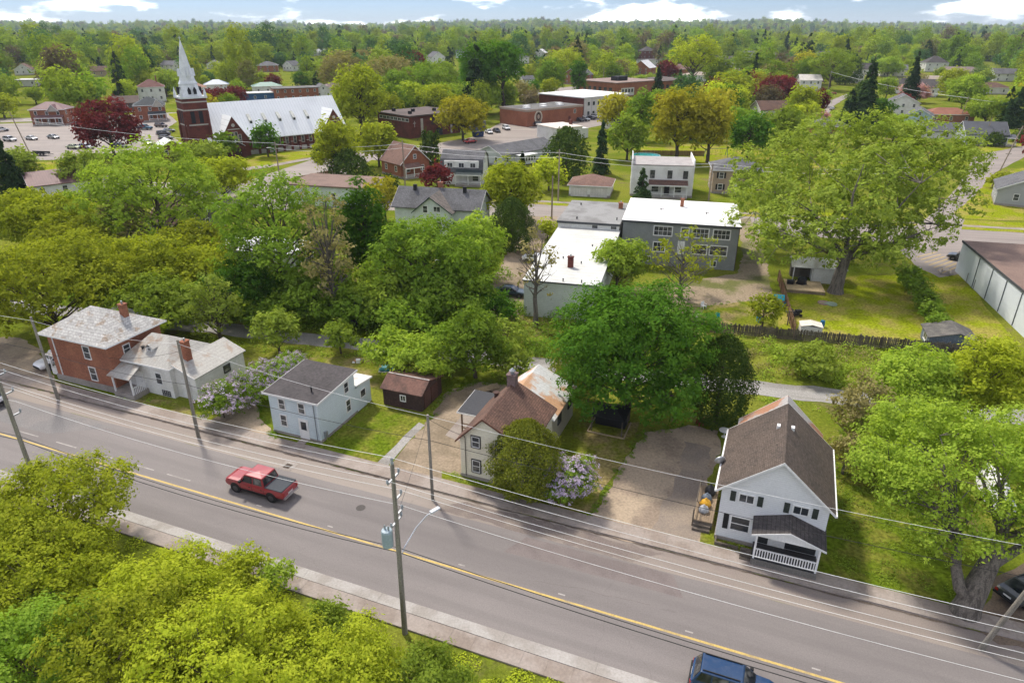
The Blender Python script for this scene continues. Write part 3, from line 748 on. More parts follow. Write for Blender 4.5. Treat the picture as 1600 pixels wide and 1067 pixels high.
# --- pale blue house
t = root('blue_house', 'pale blue two storey box house with charcoal low pitched roof', 'house', *AP(-38.75, 46.0), ANG_A)
MB().box(-2.75, 2.75, -3.0, 3.0, -.1, .25).build('foundation', M_concrete, t)
V = [(-2.7, -2.95, .25), (2.7, -2.95, .25), (2.7, 2.95, .25), (-2.7, 2.95, .25), (-2.7, -2.95, 4.25), (2.7, -2.95, 4.25), (2.7, 2.95, 4.62), (-2.7, 2.95, 4.62)]
Q6 = [(0, 3, 2, 1), (4, 5, 6, 7), (0, 1, 5, 4), (1, 2, 6, 5), (2, 3, 7, 6), (3, 0, 4, 7)]
MB().add(V, Q6).build('wall', M_bluesid, t)
def slab_roof(parent, x0, x1, y0, y1, z0, z1, m, th=.14, name='roof', trim=M_white):
    V = [(x0, y0, z0), (x1, y0, z0), (x1, y1, z1), (x0, y1, z1)]; V += [(a, b, c + th) for a, b, c in V]
    o = MB().add(V, Q6).build(name, m, parent)
    if trim:
        e = .03
        MB().box(x0 - e, x1 + e, y0 - e, y0 - .002, z0 - .06, z0 + th).build('fascia', trim, o)
        for xa, xb in ((x0 - e, x0 - .002), (x1 + .002, x1 + e)):
            W = [(xa, y0, z0 - .06), (xb, y0, z0 - .06), (xb, y1, z1 - .06), (xa, y1, z1 - .06)]; W += [(a, b, c + th + .06) for a, b, c in W]
            MB().add(W, Q6).build('fascia', trim, o)
    return o
M_roofflat = mat('charcoal_shingle_low', (0.085, 0.076, 0.077), 0.92, (0.062, 0.056, 0.057), 0.5, 0.8, 3.5, 0.3, 'riby', 0.17)
r = slab_roof(t, -3.05, 3.05, -3.3, 3.15, 4.24, 4.66, M_roofflat)
vent(r, 1.3, -1.7, 4.5, .45, .07)
for x in (-1.25, .95): window(t, 'f', x, 3.3, .62, 1.0, -2.95)
window(t, 'f', -1.3, 1.55, .62, 1.1, -2.95)
dd = door(t, 'f', .95, -2.95, .85, 2.0, .1); MB().box(-.3, .3, -.075, -.061, .95, 1.8).build('door_glass', M_glass, dd)
window(t, 'r', 1.55, 3.55, .62, 1.0, 2.7); window(t, 'r', 1.6, 1.55, .62, 1.2, 2.7)
MB().box(-2.5, 2.66, 2.97, 5.6, 0, 2.6).build('rear_wing', M_bluesid, t)
slab_roof(t, -2.7, 2.85, 2.98, 5.8, 2.95, 2.64, mat('pale_flat_roof', (0.6, 0.58, 0.55), 0.7, (0.45, 0.36, 0.31), 0.5, 0.8), .1, 'rear_roof')
window(t, 'r', 4.2, 1.6, .8, .75, 2.66, 1, 1)
MB().tube([(2.35, -3.03, .2), (2.35, -3.03, 4.1)], .035, 6).build('downpipe', mat('grey_pipe', (.2, .22, .24)), t)
MB().box(2.72, 2.95, -2.5, -2.2, .35, .95).build('meter_box', M_galv, t)
sheet('doorstep_path', [(.5, -4.4), (1.4, -4.4), (1.35, -3.0), (.55, -3.0)], .035, M_walk, '', 1, .02, t)
# --- brown shed
t = root('shed', 'small dark brown wooden shed with double doors behind the mown lawn', 'shed', *AP(-32.3, 53.5), ANG_A)
gable_wall(t, -2.2, 2.2, -2.1, 2.2, 1.95, 2.75, 'x', M_brownshed, -.6)
r = gable_roof(t, -2.2, 2.2, -2.1, 2.2, 1.95, 2.8, 'x', mat('brown_tar_paper', (0.21, 0.115, 0.09), 0.95, (0.13, 0.08, 0.066), 0.7, 0.9, 5, 0.2), .2, .08, -.6)
MB().box(-2.3, 2.38, -.68, -.52, 2.87, 2.92).build('ridge_cap', mat('pale_ridge', (.5, .45, .42)), r)
window(t, 'f', .1, 1.15, .5, .55, -2.1, 2, 1)
for y in (-.9, .55): MB().box(2.2, 2.26, y - .68, y + .68, .1, 1.85).build('door', mat('faded_red_door', (0.12, 0.06, 0.05), 0.9), t)
# --- cream house
t = root('cream_house', 'cream clapboard house with brown shingle gable and long rusty rear roof', 'house', *AP(-19.0, 46.7), ANG_A)
MB().box(-2.95, 3.05, -3.45, 3.25, -.1, .3).build('foundation', M_concrete, t)
gable_wall(t, -2.9, 3.0, -3.4, 3.2, (3.85, 4.2), 6.1, 'y', M_cream, -.7)
r = gable_roof(t, -2.9, 3.0, -3.4, 3.2, (3.85, 4.2), 6.13, 'y', M_shingle_brown, .32, .14, -.7, trim=mat('brown_trim', (.16, .075, .05)))
ch = chimney(r, -.7, 2.9, 5.2, 7.1, mat('mauve_brick', (.23, .16, .15), .9, pattern='brick', per=.09), .75, .75)
MB().lathe([(.2, 7.22), (.2, 7.5), (.3, 7.52), (.05, 7.75)], 8, -.7, 2.9).build('cowl', M_galv, ch)
vent(r, -2.0, 2.3, 4.95, .35, .2, mat('rusty_vent', (.09, .05, .04)))
for x in (-1.45, .75):
    window(t, 'f', x, 3.75, .7, 1.0, -3.4, 1, 2, M_darktrim, .1); window(t, 'f', x, 3.75, .62, .92, -3.42, 1, 2, M_white, .05)
    window(t, 'f', x, 1.35, .7, 1.15, -3.4, 1, 2, M_darktrim, .1); window(t, 'f', x, 1.35, .62, 1.07, -3.42, 1, 2, M_white, .05)
MB().tube([(-2.4, -3.47, .2), (-2.4, -3.47, 3.9), (-2.4, -3.6, 4.2)], .03, 6).build('service_mast', M_darktrim, t)
MB().box(-2.55, 3.0, 3.21, 9.7, 0, 3.2).build('rear_wing', M_cream, t)
gable_wall(t, -2.55, 3.0, 3.22, 9.65, 3.15, 4.6, 'y', M_cream, -.7, 'rear_gable')
gable_roof(t, -2.55, 3.02, 3.24, 9.65, 3.2, 4.75, 'y', M_rustmetal, .25, .07, -.7, 'rear_roof', M_white)
for y in (5.3, 8.4): window(t, 'r', y, 2.1, .9, .8, 3.0, 2, 1, M_darktrim)
# --- carport
t = root('carport', 'open carport with dark ribbed metal roof beside the cream house', 'carport', *AP(-23.75, 51.2), ANG_A)
slab_roof(t, -1.3, 1.2, -2.1, 2.0, 2.35, 2.6, M_darkmetal, .07)
for x in (-1.05, .9):
    for y in (-1.8, 1.7): MB().box(x, x + .12, y, y + .12, 0, 2.36 + (y + 2.1) * .06).build('post', mat('stained_post', (.16, .09, .05)), t)
MB().box(-.9, .95, -1.77, -1.7, .55, .65).box(-.9, .95, -1.77, -1.7, 1.0, 1.08).build('rail', mat('stained_post', (.16, .09, .05)), t)
# --- white gabled house
t = root('white_house', 'white gabled house with taupe shingle roof and small front porch', 'house', *AP(2.85, 47.3), ANG_A)
MB().box(-3.7, 3.6, -4.05, 4.1, -.2, .3).build('foundation', M_concrete, t)
gable_wall(t, -3.65, 3.55, -4.0, 4.0, 4.75, 7.75, 'y', M_whitesid, .1)
r = gable_roof(t, -3.65, 3.55, -4.0, 4.0, 4.75, 7.78, 'y', M_shingle_taupe, .38, .15, .1, trim=M_white)
for x, z in ((-.45, 7.55), (.55, 7.6)): MB().box(x - .12, x + .12, .9, 1.25, z - .3, z + .16).build('roof_vent', M_white, r)
for x in (-4.09, 3.98): MB().box(x - .06, x + .06, -4.4, 4.4, 4.42, 4.54).build('gutter', M_white, r)
gable_wall(t, -3.1, 3.0, 4.02, 6.6, 4.4, 7.0, 'y', M_whitesid, .1, 'rear_wing')
gable_roof(t, -3.1, 3.0, 4.03, 6.6, 4.45, 7.25, 'y', M_rustmetal2, .3, .08, .1, 'rear_roof', M_white)
for x in (-1.9, 1.75):
    window(t, 'f', x, 4.1, .95, .62, -4.0, 2, 1); shutter_pair(t, 'f', x, 4.1, 1.15, .85, -4.0, M_green_shut)
window(t, 'f', -2.05, 1.75, 1.25, 1.15, -4.0, 1, 2)
MB().box(-3.25, -2.87, -4.05, -4.0, 1.1, 2.4).build('shutter', M_black, t)
door(t, 'f', .6, -4.03, .95, 2.05, .56, M_whitewall)
gable_wall(t, -.95, 3.35, -5.98, -4.01, 2.75, 3.4, 'y', M_white, 1.2, 'porch_gable', 2.62)
gable_roof(t, -.95, 3.35, -5.9, -4.02, 2.78, 3.5, 'y', M_shingle_dark, .28, .1, 1.2, 'porch_roof', M_white)
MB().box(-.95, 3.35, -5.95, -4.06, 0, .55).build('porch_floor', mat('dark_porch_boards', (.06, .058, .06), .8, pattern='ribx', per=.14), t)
for x in (-.9, 3.2): MB().box(x, x + .13, -5.9, -5.77, .55, 2.75).build('porch_post', M_white, t)
rl = MB().box(-.75, 3.2, -5.89, -5.81, 1.38, 1.46).box(-.75, 3.2, -5.88, -5.82, .68, .75).build('railing', M_white, t)
bal = bpy.data.meshes.new('baluster'); bb = MB().box(0, .075, -5.875, -5.825, .75, 1.38); bal.from_pydata(bb.v, [], bb.f); bal.materials.append(M_white)
for k in range(22): link('baluster', bal, rl, (-.68 + k * .178, 0, 0))
MB().box(-.98, 3.38, -6.02, -5.96, 0, .56).build('porch_skirt', mat('weathered_skirt', (.2, .19, .17), .9, pattern='vsiding', per=.15), t)
st = MB()
for k in range(3): st.box(-1.75, -1.0, -5.8 + k * .26, -5.5 + k * .26, 0, .18 + k * .18)
st.build('steps', M_wood, t)
MB().box(-3.6, -1.9, -4.8, -4.7, 0, .28).box(-3.6, -3.5, -4.7, -4.06, 0, .28).build('garden_edging', M_wood, t)
MB().box(-.8, 3.25, -4.03, -4.003, .56, 2.66).build('porch_back_panel', mat('porch_panel_dark', (.035, .036, .038), .8), t)  # thin, evenly dark panel laid over the house wall behind the porch
dish = MB()
for q in range(4):
    pass
dish.lathe([(.02, 0), (.2, .04), (.36, .14), (.42, .24), (.40, .24), (.34, .15), (.18, .06), (.02, .03)], 14)
do = dish.build('satellite_dish', M_galv, t, (-4.1, -1.0, 4.75), smooth=True); do.rotation_euler = (R(70), R(20), R(200))
# side deck of the white house
dk = root('side_deck', 'small wooden side deck loaded with bags and bins beside the white gabled house', 'deck', *AP(-1.85, 46.6), ANG_A)
for k in range(9): MB().box(-.75 + k * .165, -.6 + k * .165, -2.6, 2.0, .62, .68).build('plank', mat('deck_board', (.33, .25, .17), .9, (.22, .165, .115), 1.2, .8, 9, .2), dk)
MB().box(-.75, .72, -2.6, -2.5, .1, .6).box(-.75, -.67, -2.6, 2.0, .1, .6).build('skirt', M_wood, dk)
for y in (-2.55, -.3, 1.9): MB().box(-.78, -.68, y - .05, y + .05, 0, 1.6).build('post', M_wood, dk)
MB().box(-.76, -.7, -2.55, 1.95, 1.5, 1.58).box(-.76, -.7, -2.55, 1.95, 1.05, 1.11).build('rail', M_wood, dk)
st = MB()
for k in range(2): st.box(-.7, .6, -3.1 + k * .28, -2.82 + k * .28, 0, .22 + k * .2)
st.build('steps', M_wood, dk)
def bag(label, s, n, z, m, r, sq=0.8):
    b = MB(); rr = random.Random(int(s * 100))
    prof = [(.05, 0), (r * .9, .05), (r, r * .5), (r * .8, r * 1.1), (r * .35, r * 1.5), (r * .12, r * 1.65), (r * .2, r * 1.85)]
    b.lathe(prof, 11)
    b.v = [(x * rr.uniform(.85, 1.1), y * rr.uniform(.85, 1.1), q * sq) for x, y, q in b.v]
    x, y = AP(s, n)
    return tag(b.build('garbage_bag', m, None, (x, y, z), 0, True), label, 'bag', 'bags on the side deck')
bag('pale grey garbage bag at the front of the side deck', -1.95, 45.2, .69, mat('grey_plastic', (.4, .42, .45), .45), .42)
bag('yellow garbage bag on the side deck', -1.9, 46.0, .69, mat('yellow_plastic', (.75, .4, .03), .45), .45)
bag('blue grey garbage bag behind the yellow one', -1.9, 46.8, .69, mat('bluegrey_plastic', (.16, .2, .26), .45), .42)
bag('black garbage bag at the back of the side deck', -1.75, 47.7, .69, mat('black_plastic', (.02, .02, .022), .4), .5, .95)

# ---------------------------------------------------------------- mid-block buildings (block frame)
M_whiteroof = mat('white_membrane_roof', (0.8, 0.8, 0.79), 0.6, (0.68, 0.68, 0.67), 0.25, 0.6, 5, 0.05)
M_greysid = mat('slate_grey_siding', (0.27, 0.285, 0.282), 0.85, (0.31, 0.325, 0.318), 0.5, 0.7, 6, 0.1, 'siding', 0.2)
M_palegreen = mat('pale_green_siding', (0.55, 0.59, 0.54), 0.85, (0.48, 0.52, 0.48), 0.4, 0.7, 6, 0.07, 'siding', 0.24)
M_gravelroof = mat('grey_tar_roof', (0.3, 0.3, 0.295), 0.9, (0.2, 0.195, 0.19), 0.25, 0.95, 5, 0.15)
M_brownroof = mat('brown_gravel_roof', (0.24, 0.165, 0.135), 0.95, (0.19, 0.13, 0.11), 0.3, 0.8, 6, 0.2)
t = root('apartment_block', 'slate grey two storey apartment block with bright white flat roof', 'building', *BP(.3, 115.1), ANG_B)
MB().box(-8.9, 8.8, -7.6, 7.5, -.2, 6.9).build('wall', M_greysid, t)
r = MB().box(-9.1, 9.1, -7.95, 7.7, 6.9, 7.12).build('roof', M_whiteroof, t)
MB().box(-9.12, 9.12, -8.0, -7.955, 6.82, 7.13).build('fascia', mat('dark_fascia', (.08, .085, .09)), r)
MB().box(8.802, 8.9, -7.6, 7.5, 0, 6.88).build('end_wall', mat('dark_brown_end', (.09, .055, .045), .9, pattern='brick', per=.12), t)
chimney(r, -.1, 3.2, 7.1, 8.4, M_brickred, .6, .5)
for x, y in ((-3.4, -.4), (3.9, -1.3)):
    MB().box(x - .45, x + .45, y - .06, y + .06, 7.42, 7.5).box(x - .06, x + .06, y - .06, y + .06, 7.1, 7.42).build('roof_vent', M_black, r)
for x, w, nx in ((-2.6, 2.7, 4), (.75, 1.05, 1), (3.1, 2.4, 4), (6.3, 2.4, 4)):
    window(t, 'f', x, 5.65, w, 1.35, -7.6, nx, 2, M_white, .15)
for x, w, nx, ny in ((-3.0, 1.6, 3, 2), (3.2, 2.0, 1, 2), (6.1, 2.3, 1, 2)):
    window(t, 'f', x, 3.05, w * 1.08, 1.4, -7.6, nx, ny, M_white, .15)
door(t, 'f', .4, -7.6, .9, 2.0, 2.1)
window(t, 'f', -4.7, 1.0, 1.0, .7, -7.6, 3, 1); window(t, 'f', 5.6, .9, .8, .8, -7.6, 2, 1)
lt = MB()
t = root('corner_store', 'pale sided block with grey tar flat roof behind the low green block', 'building', *BP(-14.0, 114.3), ANG_B)
MB().box(-5.0, 4.85, -7.3, 7.2, -.2, 6.2).build('wall', M_whitewall, t)
r = MB().box(-5.15, 5.0, -7.5, 7.3, 6.2, 6.4).build('roof', M_gravelroof, t)
MB().box(-5.16, 5.01, -7.6, -7.503, 6.1, 6.45).build('fascia', mat('dark_fascia', (.08, .085, .09)), r)
chimney(r, 4.0, 3.2, 6.3, 7.3, M_brickred, .7, .7)
vent(r, -2.2, -5.6, 6.4, .25, .1); vent(r, 4.2, -4.8, 6.4, .3, .08); vent(r, -3.0, 4, 6.4, .25, .1)
for x in (1.0, 4.0): window(t, 'f', x, 5.75, .9, .5, -7.3, 1, 1)
t = root('low_block', 'long pale green sided block with light metal roof and brick chimney', 'building', *BP(-13.9, 94.4), ANG_B)
V = [(-4.9, -12.6, -.2), (4.8, -12.6, -.2), (4.8, 12.5, -.2), (-4.9, 12.5, -.2), (-4.9, -12.6, 5.0), (4.8, -12.6, 5.0), (4.8, 12.5, 5.25), (-4.9, 12.5, 5.25)]
MB().add(V, Q6).build('wall', M_palegreen, t)
r = slab_roof(t, -5.05, 5.0, -12.85, 12.55, 5.0, 5.26, mat('light_membrane', (.55, .555, .53), .7, (.47, .47, .44), .3, .8, 5, .07, 'riby', 1.2), .12, trim=mat('dark_fascia', (.08, .085, .09)))
chimney(r, .2, -6.6, 5.1, 6.6, M_brickdark, .75, .5)
for x, y in ((1.8, 3.4), (-1.4, -3.2), (1.4, -4.8), (-3.2, -12.2), (.2, -12.3), (2.6, -12.3)): vent(r, x, y, 5.25, .18, .07)
for k in range(5): window(t, 'r', -8 + k * 4.2, 3.6, 1.0, 1.0, 4.8, 1, 2)
# white commercial building at the right edge
t = root('commercial_building', 'long white commercial building with brown gravel roof and downpipes', 'building', *BP(54.0, 101.5), ANG_B)
MB().box(-11.2, 16, -14.3, 14.2, -.2, 4.75).build('wall', mat('white_block_wall', (.62, .66, .69), .85, (.56, .59, .62), .3, .7, 6, .05), t)
r = MB().box(-11.3, 16.1, -14.4, 14.3, 4.75, 4.95).build('roof', M_brownroof, t)
MB().box(-11.36, -11.3, -14.4, 14.3, 4.68, 5.0).build('fascia', mat('dark_fascia', (.08, .085, .09)), r)
for y in (-12.0, -8.0, -3.2, 1.6, 6.6): MB().box(-11.3, -11.21, y - .05, y + .05, .1, 4.5).build('downpipe', mat('grey_pipe', (.2, .22, .24)), t)
for y in (9.0, 6.0): MB().box(-11.27, -11.21, y, y + .08, 0, 1.4).build('conduit', M_concrete, t)
MB().box(-1, 1, 10, 12, 4.96, 5.6).build('roof_unit', M_galv, r)
# backyard hut with deck under the big tree
t = root('garden_cabin', 'white garden cabin with open porch under the big poplar', 'cabin', *BP(21.5, 105.8), ANG_B)
MB().box(-1.3, 3.0, -1.2, 2.6, 0, 2.4).build('wall', M_whitewall, t)
MB().box(-4.1, -1.32, 1.2, 2.6, 0, 2.4).build('back_wall', M_wood, t)
gable_roof(t, -4.2, 3.0, -1.2, 2.6, 2.4, 3.3, 'x', mat('pale_tin', (.6, .6, .58), .6, (.4, .36, .3), .7, .7), .25, .08, trim=M_white)
for x in (-4.1, -1.5): MB().box(x, x + .12, -1.2, -1.08, 0, 2.4).build('post', M_white, t)
dk = root('garden_deck', 'low timber garden deck with covered barbecue in front of the cabin', 'deck', *BP(18.7, 101.6), ANG_B)
for k in range(22): MB().box(-2.6 + k * .235, -2.38 + k * .235, -2.2, 2.4, .42, .48).build('plank', mat('pale_deck_board', (.62, .48, .3), .9, (.48, .36, .22), 1.2, .8, 9, .2), dk)
for z in (.05, .22): MB().box(-2.6, 2.55, -2.27, -2.21, z, z + .12).build('skirt_board', mat('deck_board', (.33, .25, .17)), dk)
# ---------------------------------------------------------------- church
CP = frame(39)
M_metalwhite = mat('white_standing_seam', (0.76, 0.78, 0.79), 0.5, (0.68, 0.7, 0.71), 0.2, 0.6, 4, 0.05, 'ribx', 0.9)
M_stone = mat('pale_stone', (0.5, 0.47, 0.43), 0.9, (0.4, 0.37, 0.33), 0.6, 0.7)
M_spire = mat('white_spire_metal', (0.66, 0.68, 0.7), 0.5, (0.52, 0.54, 0.56), 0.7, 0.7, 5, 0.1)
t = root('church', 'dark red brick church with white metal roof and white spire', 'church', *CP(60, 211.5), 39)
gable_wall(t, 0, 42, 0, 17.5, 5, 14.1, 'x', M_brickdark)
r = gable_roof(t, 0, 42, 0, 17.5, 5, 14.15, 'x', M_metalwhite, .7, .2, trim=M_white)
MB().box(.1, 41.9, -.35, -.003, -.3, 1.2).build('stone_plinth', M_stone, t)
for k in range(5):
    x = 13.3 + k * 4.5; y0 = 3.0; z0 = 5 + y0 * 1.046
    o = MB().prism([(y0, z0 - .4), (y0, z0 + 1.1), (y0 + 2.3, z0 + 2.75), (y0 + 2.3, z0 + 1.9)], 'x', x - .45, x + .45).build('dormer', mat('dormer_cream', (.55, .55, .5)), r)
    MB().box(x - .3, x + .3, y0 - .02, y0 - .004, z0 + .25, z0 + .95).build('pane', M_glass, o)
for sx in (6.2, 37.5):
    w = MB().prism([(sx - 4, -.2), (sx + 4, -.2), (sx + 4, 5), (sx, 11.2), (sx - 4, 5)], 'y', -2.2, 8).build('transept', M_brickdark, t)
    gable_roof(t, sx - 4, sx + 4, -1.9, 8, 5, 11.2, 'y', M_metalwhite, .25, .15, name='transept_roof', trim=M_stone)
    for dx, h in ((-1.5, 2.4), (-.5, 3.4), (.5, 3.4), (1.5, 2.4)): window(t, 'f', sx + dx, 4.4 + h / 4, .6, h, -2.2, 1, 3, M_stone, .14)
    MB().box(sx - 1.7, sx + 1.7, -2.27, -2.2, 7.7, 7.95).build('stone_band', M_stone, t)
    MB().lathe([(.5, -.06), (.5, .06)], 12).build('rose', M_stone, t, (sx, -2.22, 8.9)).rotation_euler = (R(90), 0, 0)
d = MB().box(4.2, 8.2, -3.6, -2.22, -.2, 3.2).build('portal', M_brickdark, t)
gable_roof(t, 4.2, 8.2, -3.6, -2.25, 3.2, 4.6, 'y', M_metalwhite, .15, .12, name='portal_roof')
door(t, 'f', 6.2, -3.6, 1.6, 2.5, .1, mat('oak_door', (.06, .035, .025)))
for k in range(9): window(t, 'f', 12.2 + k * 2.55, 3.1, .8, 1.9, 0, 1, 2, M_stone, .14)
for k in range(8):
    x = 13.45 + k * 2.55
    MB().prism([(-.9, -.3), (-.01, -.3), (-.01, 4.4), (-.5, 3.4), (-.9, 2.6)], 'x', x - .3, x + .3).build('buttress', M_brickdark, t)
    MB().box(x - .34, x + .34, -.94, -.4, 2.6, 2.75).build('buttress_cap', M_stone, t)
tw = MB().box(-5.6, .9, .5, 7.0, -.2, 16.5).build('tower', M_brickdark, t)
for z in (4, 9.3, 13.3, 15.4): MB().box(-5.68, .98, .42, 7.08, z, z + .35).build('stone_band', M_stone, tw)
for z0, z1, e in ((0, 9, .55), (9, 13, .35)):
    for x in (-5.6, .3):
        MB().box(x, x + .6, .5 - e, .49, z0, z1).build('buttress', M_brickdark, tw)
    for y in (.5, 6.4):
        MB().box(-5.6 - e, -5.61, y, y + .6, z0, z1).build('buttress', M_brickdark, tw)
M_louvre = mat('dark_louvre', (.025, .025, .03))
for x in (-3.5, -1.3): MB().box(x - .55, x + .55, .44, .49, 9.9, 13.1).build('belfry_louvre', M_louvre, tw)
for y in (2.6, 4.9): MB().box(-5.66, -5.61, y - .55, y + .55, 9.9, 13.1).build('belfry_louvre', M_louvre, tw)
sp = MB()
cx, cy = -2.35, 3.75
sp.box(-5.9, 1.2, .2, 7.3, 16.5, 17.0)
def octa(r, z): return [(cx + r * math.cos(math.pi / 8 + k * math.pi / 4), cy + r * math.sin(math.pi / 8 + k * math.pi / 4), z) for k in range(8)]
rings = [(3.2, 17), (2.7, 18.6), (2.35, 20.2), (2.55, 20.25), (2.1, 21.0), (1.5, 24.0), (.75, 28.3), (.12, 31.2)]
V = []
for q in rings: V += octa(*q)
sp.add(V, [(i * 8 + k, i * 8 + (k + 1) % 8, (i + 1) * 8 + (k + 1) % 8, (i + 1) * 8 + k) for i in range(len(rings) - 1) for k in range(8)])
so = sp.build('spire', M_spire, t)
for k in range(4):
    a = math.pi / 2 * k
    for dd_ in (-.75, .75):
        px_, py_ = cx + 2.72 * math.cos(a) - dd_ * math.sin(a), cy + 2.72 * math.sin(a) + dd_ * math.cos(a)
        o = MB().prism([(-.38, 0), (.38, 0), (.38, 1.1), (0, 1.8), (-.38, 1.1)], 'y', -.35, .35).build('spire_opening', M_louvre, so, (px_, py_, 17.6), a - math.pi / 2)
    o = MB().prism([(-.5, 0), (.5, 0), (0, 2.0)], 'y', -.5, .5).build('lucarne', M_spire, so, (cx + 1.75 * math.cos(a), cy + 1.75 * math.sin(a), 22.2), a - math.pi / 2)
for x, y in ((-5.5, .6), (.8, .6), (-5.5, 6.9), (.8, 6.9)):
    MB().lathe([(.4, 17), (.4, 17.7), (.02, 19.4)], 6, x, y).build('pinnacle', M_spire, so)
MB().box(cx - .05, cx + .05, cy - .05, cy + .05, 31, 32.4).box(cx - .4, cx + .4, cy - .05, cy + .05, 31.8, 31.92).build('cross', M_chrome, so)
t = root('church_hall', 'low brick side hall with pale metal roof at the foot of the tower', 'building', *CP(50.3, 222.0), 39)
gable_wall(t, -3, 4.5, -3.2, 3.2, 3, 5, 'y', M_brickdark); gable_roof(t, -3, 4.5, -3.2, 3.2, 3, 5, 'y', M_metalwhite, .4, .15, trim=M_white)
window(t, 'f', -1, 1.8, .8, 1.2, -3.2); window(t, 'f', 2.5, 1.8, .8, 1.2, -3.2)
# ---------------------------------------------------------------- schools and hall
M_flatbrown = mat('brown_flat_roof', (0.135, 0.105, 0.095), 0.95, (0.1, 0.08, 0.075), 0.15, 0.9, 4, 0.15)
M_flatgrey = mat('grey_flat_roof', (0.17, 0.165, 0.16), 0.95, (0.12, 0.115, 0.11), 0.15, 0.9, 4, 0.15)
t = root('parish_hall', 'dark brick flat roofed hall with high ribbon window beside the gold tree', 'building', -34.4, 239.6, 44)
MB().box(0, 22, 0, 19, -.2, 7).build('wall', M_brickdark, t)
r = MB().box(-.5, 22.5, -.5, 19.5, 7, 7.45).build('roof', M_flatbrown, t)
for x, y in ((3, 4), (8, 9), (4, 15), (15, 6)): MB().box(x, x + 1, y, y + 1, 7.45, 8.4).build('roof_unit', M_black, r)
for k in range(8): window(t, 'l', 1.5 + k * 2.2, 5.9, 1.8, .9, 0, 2, 1, M_white, .1)
MB().box(4.5, 5.5, -.06, -.003, .3, 6.2).build('pale_panel', M_stone, t)
MB().box(17.5, 18.3, -.06, -.003, .3, 6.2).build('pale_panel', M_stone, t)
MB().box(1.8, 2.0, -.06, -.003, 3.6, 5.6).box(1.3, 2.5, -.06, -.003, 4.8, 5.0).build('cross', M_stone, t)
MB().box(9, 16, -.06, -.003, 3.8, 6.9).build('dark_panel', mat('dark_purple_panel', (.07, .04, .045)), t)
door(t, 'f', 12.5, 0, 2.4, 2.4, .1, M_darktrim)
t = root('school_gym', 'long orange brick school gym with oval mural on the wall', 'school', 5.5, 269, 40)
MB().box(0, 30, 0, 16, -.2, 6).build('wall', M_brickorange, t)
r = MB().box(-.15, 30.15, -.15, 16.15, 5.4, 6.15).build('roof', mat('tan_parapet', (.4, .32, .26)), t)
MB().box(.3, 29.7, .3, 15.7, 6.15, 6.2).build('roof_deck', M_flatgrey, r)
for k in range(6): MB().box(3 + k * 4.4, 5.5 + k * 4.4, 4 + (k % 2) * 5, 6 + (k % 2) * 5, 6.2, 6.5).build('skylight', M_white, r)
mu = MB()
def ell(rx, rz, y, x=6, z=3.2, n=28): return [(x + rx * math.cos(2 * math.pi * k / n), y, z + rz * math.sin(2 * math.pi * k / n)) for k in range(n)]
mo = MB().add(ell(2.0, 2.4, -.05) + ell(2.0, 2.4, -.003), [tuple(range(28))] + [(k, (k + 1) % 28, 28 + (k + 1) % 28, 28 + k) for k in range(28)]).build('mural', mat('mural_cream', (.6, .55, .45)), t)
MB().add(ell(1.55, 1.95, -.056), [tuple(range(28))]).build('mural_ground', mat('mural_brown', (.3, .2, .15)), mo)
MB().add(ell(1.0, 1.45, -.062, 6, 3.4), [tuple(range(28))]).build('mural_hair', mat('mural_dark', (.05, .035, .03)), mo)
MB().add(ell(.6, .85, -.068, 6, 3.35), [tuple(range(28))]).build('mural_face', mat('mural_skin', (.5, .38, .3)), mo)
MB().box(4.9, 7.1, -.06, -.003, .9, 1.6).build('mural_plate', mat('mural_cream', (.6, .55, .45)), mo)
MB().box(22, 23.2, -.06, -.003, .2, 2.4).build('door', M_brickdark, t)
window(t, 'f', 25.5, 4.0, 1.0, 1.4, 0)
t = root('school_wing', 'two storey school wing with white flat roof and pale panelled front', 'school', 29.2, 294.3, 42)
MB().box(0, 28, 0, 26, -.2, 8).build('wall', M_brickdark, t)
MB().box(.3, 27.9, -.25, -.003, 0, 7.9).build('front_panels', mat('pale_panels', (.55, .53, .49), .8, (.48, .45, .42), .4, .7, 5, .08, 'ribx', 4.6), t)
r = MB().box(-.4, 28.4, -.6, 26.4, 8, 8.4).build('roof', M_whiteroof, t)
for st in (2.0, 5.7):
    for k in range(8): window(t, 'f', 3 + k * 3.1, st, 1.1, 1.3, -.25, 1, 1, M_darktrim, .06)
t = root('school_annex', 'long orange brick school annex behind the dark spruces', 'school', 55.3, 385.6, 38)
MB().box(0, 34, 0, 30, -.2, 7).build('wall', M_brickorange, t)
r = MB().box(-.3, 34.3, -.3, 30.3, 7, 7.4).build('roof', mat('pinkish_flat_roof', (.3, .22, .19)), t)
MB().box(34.31, 70, 3, 28, -.2, 6).build('rear_wing', M_brickorange, t); MB().box(34.31, 70.3, 2.7, 28.3, 6, 6.35).build('rear_roof', M_flatbrown, t)
MB().box(10, 18, 9, 14, 7.4, 9.6).build('roof_unit', M_black, r)
MB().box(4, 14, -.12, -.003, .5, 4.5).build('front_panel', mat('pale_panels', (.55, .53, .49)), t)
for k in range(4): window(t, 'f', 5.2 + k * 2.4, 3.0, 1.2, 1.6, -.12, 1, 2, M_darktrim, .08)
for k in range(6): window(t, 'l', 4 + k * 4, 3.6, 2.0, 2.0, 0, 2, 1, M_darktrim, .08)
for k in range(8): window(t, 'f', 37 + k * 4, 3.4, 2.0, 1.6, 3, 2, 1, M_darktrim, .08)
t = root('clinic', 'small white flat roofed building beside the school street', 'building', 18.5, 236, 30)
MB().box(-4.5, 6, 0, 12, -.2, 4).build('wall', M_whitewall, t)
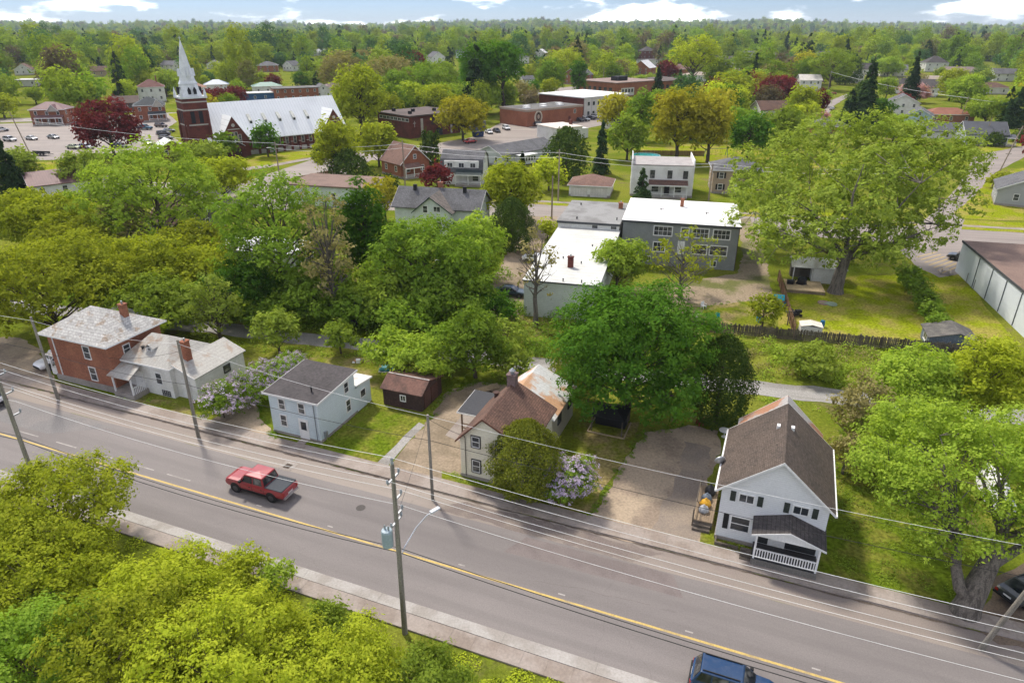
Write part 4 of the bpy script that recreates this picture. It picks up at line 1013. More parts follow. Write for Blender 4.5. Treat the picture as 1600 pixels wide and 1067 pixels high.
r = MB().box(-4.8, 6.3, -.3, 12.3, 4, 4.3).build('roof', mat('pinkish_white_roof', (.62, .56, .5)), t)
MB().box(6.31, 10, 2, 10, 0, 3.2).build('side_wing', M_whitewall, t)
MB().box(4.6, 5.4, 5, 6, 4.3, 5.8).build('chimney', M_brickdark, r)
for x in (-2.5, 1.0, 4): window(t, 'f', x, 2.6, .8, .9, 0, 1, 1, M_darktrim)
# ---------------------------------------------------------------- houses across the residential street
M_tan_sid = mat('tan_siding', (.46, .35, .25), .85, (.4, .3, .21), .4, .6, 6, .06, 'siding', .22)
M_greysiding = mat('light_grey_siding', (.42, .43, .44), .85, (.36, .37, .38), .4, .6, 6, .06, 'siding', .22)
house('white garage with faded hip roof and double doors', 18.3, 157.3, -13, 9.2, 8.5, 2.4, 4.3, 'hip', M_whitewall, M_shingle_pink, 1, 0, 0, name='garage', cat='garage')
gar = bpy.data.objects['garage']
for x in (-2.3, 2.1): MB().box(x - 1.9, x + 1.9, -4.32, -4.26, 0, 2.1).build('garage_door', mat('panelled_white', (.62, .6, .57), .7, pattern='ribx', per=.62), gar)
t = house('white flat roofed block house with brown porch roof', 34.3, 158.6, -9, 13.6, 11, 6.8, 7, 'flat', M_whitewall, mat('pinkgrey_roof', (.42, .39, .38), .8), 2, 0, 2, porch=None, over=.05)
for x in (-2.2, 1.6, 5.0): window(t, 'f', x, 5.0, .9, 1.6, -5.5, 1, 2, M_darktrim, .07)
for x in (-6.8, 6.62): MB().box(x, x + .18, -5.6, 5.6, 6.6, 8.2).build('parapet', M_white, t)
porch_part(t, -2.9, 5.6, -5.5, 2.2, 2.9, M_shingle_brown, M_white)
door(t, 'f', 1.2, -5.5, .95, 2.0, .45, M_darktrim); window(t, 'f', 3.6, 1.7, 1.5, 1.2, -5.5); window(t, 'f', -1.4, 1.7, 1.5, 1.2, -5.5)
house('tan two storey house with grey hip roof and black shutters', 51.8, 160.5, -10, 10.5, 9.5, 5.2, 7.6, 'hip', M_tan_sid, M_shingle_grey, 2, 3, 2, shut=M_black, fdoor=1)
t = house('white house with grey cross gable roof and dark green trim', -13.0, 127.0, -13, 16, 8, 4.9, 7.5, 'gx', mat('minty_white_siding', (.6, .66, .64), .85, pattern='siding', per=.2), M_shingle_grey, 2, 0, 2, over=.5)
M_greentrim = mat('dark_green_trim', (.02, .06, .05), .7)
gable_wall(t, -3.4, 3.4, -6, -3.98, 4.6, 7.1, 'y', mat('minty_white_siding', (.6, .66, .64)), -.3, 'cross_gable')
gable_roof(t, -3.4, 3.4, -6, 0.5, 4.6, 7.2, 'y', mat('mossy_shingles', (.2, .17, .15), .95, (.12, .11, .1), 1.2, .9), .45, .14, -.3, 'cross_gable_roof', M_greentrim)
window(t, 'f', -1.3, 5.0, .8, 1.2, -6); window(t, 'f', .9, 5.1, 1.2, .9, -6, 2, 1); window(t, 'f', -1.2, 2.2, .9, 1.3, -6); window(t, 'f', 1.2, 2.2, .9, 1.3, -6)
chimney(t, -.4, .4, 6.4, 8.5, M_brickred, .9, .6)
for x in (-5.0, 4.6): MB().box(x - .3, x + .3, -.9, -.4, 7.0, 8.2).build('roof_vent', M_black, t)
# gambrel house
t = root('gambrel_house', 'white gambrel roofed house with dark porch roof behind the red shrub', 'house', -11.6, 170, -8)
MB().box(-5, 5, -4, 4.5, 0, 3.0).build('wall', M_whitewall, t)
MB().prism([(-4, 3.0), (4.5, 3.0), (3.6, 5.8), (.25, 7.4), (-3.1, 5.8)], 'x', -5, 5).build('upper_wall', M_whitewall, t)
V = []
for x in (-5.3, 5.3):
    V += [(x, -4.3, 2.95), (x, -3.2, 5.95), (x, .25, 7.6), (x, 3.7, 5.95), (x, 4.8, 2.95), (x, 4.7, 2.75), (x, 3.6, 5.8), (x, .25, 7.4), (x, -3.1, 5.8), (x, -4.2, 2.75)]
MB().add(V, [(i, i + 1, i + 11, i + 10) for i in range(9)] + [(9, 0, 10, 19)] + [(0, 1, 8, 9), (1, 2, 7, 8), (2, 3, 6, 7), (3, 4, 5, 6)] + [(19, 18, 11, 10), (18, 17, 12, 11), (17, 16, 13, 12), (16, 15, 14, 13)]).build('roof', M_shingle_grey, t)
MB().box(-4.2, 4.2, -3.9, -2, 3.6, 5.6).build('shed_dormer', M_whitewall, t)
for x in (-2.8, 0, 2.8): window(t, 'f', x, 4.6, 1.2, 1.0, -3.9, 2, 1)
porch_part(t, -1.2, 5.2, -4, 2.4, 2.7, mat('black_green_shingles', (.03, .045, .045)), M_white)
window(t, 'r', 0, 5.2, .9, 1.2, 5); window(t, 'r', -1.5, 1.7, .9, 1.2, 5); window(t, 'f', 3.4, 1.6, 1.4, 1.2, -4); door(t, 'f', .6, -4, .95, 2.0, .4)
t = house('long pale grey bungalow with grey roof and white sunroom', 1.5, 200, 46, 22, 10, 3, 5.0, 'gx', mat('pale_grey_siding', (.5, .52, .54), .85), M_shingle_grey, 1, 6, 2)
MB().box(-6, -.5, -7.6, -5.02, .2, 2.6).build('sunroom', mat('sunroom_white', (.6, .62, .63)), t)
MB().box(-6.4, -.2, -8.1, -5.0, 2.6, 2.75).build('sunroom_roof', M_white, t)
for k in range(5): window(t, 'f', -5.4 + k * 1.1, 1.6, .8, 1.1, -7.6, 1, 1)
t = house('orange brick house with steep faded roof and front porch', -27.6, 179.5, 40, 8.5, 9.5, 3.6, 7.6, 'gy', M_brickorange, M_shingle_pink, 1, 2, 2)
porch_part(t, -4.2, 1, -4.75, 2.2, 2.6, M_shingle_pink, M_white)
house('low house with maroon metal roof beside the gravel street', -103.5, 157.5, 40, 13, 9, 3, 5.2, 'gx', M_whitewall, M_shingle_maroon, 1, 3, 2)
house('brown roofed cottage with dormer left of the tall belt tree', -61.0, 126.5, -20, 9, 9, 3.0, 6.0, 'gx', mat('dark_siding', (.12, .11, .11)), M_shingle_brown, 1, 2, 1, porch=(-3, 3, 2.0, 2.4))
house('long low white roofed garage row half hidden in the belt trees', -46.0, 108.0, -16, 26, 7, 2.8, 3.0, 'flat', M_whitewall, mat('white_roof', (.65, .65, .66)), 1, 4, 1, name='garage_row', cat='garage')
house('flat brown roofed shop on the street corner behind the belt trees', -38.0, 148.0, -14, 17, 11, 4.5, 4.7, 'flat', mat('minty_white_siding', (.6, .66, .64)), M_brownroof, 1, 4, 2, name='shop_building', cat='building')
house('tiny white shed with pale roof among the belt trees', -9.4, 101, -14, 3.2, 2.6, 2.2, 2.5, 'flat', M_whitewall, mat('white_roof', (.65, .65, .66)), 1, 0, 0, name='shed', cat='shed')
house('small olive roofed cottage behind the bright maple', -87, 152, 40, 8, 8, 3.2, 5, 'gx', mat('olive_cottage', (.3, .3, .24)), mat('olive_roof', (.17, .17, .12)), 1, 2, 1)
def H2(label, u, v, ang, w, d, he, hr, roof, wall, rm, st=2, nf=3, ns=2, **k):
    x, y = G(u, v); a = R(ang)
    return house(label, x - math.sin(a) * d / 2, y + math.cos(a) * d / 2, ang, w, d, he, hr, roof, wall, rm, st, nf, ns, **k)
t = H2('brick house with maroon hip roof and white porch beside the parking lot', 78, 196, 8, 12, 9, 5.6, 8.2, 'hip', M_brickred, M_shingle_maroon, 2, 3, 2, porch=(-4, 6, 2.4, 2.8))
gable_wall(t, .5, 4.5, -5.0, -3, 5.0, 7.4, 'y', M_stone, name='front_gable', z0=5.0); gable_roof(t, .5, 4.5, -5.0, -1, 5.2, 7.4, 'y', M_shingle_maroon, .3, name='front_gable_roof', trim=M_white)
t = H2('brick house with dark hip roof and white porch near the church tower', 238, 190, 25, 11, 10, 6, 9, 'hip', M_brickorange, mat('green_black_shingles', (.07, .08, .085), .9), 2, 3, 2, porch=(-1, 5.5, 2.4, 2.8))
gable_wall(t, 1, 5, -5.6, -3, 5.6, 8.3, 'y', M_stone, name='front_gable', z0=5.4); gable_roof(t, 1, 5, -5.6, -1, 5.6, 8.3, 'y', mat('green_black_shingles', (.07, .08, .085)), .3, name='front_gable_roof', trim=M_white)
H2('tall white house with dull red mansard roof behind the dark roofed brick house', 240, 160, 25, 12, 11, 7, 10.5, 'hip', M_whitewall, mat('dull_red_roof', (.17, .07, .06)), 2, 3, 2, chim=(3, 0, 12))
H2('dark brown roofed house beside the tall white mansard house', 200, 176, 25, 10, 9, 4, 6.5, 'gx', mat('dark_siding', (.12, .11, .11)), mat('dark_brown_roof', (.13, .09, .075)), 1, 3, 2)
H2('pink roofed bungalow right behind the church spire', 309, 150, 20, 9, 9, 4, 6.5, 'hip', M_whitewall, mat('salmon_roof', (.36, .2, .14)), 1, 3, 2)
H2('house with blue metal hip roof behind the maroon hedge trees', 340, 146, 20, 13, 10, 4.5, 7, 'hip', M_whitewall, mat('blue_metal_roof', (.16, .22, .33), .5), 1, 3, 2)
H2('long blue shop building with white flat roof behind the church', 408, 160, 25, 20, 9, 4.2, 4.4, 'flat', mat('blue_wall', (.04, .12, .26)), mat('pale_shop_roof', (.55, .56, .56)), 1, 4, 1, name='shop_building', cat='building')
H2('shop with green metal roof behind the blue shop', 420, 149, 25, 15, 9, 4.5, 6.5, 'hip', M_whitewall, mat('green_metal_roof', (.1, .24, .2), .5), 1, 3, 1, name='shop_building', cat='building')
H2('brick flat roofed shop above the church ridge', 465, 158, 25, 22, 12, 6, 6.3, 'flat', M_brickorange, M_flatgrey, 2, 6, 2, name='shop_building', cat='building')
H2('small white gabled house beside the brick shop', 507, 156, 25, 9, 9, 4.5, 7.5, 'gy', M_whitewall, M_shingle_grey, 1, 2, 1)
H2('long low pink roofed building beside the small white gable', 530, 150, 25, 16, 9, 4.5, 6.5, 'hip', M_brickred, mat('dusty_pink_roof', (.25, .19, .18)), 1, 3, 1)
FAR = [
 ('white roofed house high in the far trees', 500, 88, 30, 18, 12, 4, 8, 'gx', M_whitewall, mat('white_roof', (.65, .65, .66)), 1),
 ('grey hip roofed brick house in the far trees', 419, 113, 15, 16, 13, 5, 8, 'hip', M_brickred, M_shingle_grey, 2),
 ('pale gabled house beside the grey hip roofed brick house', 450, 112, -30, 11, 10, 4.5, 8, 'gy', M_whitewall, M_shingle_grey, 1),
 ('brown gabled brick house with pale bargeboards behind the lime tree', 687, 130, -35, 13, 12, 5.5, 10, 'gy', M_brickred, M_shingle_brown, 2),
 ('white gabled house with steep grey roof beside the red leafed trees', 686, 100, 35, 15, 12, 6, 11, 'gy', M_whitewall, M_shingle_grey, 2),
 ('pale blue house behind the big willow', 722, 92, 10, 12, 11, 6, 9, 'gx', M_bluesid, M_shingle_grey, 2),
 ('pale grey house beside the vivid yellow tree', 815, 100, 20, 16, 12, 6, 9, 'hip', M_whitewall, M_shingle_grey, 2),
 ('white gable house behind the vivid yellow tree', 843, 90, -20, 13, 11, 5, 9, 'gy', M_whitewall, mat('white_roof', (.65, .65, .66)), 2),
 ('brick house with grey gable roof beyond the school street', 914, 133, 35, 13, 14, 6, 9.5, 'gx', M_brickred, M_shingle_grey, 2),
 ('white shed by the street beyond the school', 826, 132, 20, 8, 7, 3, 5, 'gx', M_whitewall, M_shingle_grey, 1),
 ('white roofed gabled brick house far behind the school annex', 1000, 117, -30, 14, 16, 5, 10, 'gy', M_brickorange, mat('white_roof', (.65, .65, .66)), 2),
 ('tall red brick house with dark roof in the far trees', 1014, 93, 15, 16, 14, 9, 13, 'hip', M_brickdark, M_shingle_dark, 2),
 ('long white flat roofed building behind the school annex', 1025, 105, 20, 26, 14, 6, 6.4, 'flat', M_whitewall, M_flatgrey, 2),
 ('orange roofed brick house behind the dark spruces', 1062, 120, 20, 22, 14, 5, 8.5, 'hip', M_brickorange, M_shingle_pink, 2),
 ('low tan roofed house next to the orange roofed brick house', 1095, 128, 15, 18, 12, 4, 6, 'hip', M_whitewall, mat('tan_roof', (.4, .33, .27)), 1),
 ('dark roofed long house beyond the big round green tree', 1128, 105, 5, 24, 14, 5, 9, 'gx', M_whitewall, M_shingle_dark, 1),
 ('white house far behind the dark roofed long house', 1172, 95, 10, 17, 13, 7, 9.5, 'gx', M_whitewall, M_shingle_grey, 2),
 ('white house with pale roof beside the maroon tree', 1265, 143, -6, 12, 10, 6, 8.8, 'gx', M_whitewall, mat('pale_cream_roof', (.6, .56, .52)), 2),
 ('steep white gabled house with tan roof behind the dark spruce', 1338, 131, -25, 8, 12, 5, 10, 'gy', M_whitewall, mat('tan_roof', (.4, .33, .27)), 2),
 ('white house with long slate roof in the far right trees', 1350, 117, -20, 26, 12, 4, 8, 'gx', M_whitewall, M_shingle_dark, 1),
 ('cream house under the round green tree', 1395, 120, -20, 18, 12, 5, 8, 'gx', M_cream, M_shingle_grey, 2),
 ('white house with dark hip roof standing high in the trees', 1462, 113, -10, 17, 14, 7, 12, 'hip', M_whitewall, M_shingle_dark, 2),
 ('white cottage with slate gable behind the pink blossom', 1400, 147, -25, 12, 10, 4.5, 8, 'gx', M_whitewall, M_shingle_dark, 1),
 ('small white house with dark roof beside the pink blossom', 1446, 152, -35, 9, 13, 5, 8.5, 'gx', M_whitewall, M_shingle_dark, 1),
 ('tan bungalow with broad brown roof behind the small white house', 1465, 139, -20, 24, 13, 4, 7, 'hip', mat('tan_wall', (.4, .33, .26)), mat('tan_roof', (.4, .33, .27)), 1),
 ('long tan roofed bungalow at the top of the hill street', 1500, 121, -15, 30, 13, 4, 7, 'hip', mat('tan_wall', (.4, .33, .26)), mat('dusty_pink_roof', (.25, .19, .18)), 1),
 ('white house with blue grey gable and dark shutters above the pale blue garage', 1408, 181, -22, 12, 10, 5.2, 8.2, 'gy', M_whitewall, M_shingle_grey, 2),
 ('pale blue gabled garage house beside the big poplar crown', 1432, 202, -28, 9, 11, 4.6, 7, 'gy', mat('pale_aqua_siding', (.42, .55, .58)), M_shingle_grey, 1),
 ('red brick bungalow with rust coloured hip roof', 1484, 193, -8, 17, 10, 3.2, 5.4, 'hip', M_brickred, mat('rust_red_roof', (.3, .125, .08)), 1),
 ('low slate roofed house behind the big poplar crown', 1478, 219, -12, 17, 9, 2.8, 5, 'gx', M_whitewall, mat('slate_roof', (.12, .125, .14)), 1),
 ('grey roofed house beside the pink flowering tree', 1295, 212, -10, 13, 9, 3, 5.2, 'hip', M_brickred, M_shingle_grey, 1),
 ('brown roofed house with white dormer beside the yellow green tree', 1215, 186, 5, 15, 11, 3.5, 6.5, 'gx', M_whitewall, M_shingle_brown, 1),
 ('grey roofed house behind the round lime tree near the clinic', 985, 205, 20, 12, 9, 3, 5, 'gx', M_whitewall, M_shingle_grey, 1),
 ('white gabled house left of the spruces by the far left trees', 38, 118, 20, 12, 10, 4, 8, 'gy', M_whitewall, M_shingle_brown, 1),
 ('white roofed building in the far left trees', 52, 136, 15, 18, 11, 4, 5, 'flat', M_whitewall, mat('white_roof', (.65, .65, .66)), 1),
 ('tiny white house far behind the grey budding trees', 560, 78, 20, 14, 11, 5, 9, 'gx', M_whitewall, M_shingle_grey, 2),
 ('tiny pale house with brown roof near the radio mast', 640, 72, -15, 16, 12, 5, 9, 'gx', M_cream, M_shingle_brown, 2),
 ('tiny white cottage far above the church roof', 335, 108, 15, 12, 10, 4, 7, 'gy', M_whitewall, M_shingle_grey, 1),
 ('tiny grey roofed house far above the church tower', 262, 112, -20, 14, 11, 5, 8, 'gx', M_whitewall, M_shingle_grey, 2),
 ('tiny tan house far above the maroon maple', 160, 120, 25, 14, 10, 4, 7, 'gx', M_tan_sid, M_shingle_brown, 1),
 ('tiny white house far above the vivid lemon tree', 872, 74, 10, 18, 12, 6, 10, 'gx', M_whitewall, M_shingle_grey, 2),
 ('tiny brick house far above the brick house beyond the school street', 945, 82, -25, 16, 13, 6, 10, 'gy', M_brickred, M_shingle_grey, 2),
 ('tiny white house far above the big round green tree', 1118, 74, 20, 20, 14, 6, 10, 'gx', M_whitewall, M_shingle_dark, 2),
 ('tiny tan roofed house far above the broad maroon tree', 1215, 92, -10, 18, 12, 4, 8, 'hip', M_whitewall, mat('tan_roof', (.4, .33, .27)), 1),
 ('tiny white house far above the curving street', 1290, 95, 15, 15, 11, 5, 9, 'gx', M_whitewall, M_shingle_grey, 2),
 ('tiny white farmhouse at the far right fields', 1425, 78, 5, 20, 14, 7, 11, 'gx', M_whitewall, M_shingle_dark, 2),
 ('tiny pale bungalow far above the long tan bungalow', 1545, 96, -10, 24, 13, 4, 7, 'hip', M_whitewall, M_shingle_grey, 1),
 ('pale house with grey roof half hidden at the far right edge', 1572, 128, -15, 16, 12, 5, 8, 'gx', M_whitewall, M_shingle_grey, 2),
 ('brown roofed bungalow above the bright tree by the grey cottage', 1548, 148, -12, 18, 11, 3.5, 6, 'hip', M_whitewall, M_shingle_brown, 1),
 ('white house with grey gable behind the round green tree at the centre right', 1150, 118, 10, 15, 12, 5, 9, 'gy', M_whitewall, M_shingle_grey, 2),
 ('pale house with dark roof between the big willow and the lemon tree', 800, 118, 15, 14, 11, 5, 8, 'gx', M_whitewall, M_shingle_dark, 1),
]
for q in FAR:
    H2(*q, 3, 2)
t = H2('pale grey cottage with grey roof and corner porch by the side street', 1538, 228, -12, 12, 9, 3.6, 6.8, 'gx', mat('pale_blue_grey', (.45, .49, .52), .85), mat('slate_roof', (.12, .125, .14)), 1, 2, 1)
porch_part(t, 3.0, 8.5, -3.2, 2.4, 2.6, mat('slate_roof', (.12, .125, .14)), M_white)
t = house('grey sided gabled house at the right edge of the lawn', 112.5, 147.0, -30, 14, 11, 3.4, 6.8, 'gy', M_greysiding, M_shingle_grey, 1, 2, 2)
# ---------------------------------------------------------------- vehicles
M_cargl = glass('car_glass', (0.012, 0.016, 0.02), 0.06)
M_red_lens = paint('red_lens', (0.35, 0.01, 0.01), .2)
M_lens = paint('clear_lens', (0.6, 0.62, 0.64), .15)
M_tonneau = mat('tonneau_vinyl', (0.07, 0.077, 0.088), 0.95, fvar=.1)
SPEC = {
 'pickup': dict(L=5.9, hw=1.0, st=[(-2.92, .55, 1.16, .93), (-2.8, .5, 1.2, .99), (-1.05, .45, 1.22, 1.0), (1.35, .45, 1.24, 1.0), (2.55, .45, 1.2, .98), (2.86, .48, 1.1, .93), (2.97, .55, .92, .86)],
                cab=(1.5, .8, -.92, -1.12, .95, .82, 1.19, 1.93), wb=(1.85, -1.75), wr=.42, posts=(.0,)),
 'suv': dict(L=4.75, hw=.95, st=[(-2.35, .5, .95, .86), (-2.2, .42, 1.05, .93), (-1, .4, 1.07, .95), (.95, .4, 1.05, .95), (1.9, .4, .98, .92), (2.25, .42, .86, .85), (2.38, .5, .7, .75)],
             cab=(1.2, .4, -1.85, -2.25, .89, .72, 1.03, 1.72), wb=(1.45, -1.4), wr=.37, posts=(-.25, -1.2)),
 'sedan': dict(L=4.6, hw=.9, st=[(-2.3, .5, .9, .8), (-2.15, .4, .98, .87), (-1, .35, 1.0, .9), (.9, .35, .96, .9), (1.8, .36, .86, .87), (2.15, .4, .74, .8), (2.3, .48, .62, .7)],
               cab=(1.15, .25, -1.0, -1.75, .84, .64, .95, 1.43), wb=(1.4, -1.35), wr=.33, posts=(-.3,)),
}
VPROTO = {}
def vehicle_proto(kind):
    sp = SPEC[kind]
    o = link(kind, None)
    st = sp['st']; V = []; Fc = []
    for x, zb, zt, hw in st:
        ring = [(hw * .9, zb), (hw, zb + .2), (hw * 1.005, zt - .2), (hw * .93, zt - .03), (hw * .6, zt), (-hw * .6, zt), (-hw * .93, zt - .03), (-hw * 1.005, zt - .2), (-hw, zb + .2), (-hw * .9, zb)]
        V += [(x, y, z) for y, z in ring]
    for i in range(len(st) - 1):
        for k in range(10):
            k2 = (k + 1) % 10
            Fc.append((i * 10 + k, i * 10 + k2, (i + 1) * 10 + k2, (i + 1) * 10 + k))
    Fc += [tuple(range(10)), tuple(range((len(st) - 1) * 10, len(st) * 10))[::-1]]
    body = MB().add(V, Fc).build('body', M_white, o, bevel=.03)
    a, b, c, d, h0, h1, z0, z1 = sp['cab']
    rnd_ = .1
    C8 = [(a, -h0, z0), (a, h0, z0), (d, h0, z0), (d, -h0, z0), (b, -h1, z1), (b, h1, z1), (c, h1, z1), (c, -h1, z1)]
    mid = [((b + c) / 2, 0, z1 + .05)]
    cabin = MB().add([(x, y, z - (.03 if z == z0 else 0)) for x, y, z in C8] + mid, [(0, 4, 5, 1), (1, 5, 6, 2), (2, 6, 7, 3), (3, 7, 4, 0), (4, 8, 5), (5, 8, 6), (6, 8, 7), (7, 8, 4)]).build('cabin', M_white, o, bevel=.05)
    def lerp(p, q, t): return tuple(p[i] + (q[i] - p[i]) * t for i in range(3))
    def glassq(name, p0, p1, p2, p3, nrm):
        # p0,p1 bottom, p2,p3 top
        q = [lerp(p0, p3, .12), lerp(p1, p2, .12), lerp(p1, p2, .9), lerp(p0, p3, .9)]
        q = [lerp(q[0], q[1], .05), lerp(q[0], q[1], .95), lerp(q[3], q[2], .95), lerp(q[3], q[2], .05)]
        e = .012
        mk(name, [(x + nrm[0] * e, y + nrm[1] * e, z + nrm[2] * e) for x, y, z in q], [(0, 1, 2, 3)], M_cargl, o)
    glassq('windscreen', C8[1], C8[0], C8[4], C8[5], (.8, 0, .6))
    glassq('rear_window', C8[3], C8[2], C8[6], C8[7], (-.9, 0, .4))
    cuts = [a - .28] + list(sp['posts']) + [d + .12]
    for sgn in (-1, 1):
        for i in range(len(cuts) - 1):
            x1_, x0_ = cuts[i], cuts[i + 1]
            def top(x):
                lo, hi = c + .05, b - .02
                return max(lo, min(hi, x))
            p = [(x0_, sgn * h0, z0), (x1_, sgn * h0, z0), (top(x1_), sgn * h1, z1), (top(x0_), sgn * h1, z1)]
            glassq('side_window', *p, (0, sgn * .97, .25))
    for x in sp['wb']:
        for sgn in (-1, 1):
            wr = sp['wr']
            w = MB().lathe([(wr * .55, -.13), (wr * .93, -.13), (wr, -.08), (wr, .08), (wr * .93, .13), (wr * .55, .13)], 16).build('wheel', M_black, o, (x, sgn * (sp['hw'] - .1), wr))
            w.rotation_euler = (R(90), 0, 0)
            rr = MB().lathe([(wr * .62, -.135), (wr * .62, .135)], 10).build('rim', mat('dark_rim', (.12, .12, .13), .4, metal=.6), w)
            ar = MB().lathe([(wr * 1.2, -.04), (wr * 1.2, .04)], 16).build('wheel_arch', M_black, o, (x, sgn * (sp['hw'] - .033), wr + .05)); ar.rotation_euler = (R(90), 0, 0)
    xf, xr = st[-2][0], st[1][0]
    for sgn in (-1, 1):
        y = sgn * st[-2][3] * .72
        MB().box(xf - .25, xf + .06, y - .2, y + .2, st[-2][2] - .28, st[-2][2] - .1).build('headlight', M_lens, o)
        y = sgn * st[0][3] * .9
        MB().box(st[0][0] - .03, st[0][0] + .25, y - .1, y + .1, st[0][2] - .38, st[0][2] - .08).build('tail_light', M_red_lens, o)
        MB().box(a - .42, a - .22, sgn * (h0 + .02), sgn * (h0 + .24), z0 + .05, z0 + .22).build('mirror', M_black, o)
    MB().box(st[-1][0] - .25, st[-1][0] + .03, -.7, .7, .42, .6).build('front_bumper', M_black, o)
    MB().box(st[0][0] - .12, st[0][0] + .1, -.85, .85, .48, .64).build('rear_bumper', M_chrome if kind == 'pickup' else M_black, o)
    for sgn in (-1, 1):
        for xs in ([1.3, .1, -1.08] if kind == 'pickup' else [.95, -.25, -1.25]):
            MB().box(xs - .012, xs + .012, sgn * sp['hw'] * 1.006 - .006, sgn * sp['hw'] * 1.006 + .006, .62, st[2][2] - .18).build('door_seam', M_black, o)
        for xs in ([.25, -.93] if kind == 'pickup' else [-.1, -1.1]):
            MB().box(xs - .02, xs + .16, sgn * (sp['hw'] + .012) - .015, sgn * (sp['hw'] + .012) + .015, st[2][2] - .3, st[2][2] - .25).build('door_handle', M_black, o)
        MB().box(sp['wb'][1] + .55, sp['wb'][0] - .55, sgn * sp['hw'] * .985 - .02, sgn * sp['hw'] * .985 + .02, .4, .56).build('rocker_panel', M_black, o)
    MB().box(st[-1][0] - .05, st[-1][0] + .02, -.55, .55, .62, st[-1][2] - .04).build('grille', M_black, o)
    MB().box(st[0][0] - .015, st[0][0] + .05, -.26, .26, .68, .8).build('number_plate', M_white, o)
    if kind == 'pickup':
        MB().box(-2.84, -1.16, -.94, .94, 1.19, 1.27).build('tonneau_cover', M_tonneau, o, bevel=.02)
        MB().box(-2.96, -2.9, -.3, .3, .8, .84).build('tailgate_badge', M_chrome, o)
    else:
        for sgn in (-1, 1): MB().box(c + .1, b - .1, sgn * (h1 - .12) - .025, sgn * (h1 - .12) + .025, z1 + .02, z1 + .07).build('roof_rail', M_black, o)
    return o
def vehicle(kind, pm, label, x, y, ang, cat=None, group=None, name=None):
    if kind not in VPROTO:
        VPROTO[kind] = [vehicle_proto(kind), False]
    p, used = VPROTO[kind]
    o = copy_tree(p) if used else p
    if not used:
        VPROTO[kind][1] = True
    o.name = name or {'pickup': 'pickup_truck', 'suv': 'parked_car', 'sedan': 'parked_car'}[kind]
    o.location = (x, y, 0.02); o.rotation_euler = (0, 0, R(ang))
    tag(o, label, cat or {'pickup': 'pickup truck', 'suv': 'car', 'sedan': 'car'}[kind], group)
    for ch in o.children:
        if ch.name.split('.')[0] in ('body', 'cabin'):
            ch.material_slots[0].link = 'OBJECT'; ch.material_slots[0].material = pm
    return o
P_red = paint('red_paint', (0.28, 0.009, 0.018), .3)
P_blue = paint('blue_paint', (0.006, 0.035, 0.1), .25)
P_white = paint('white_paint', (0.72, 0.72, 0.72))
P_black = paint('black_paint', (0.015, 0.015, 0.017))
P_silver = paint('silver_paint', (0.42, 0.44, 0.46), .3, .6)
P_dgrey = paint('dark_grey_paint', (0.05, 0.055, 0.06), .3, .3)
P_teal = paint('teal_blue_paint', (0.02, 0.1, 0.16))
P_brown = paint('brown_paint', (0.1, 0.06, 0.05))
P_bred = paint('bright_red_paint', (0.5, 0.02, 0.02))
vehicle('pickup', P_red, 'red crew cab pickup with grey bed cover driving on the main road', *AP(-36.3, 35.3), 180 + ANG_A)
vehicle('suv', P_blue, 'blue car driving along the near lane of the main road', *AP(1.7, 30.1), ANG_A, name='suv')
vehicle('suv', P_white, 'white car entering the picture on the main road by the utility pole', *AP(-72.3, 36.4), 180 + ANG_A, name='suv')
vehicle('suv', P_white, 'white car parked beside the brick house porch', *AP(-73.6, 45.6), ANG_A - 100)
vehicle('pickup', P_bred, 'red truck parked behind the white car at the brick house', *AP(-74.5, 52.4), ANG_A - 20)
x, y = G(798, 462); vehicle('sedan', paint('dark_teal_paint', (.015, .04, .06)), 'dark teal car parked beside the low pale green block', x, y, -12)
x, y = G(838, 410); vehicle('sedan', P_white, 'white car parked in the sandy lane beyond the dark teal car', x, y, -20)
x, y = G(1505, 408); vehicle('suv', P_dgrey, 'dark grey car parked at the corner of the white commercial building', x, y, 140)
x, y = G(1606, 930); vehicle('sedan', P_dgrey, 'dark car parked behind the old maple trunk', x, y, 20)
x, y = G(735, 224); vehicle('sedan', P_bred, 'bright red car on the street beside the parish hall', x, y, 42)
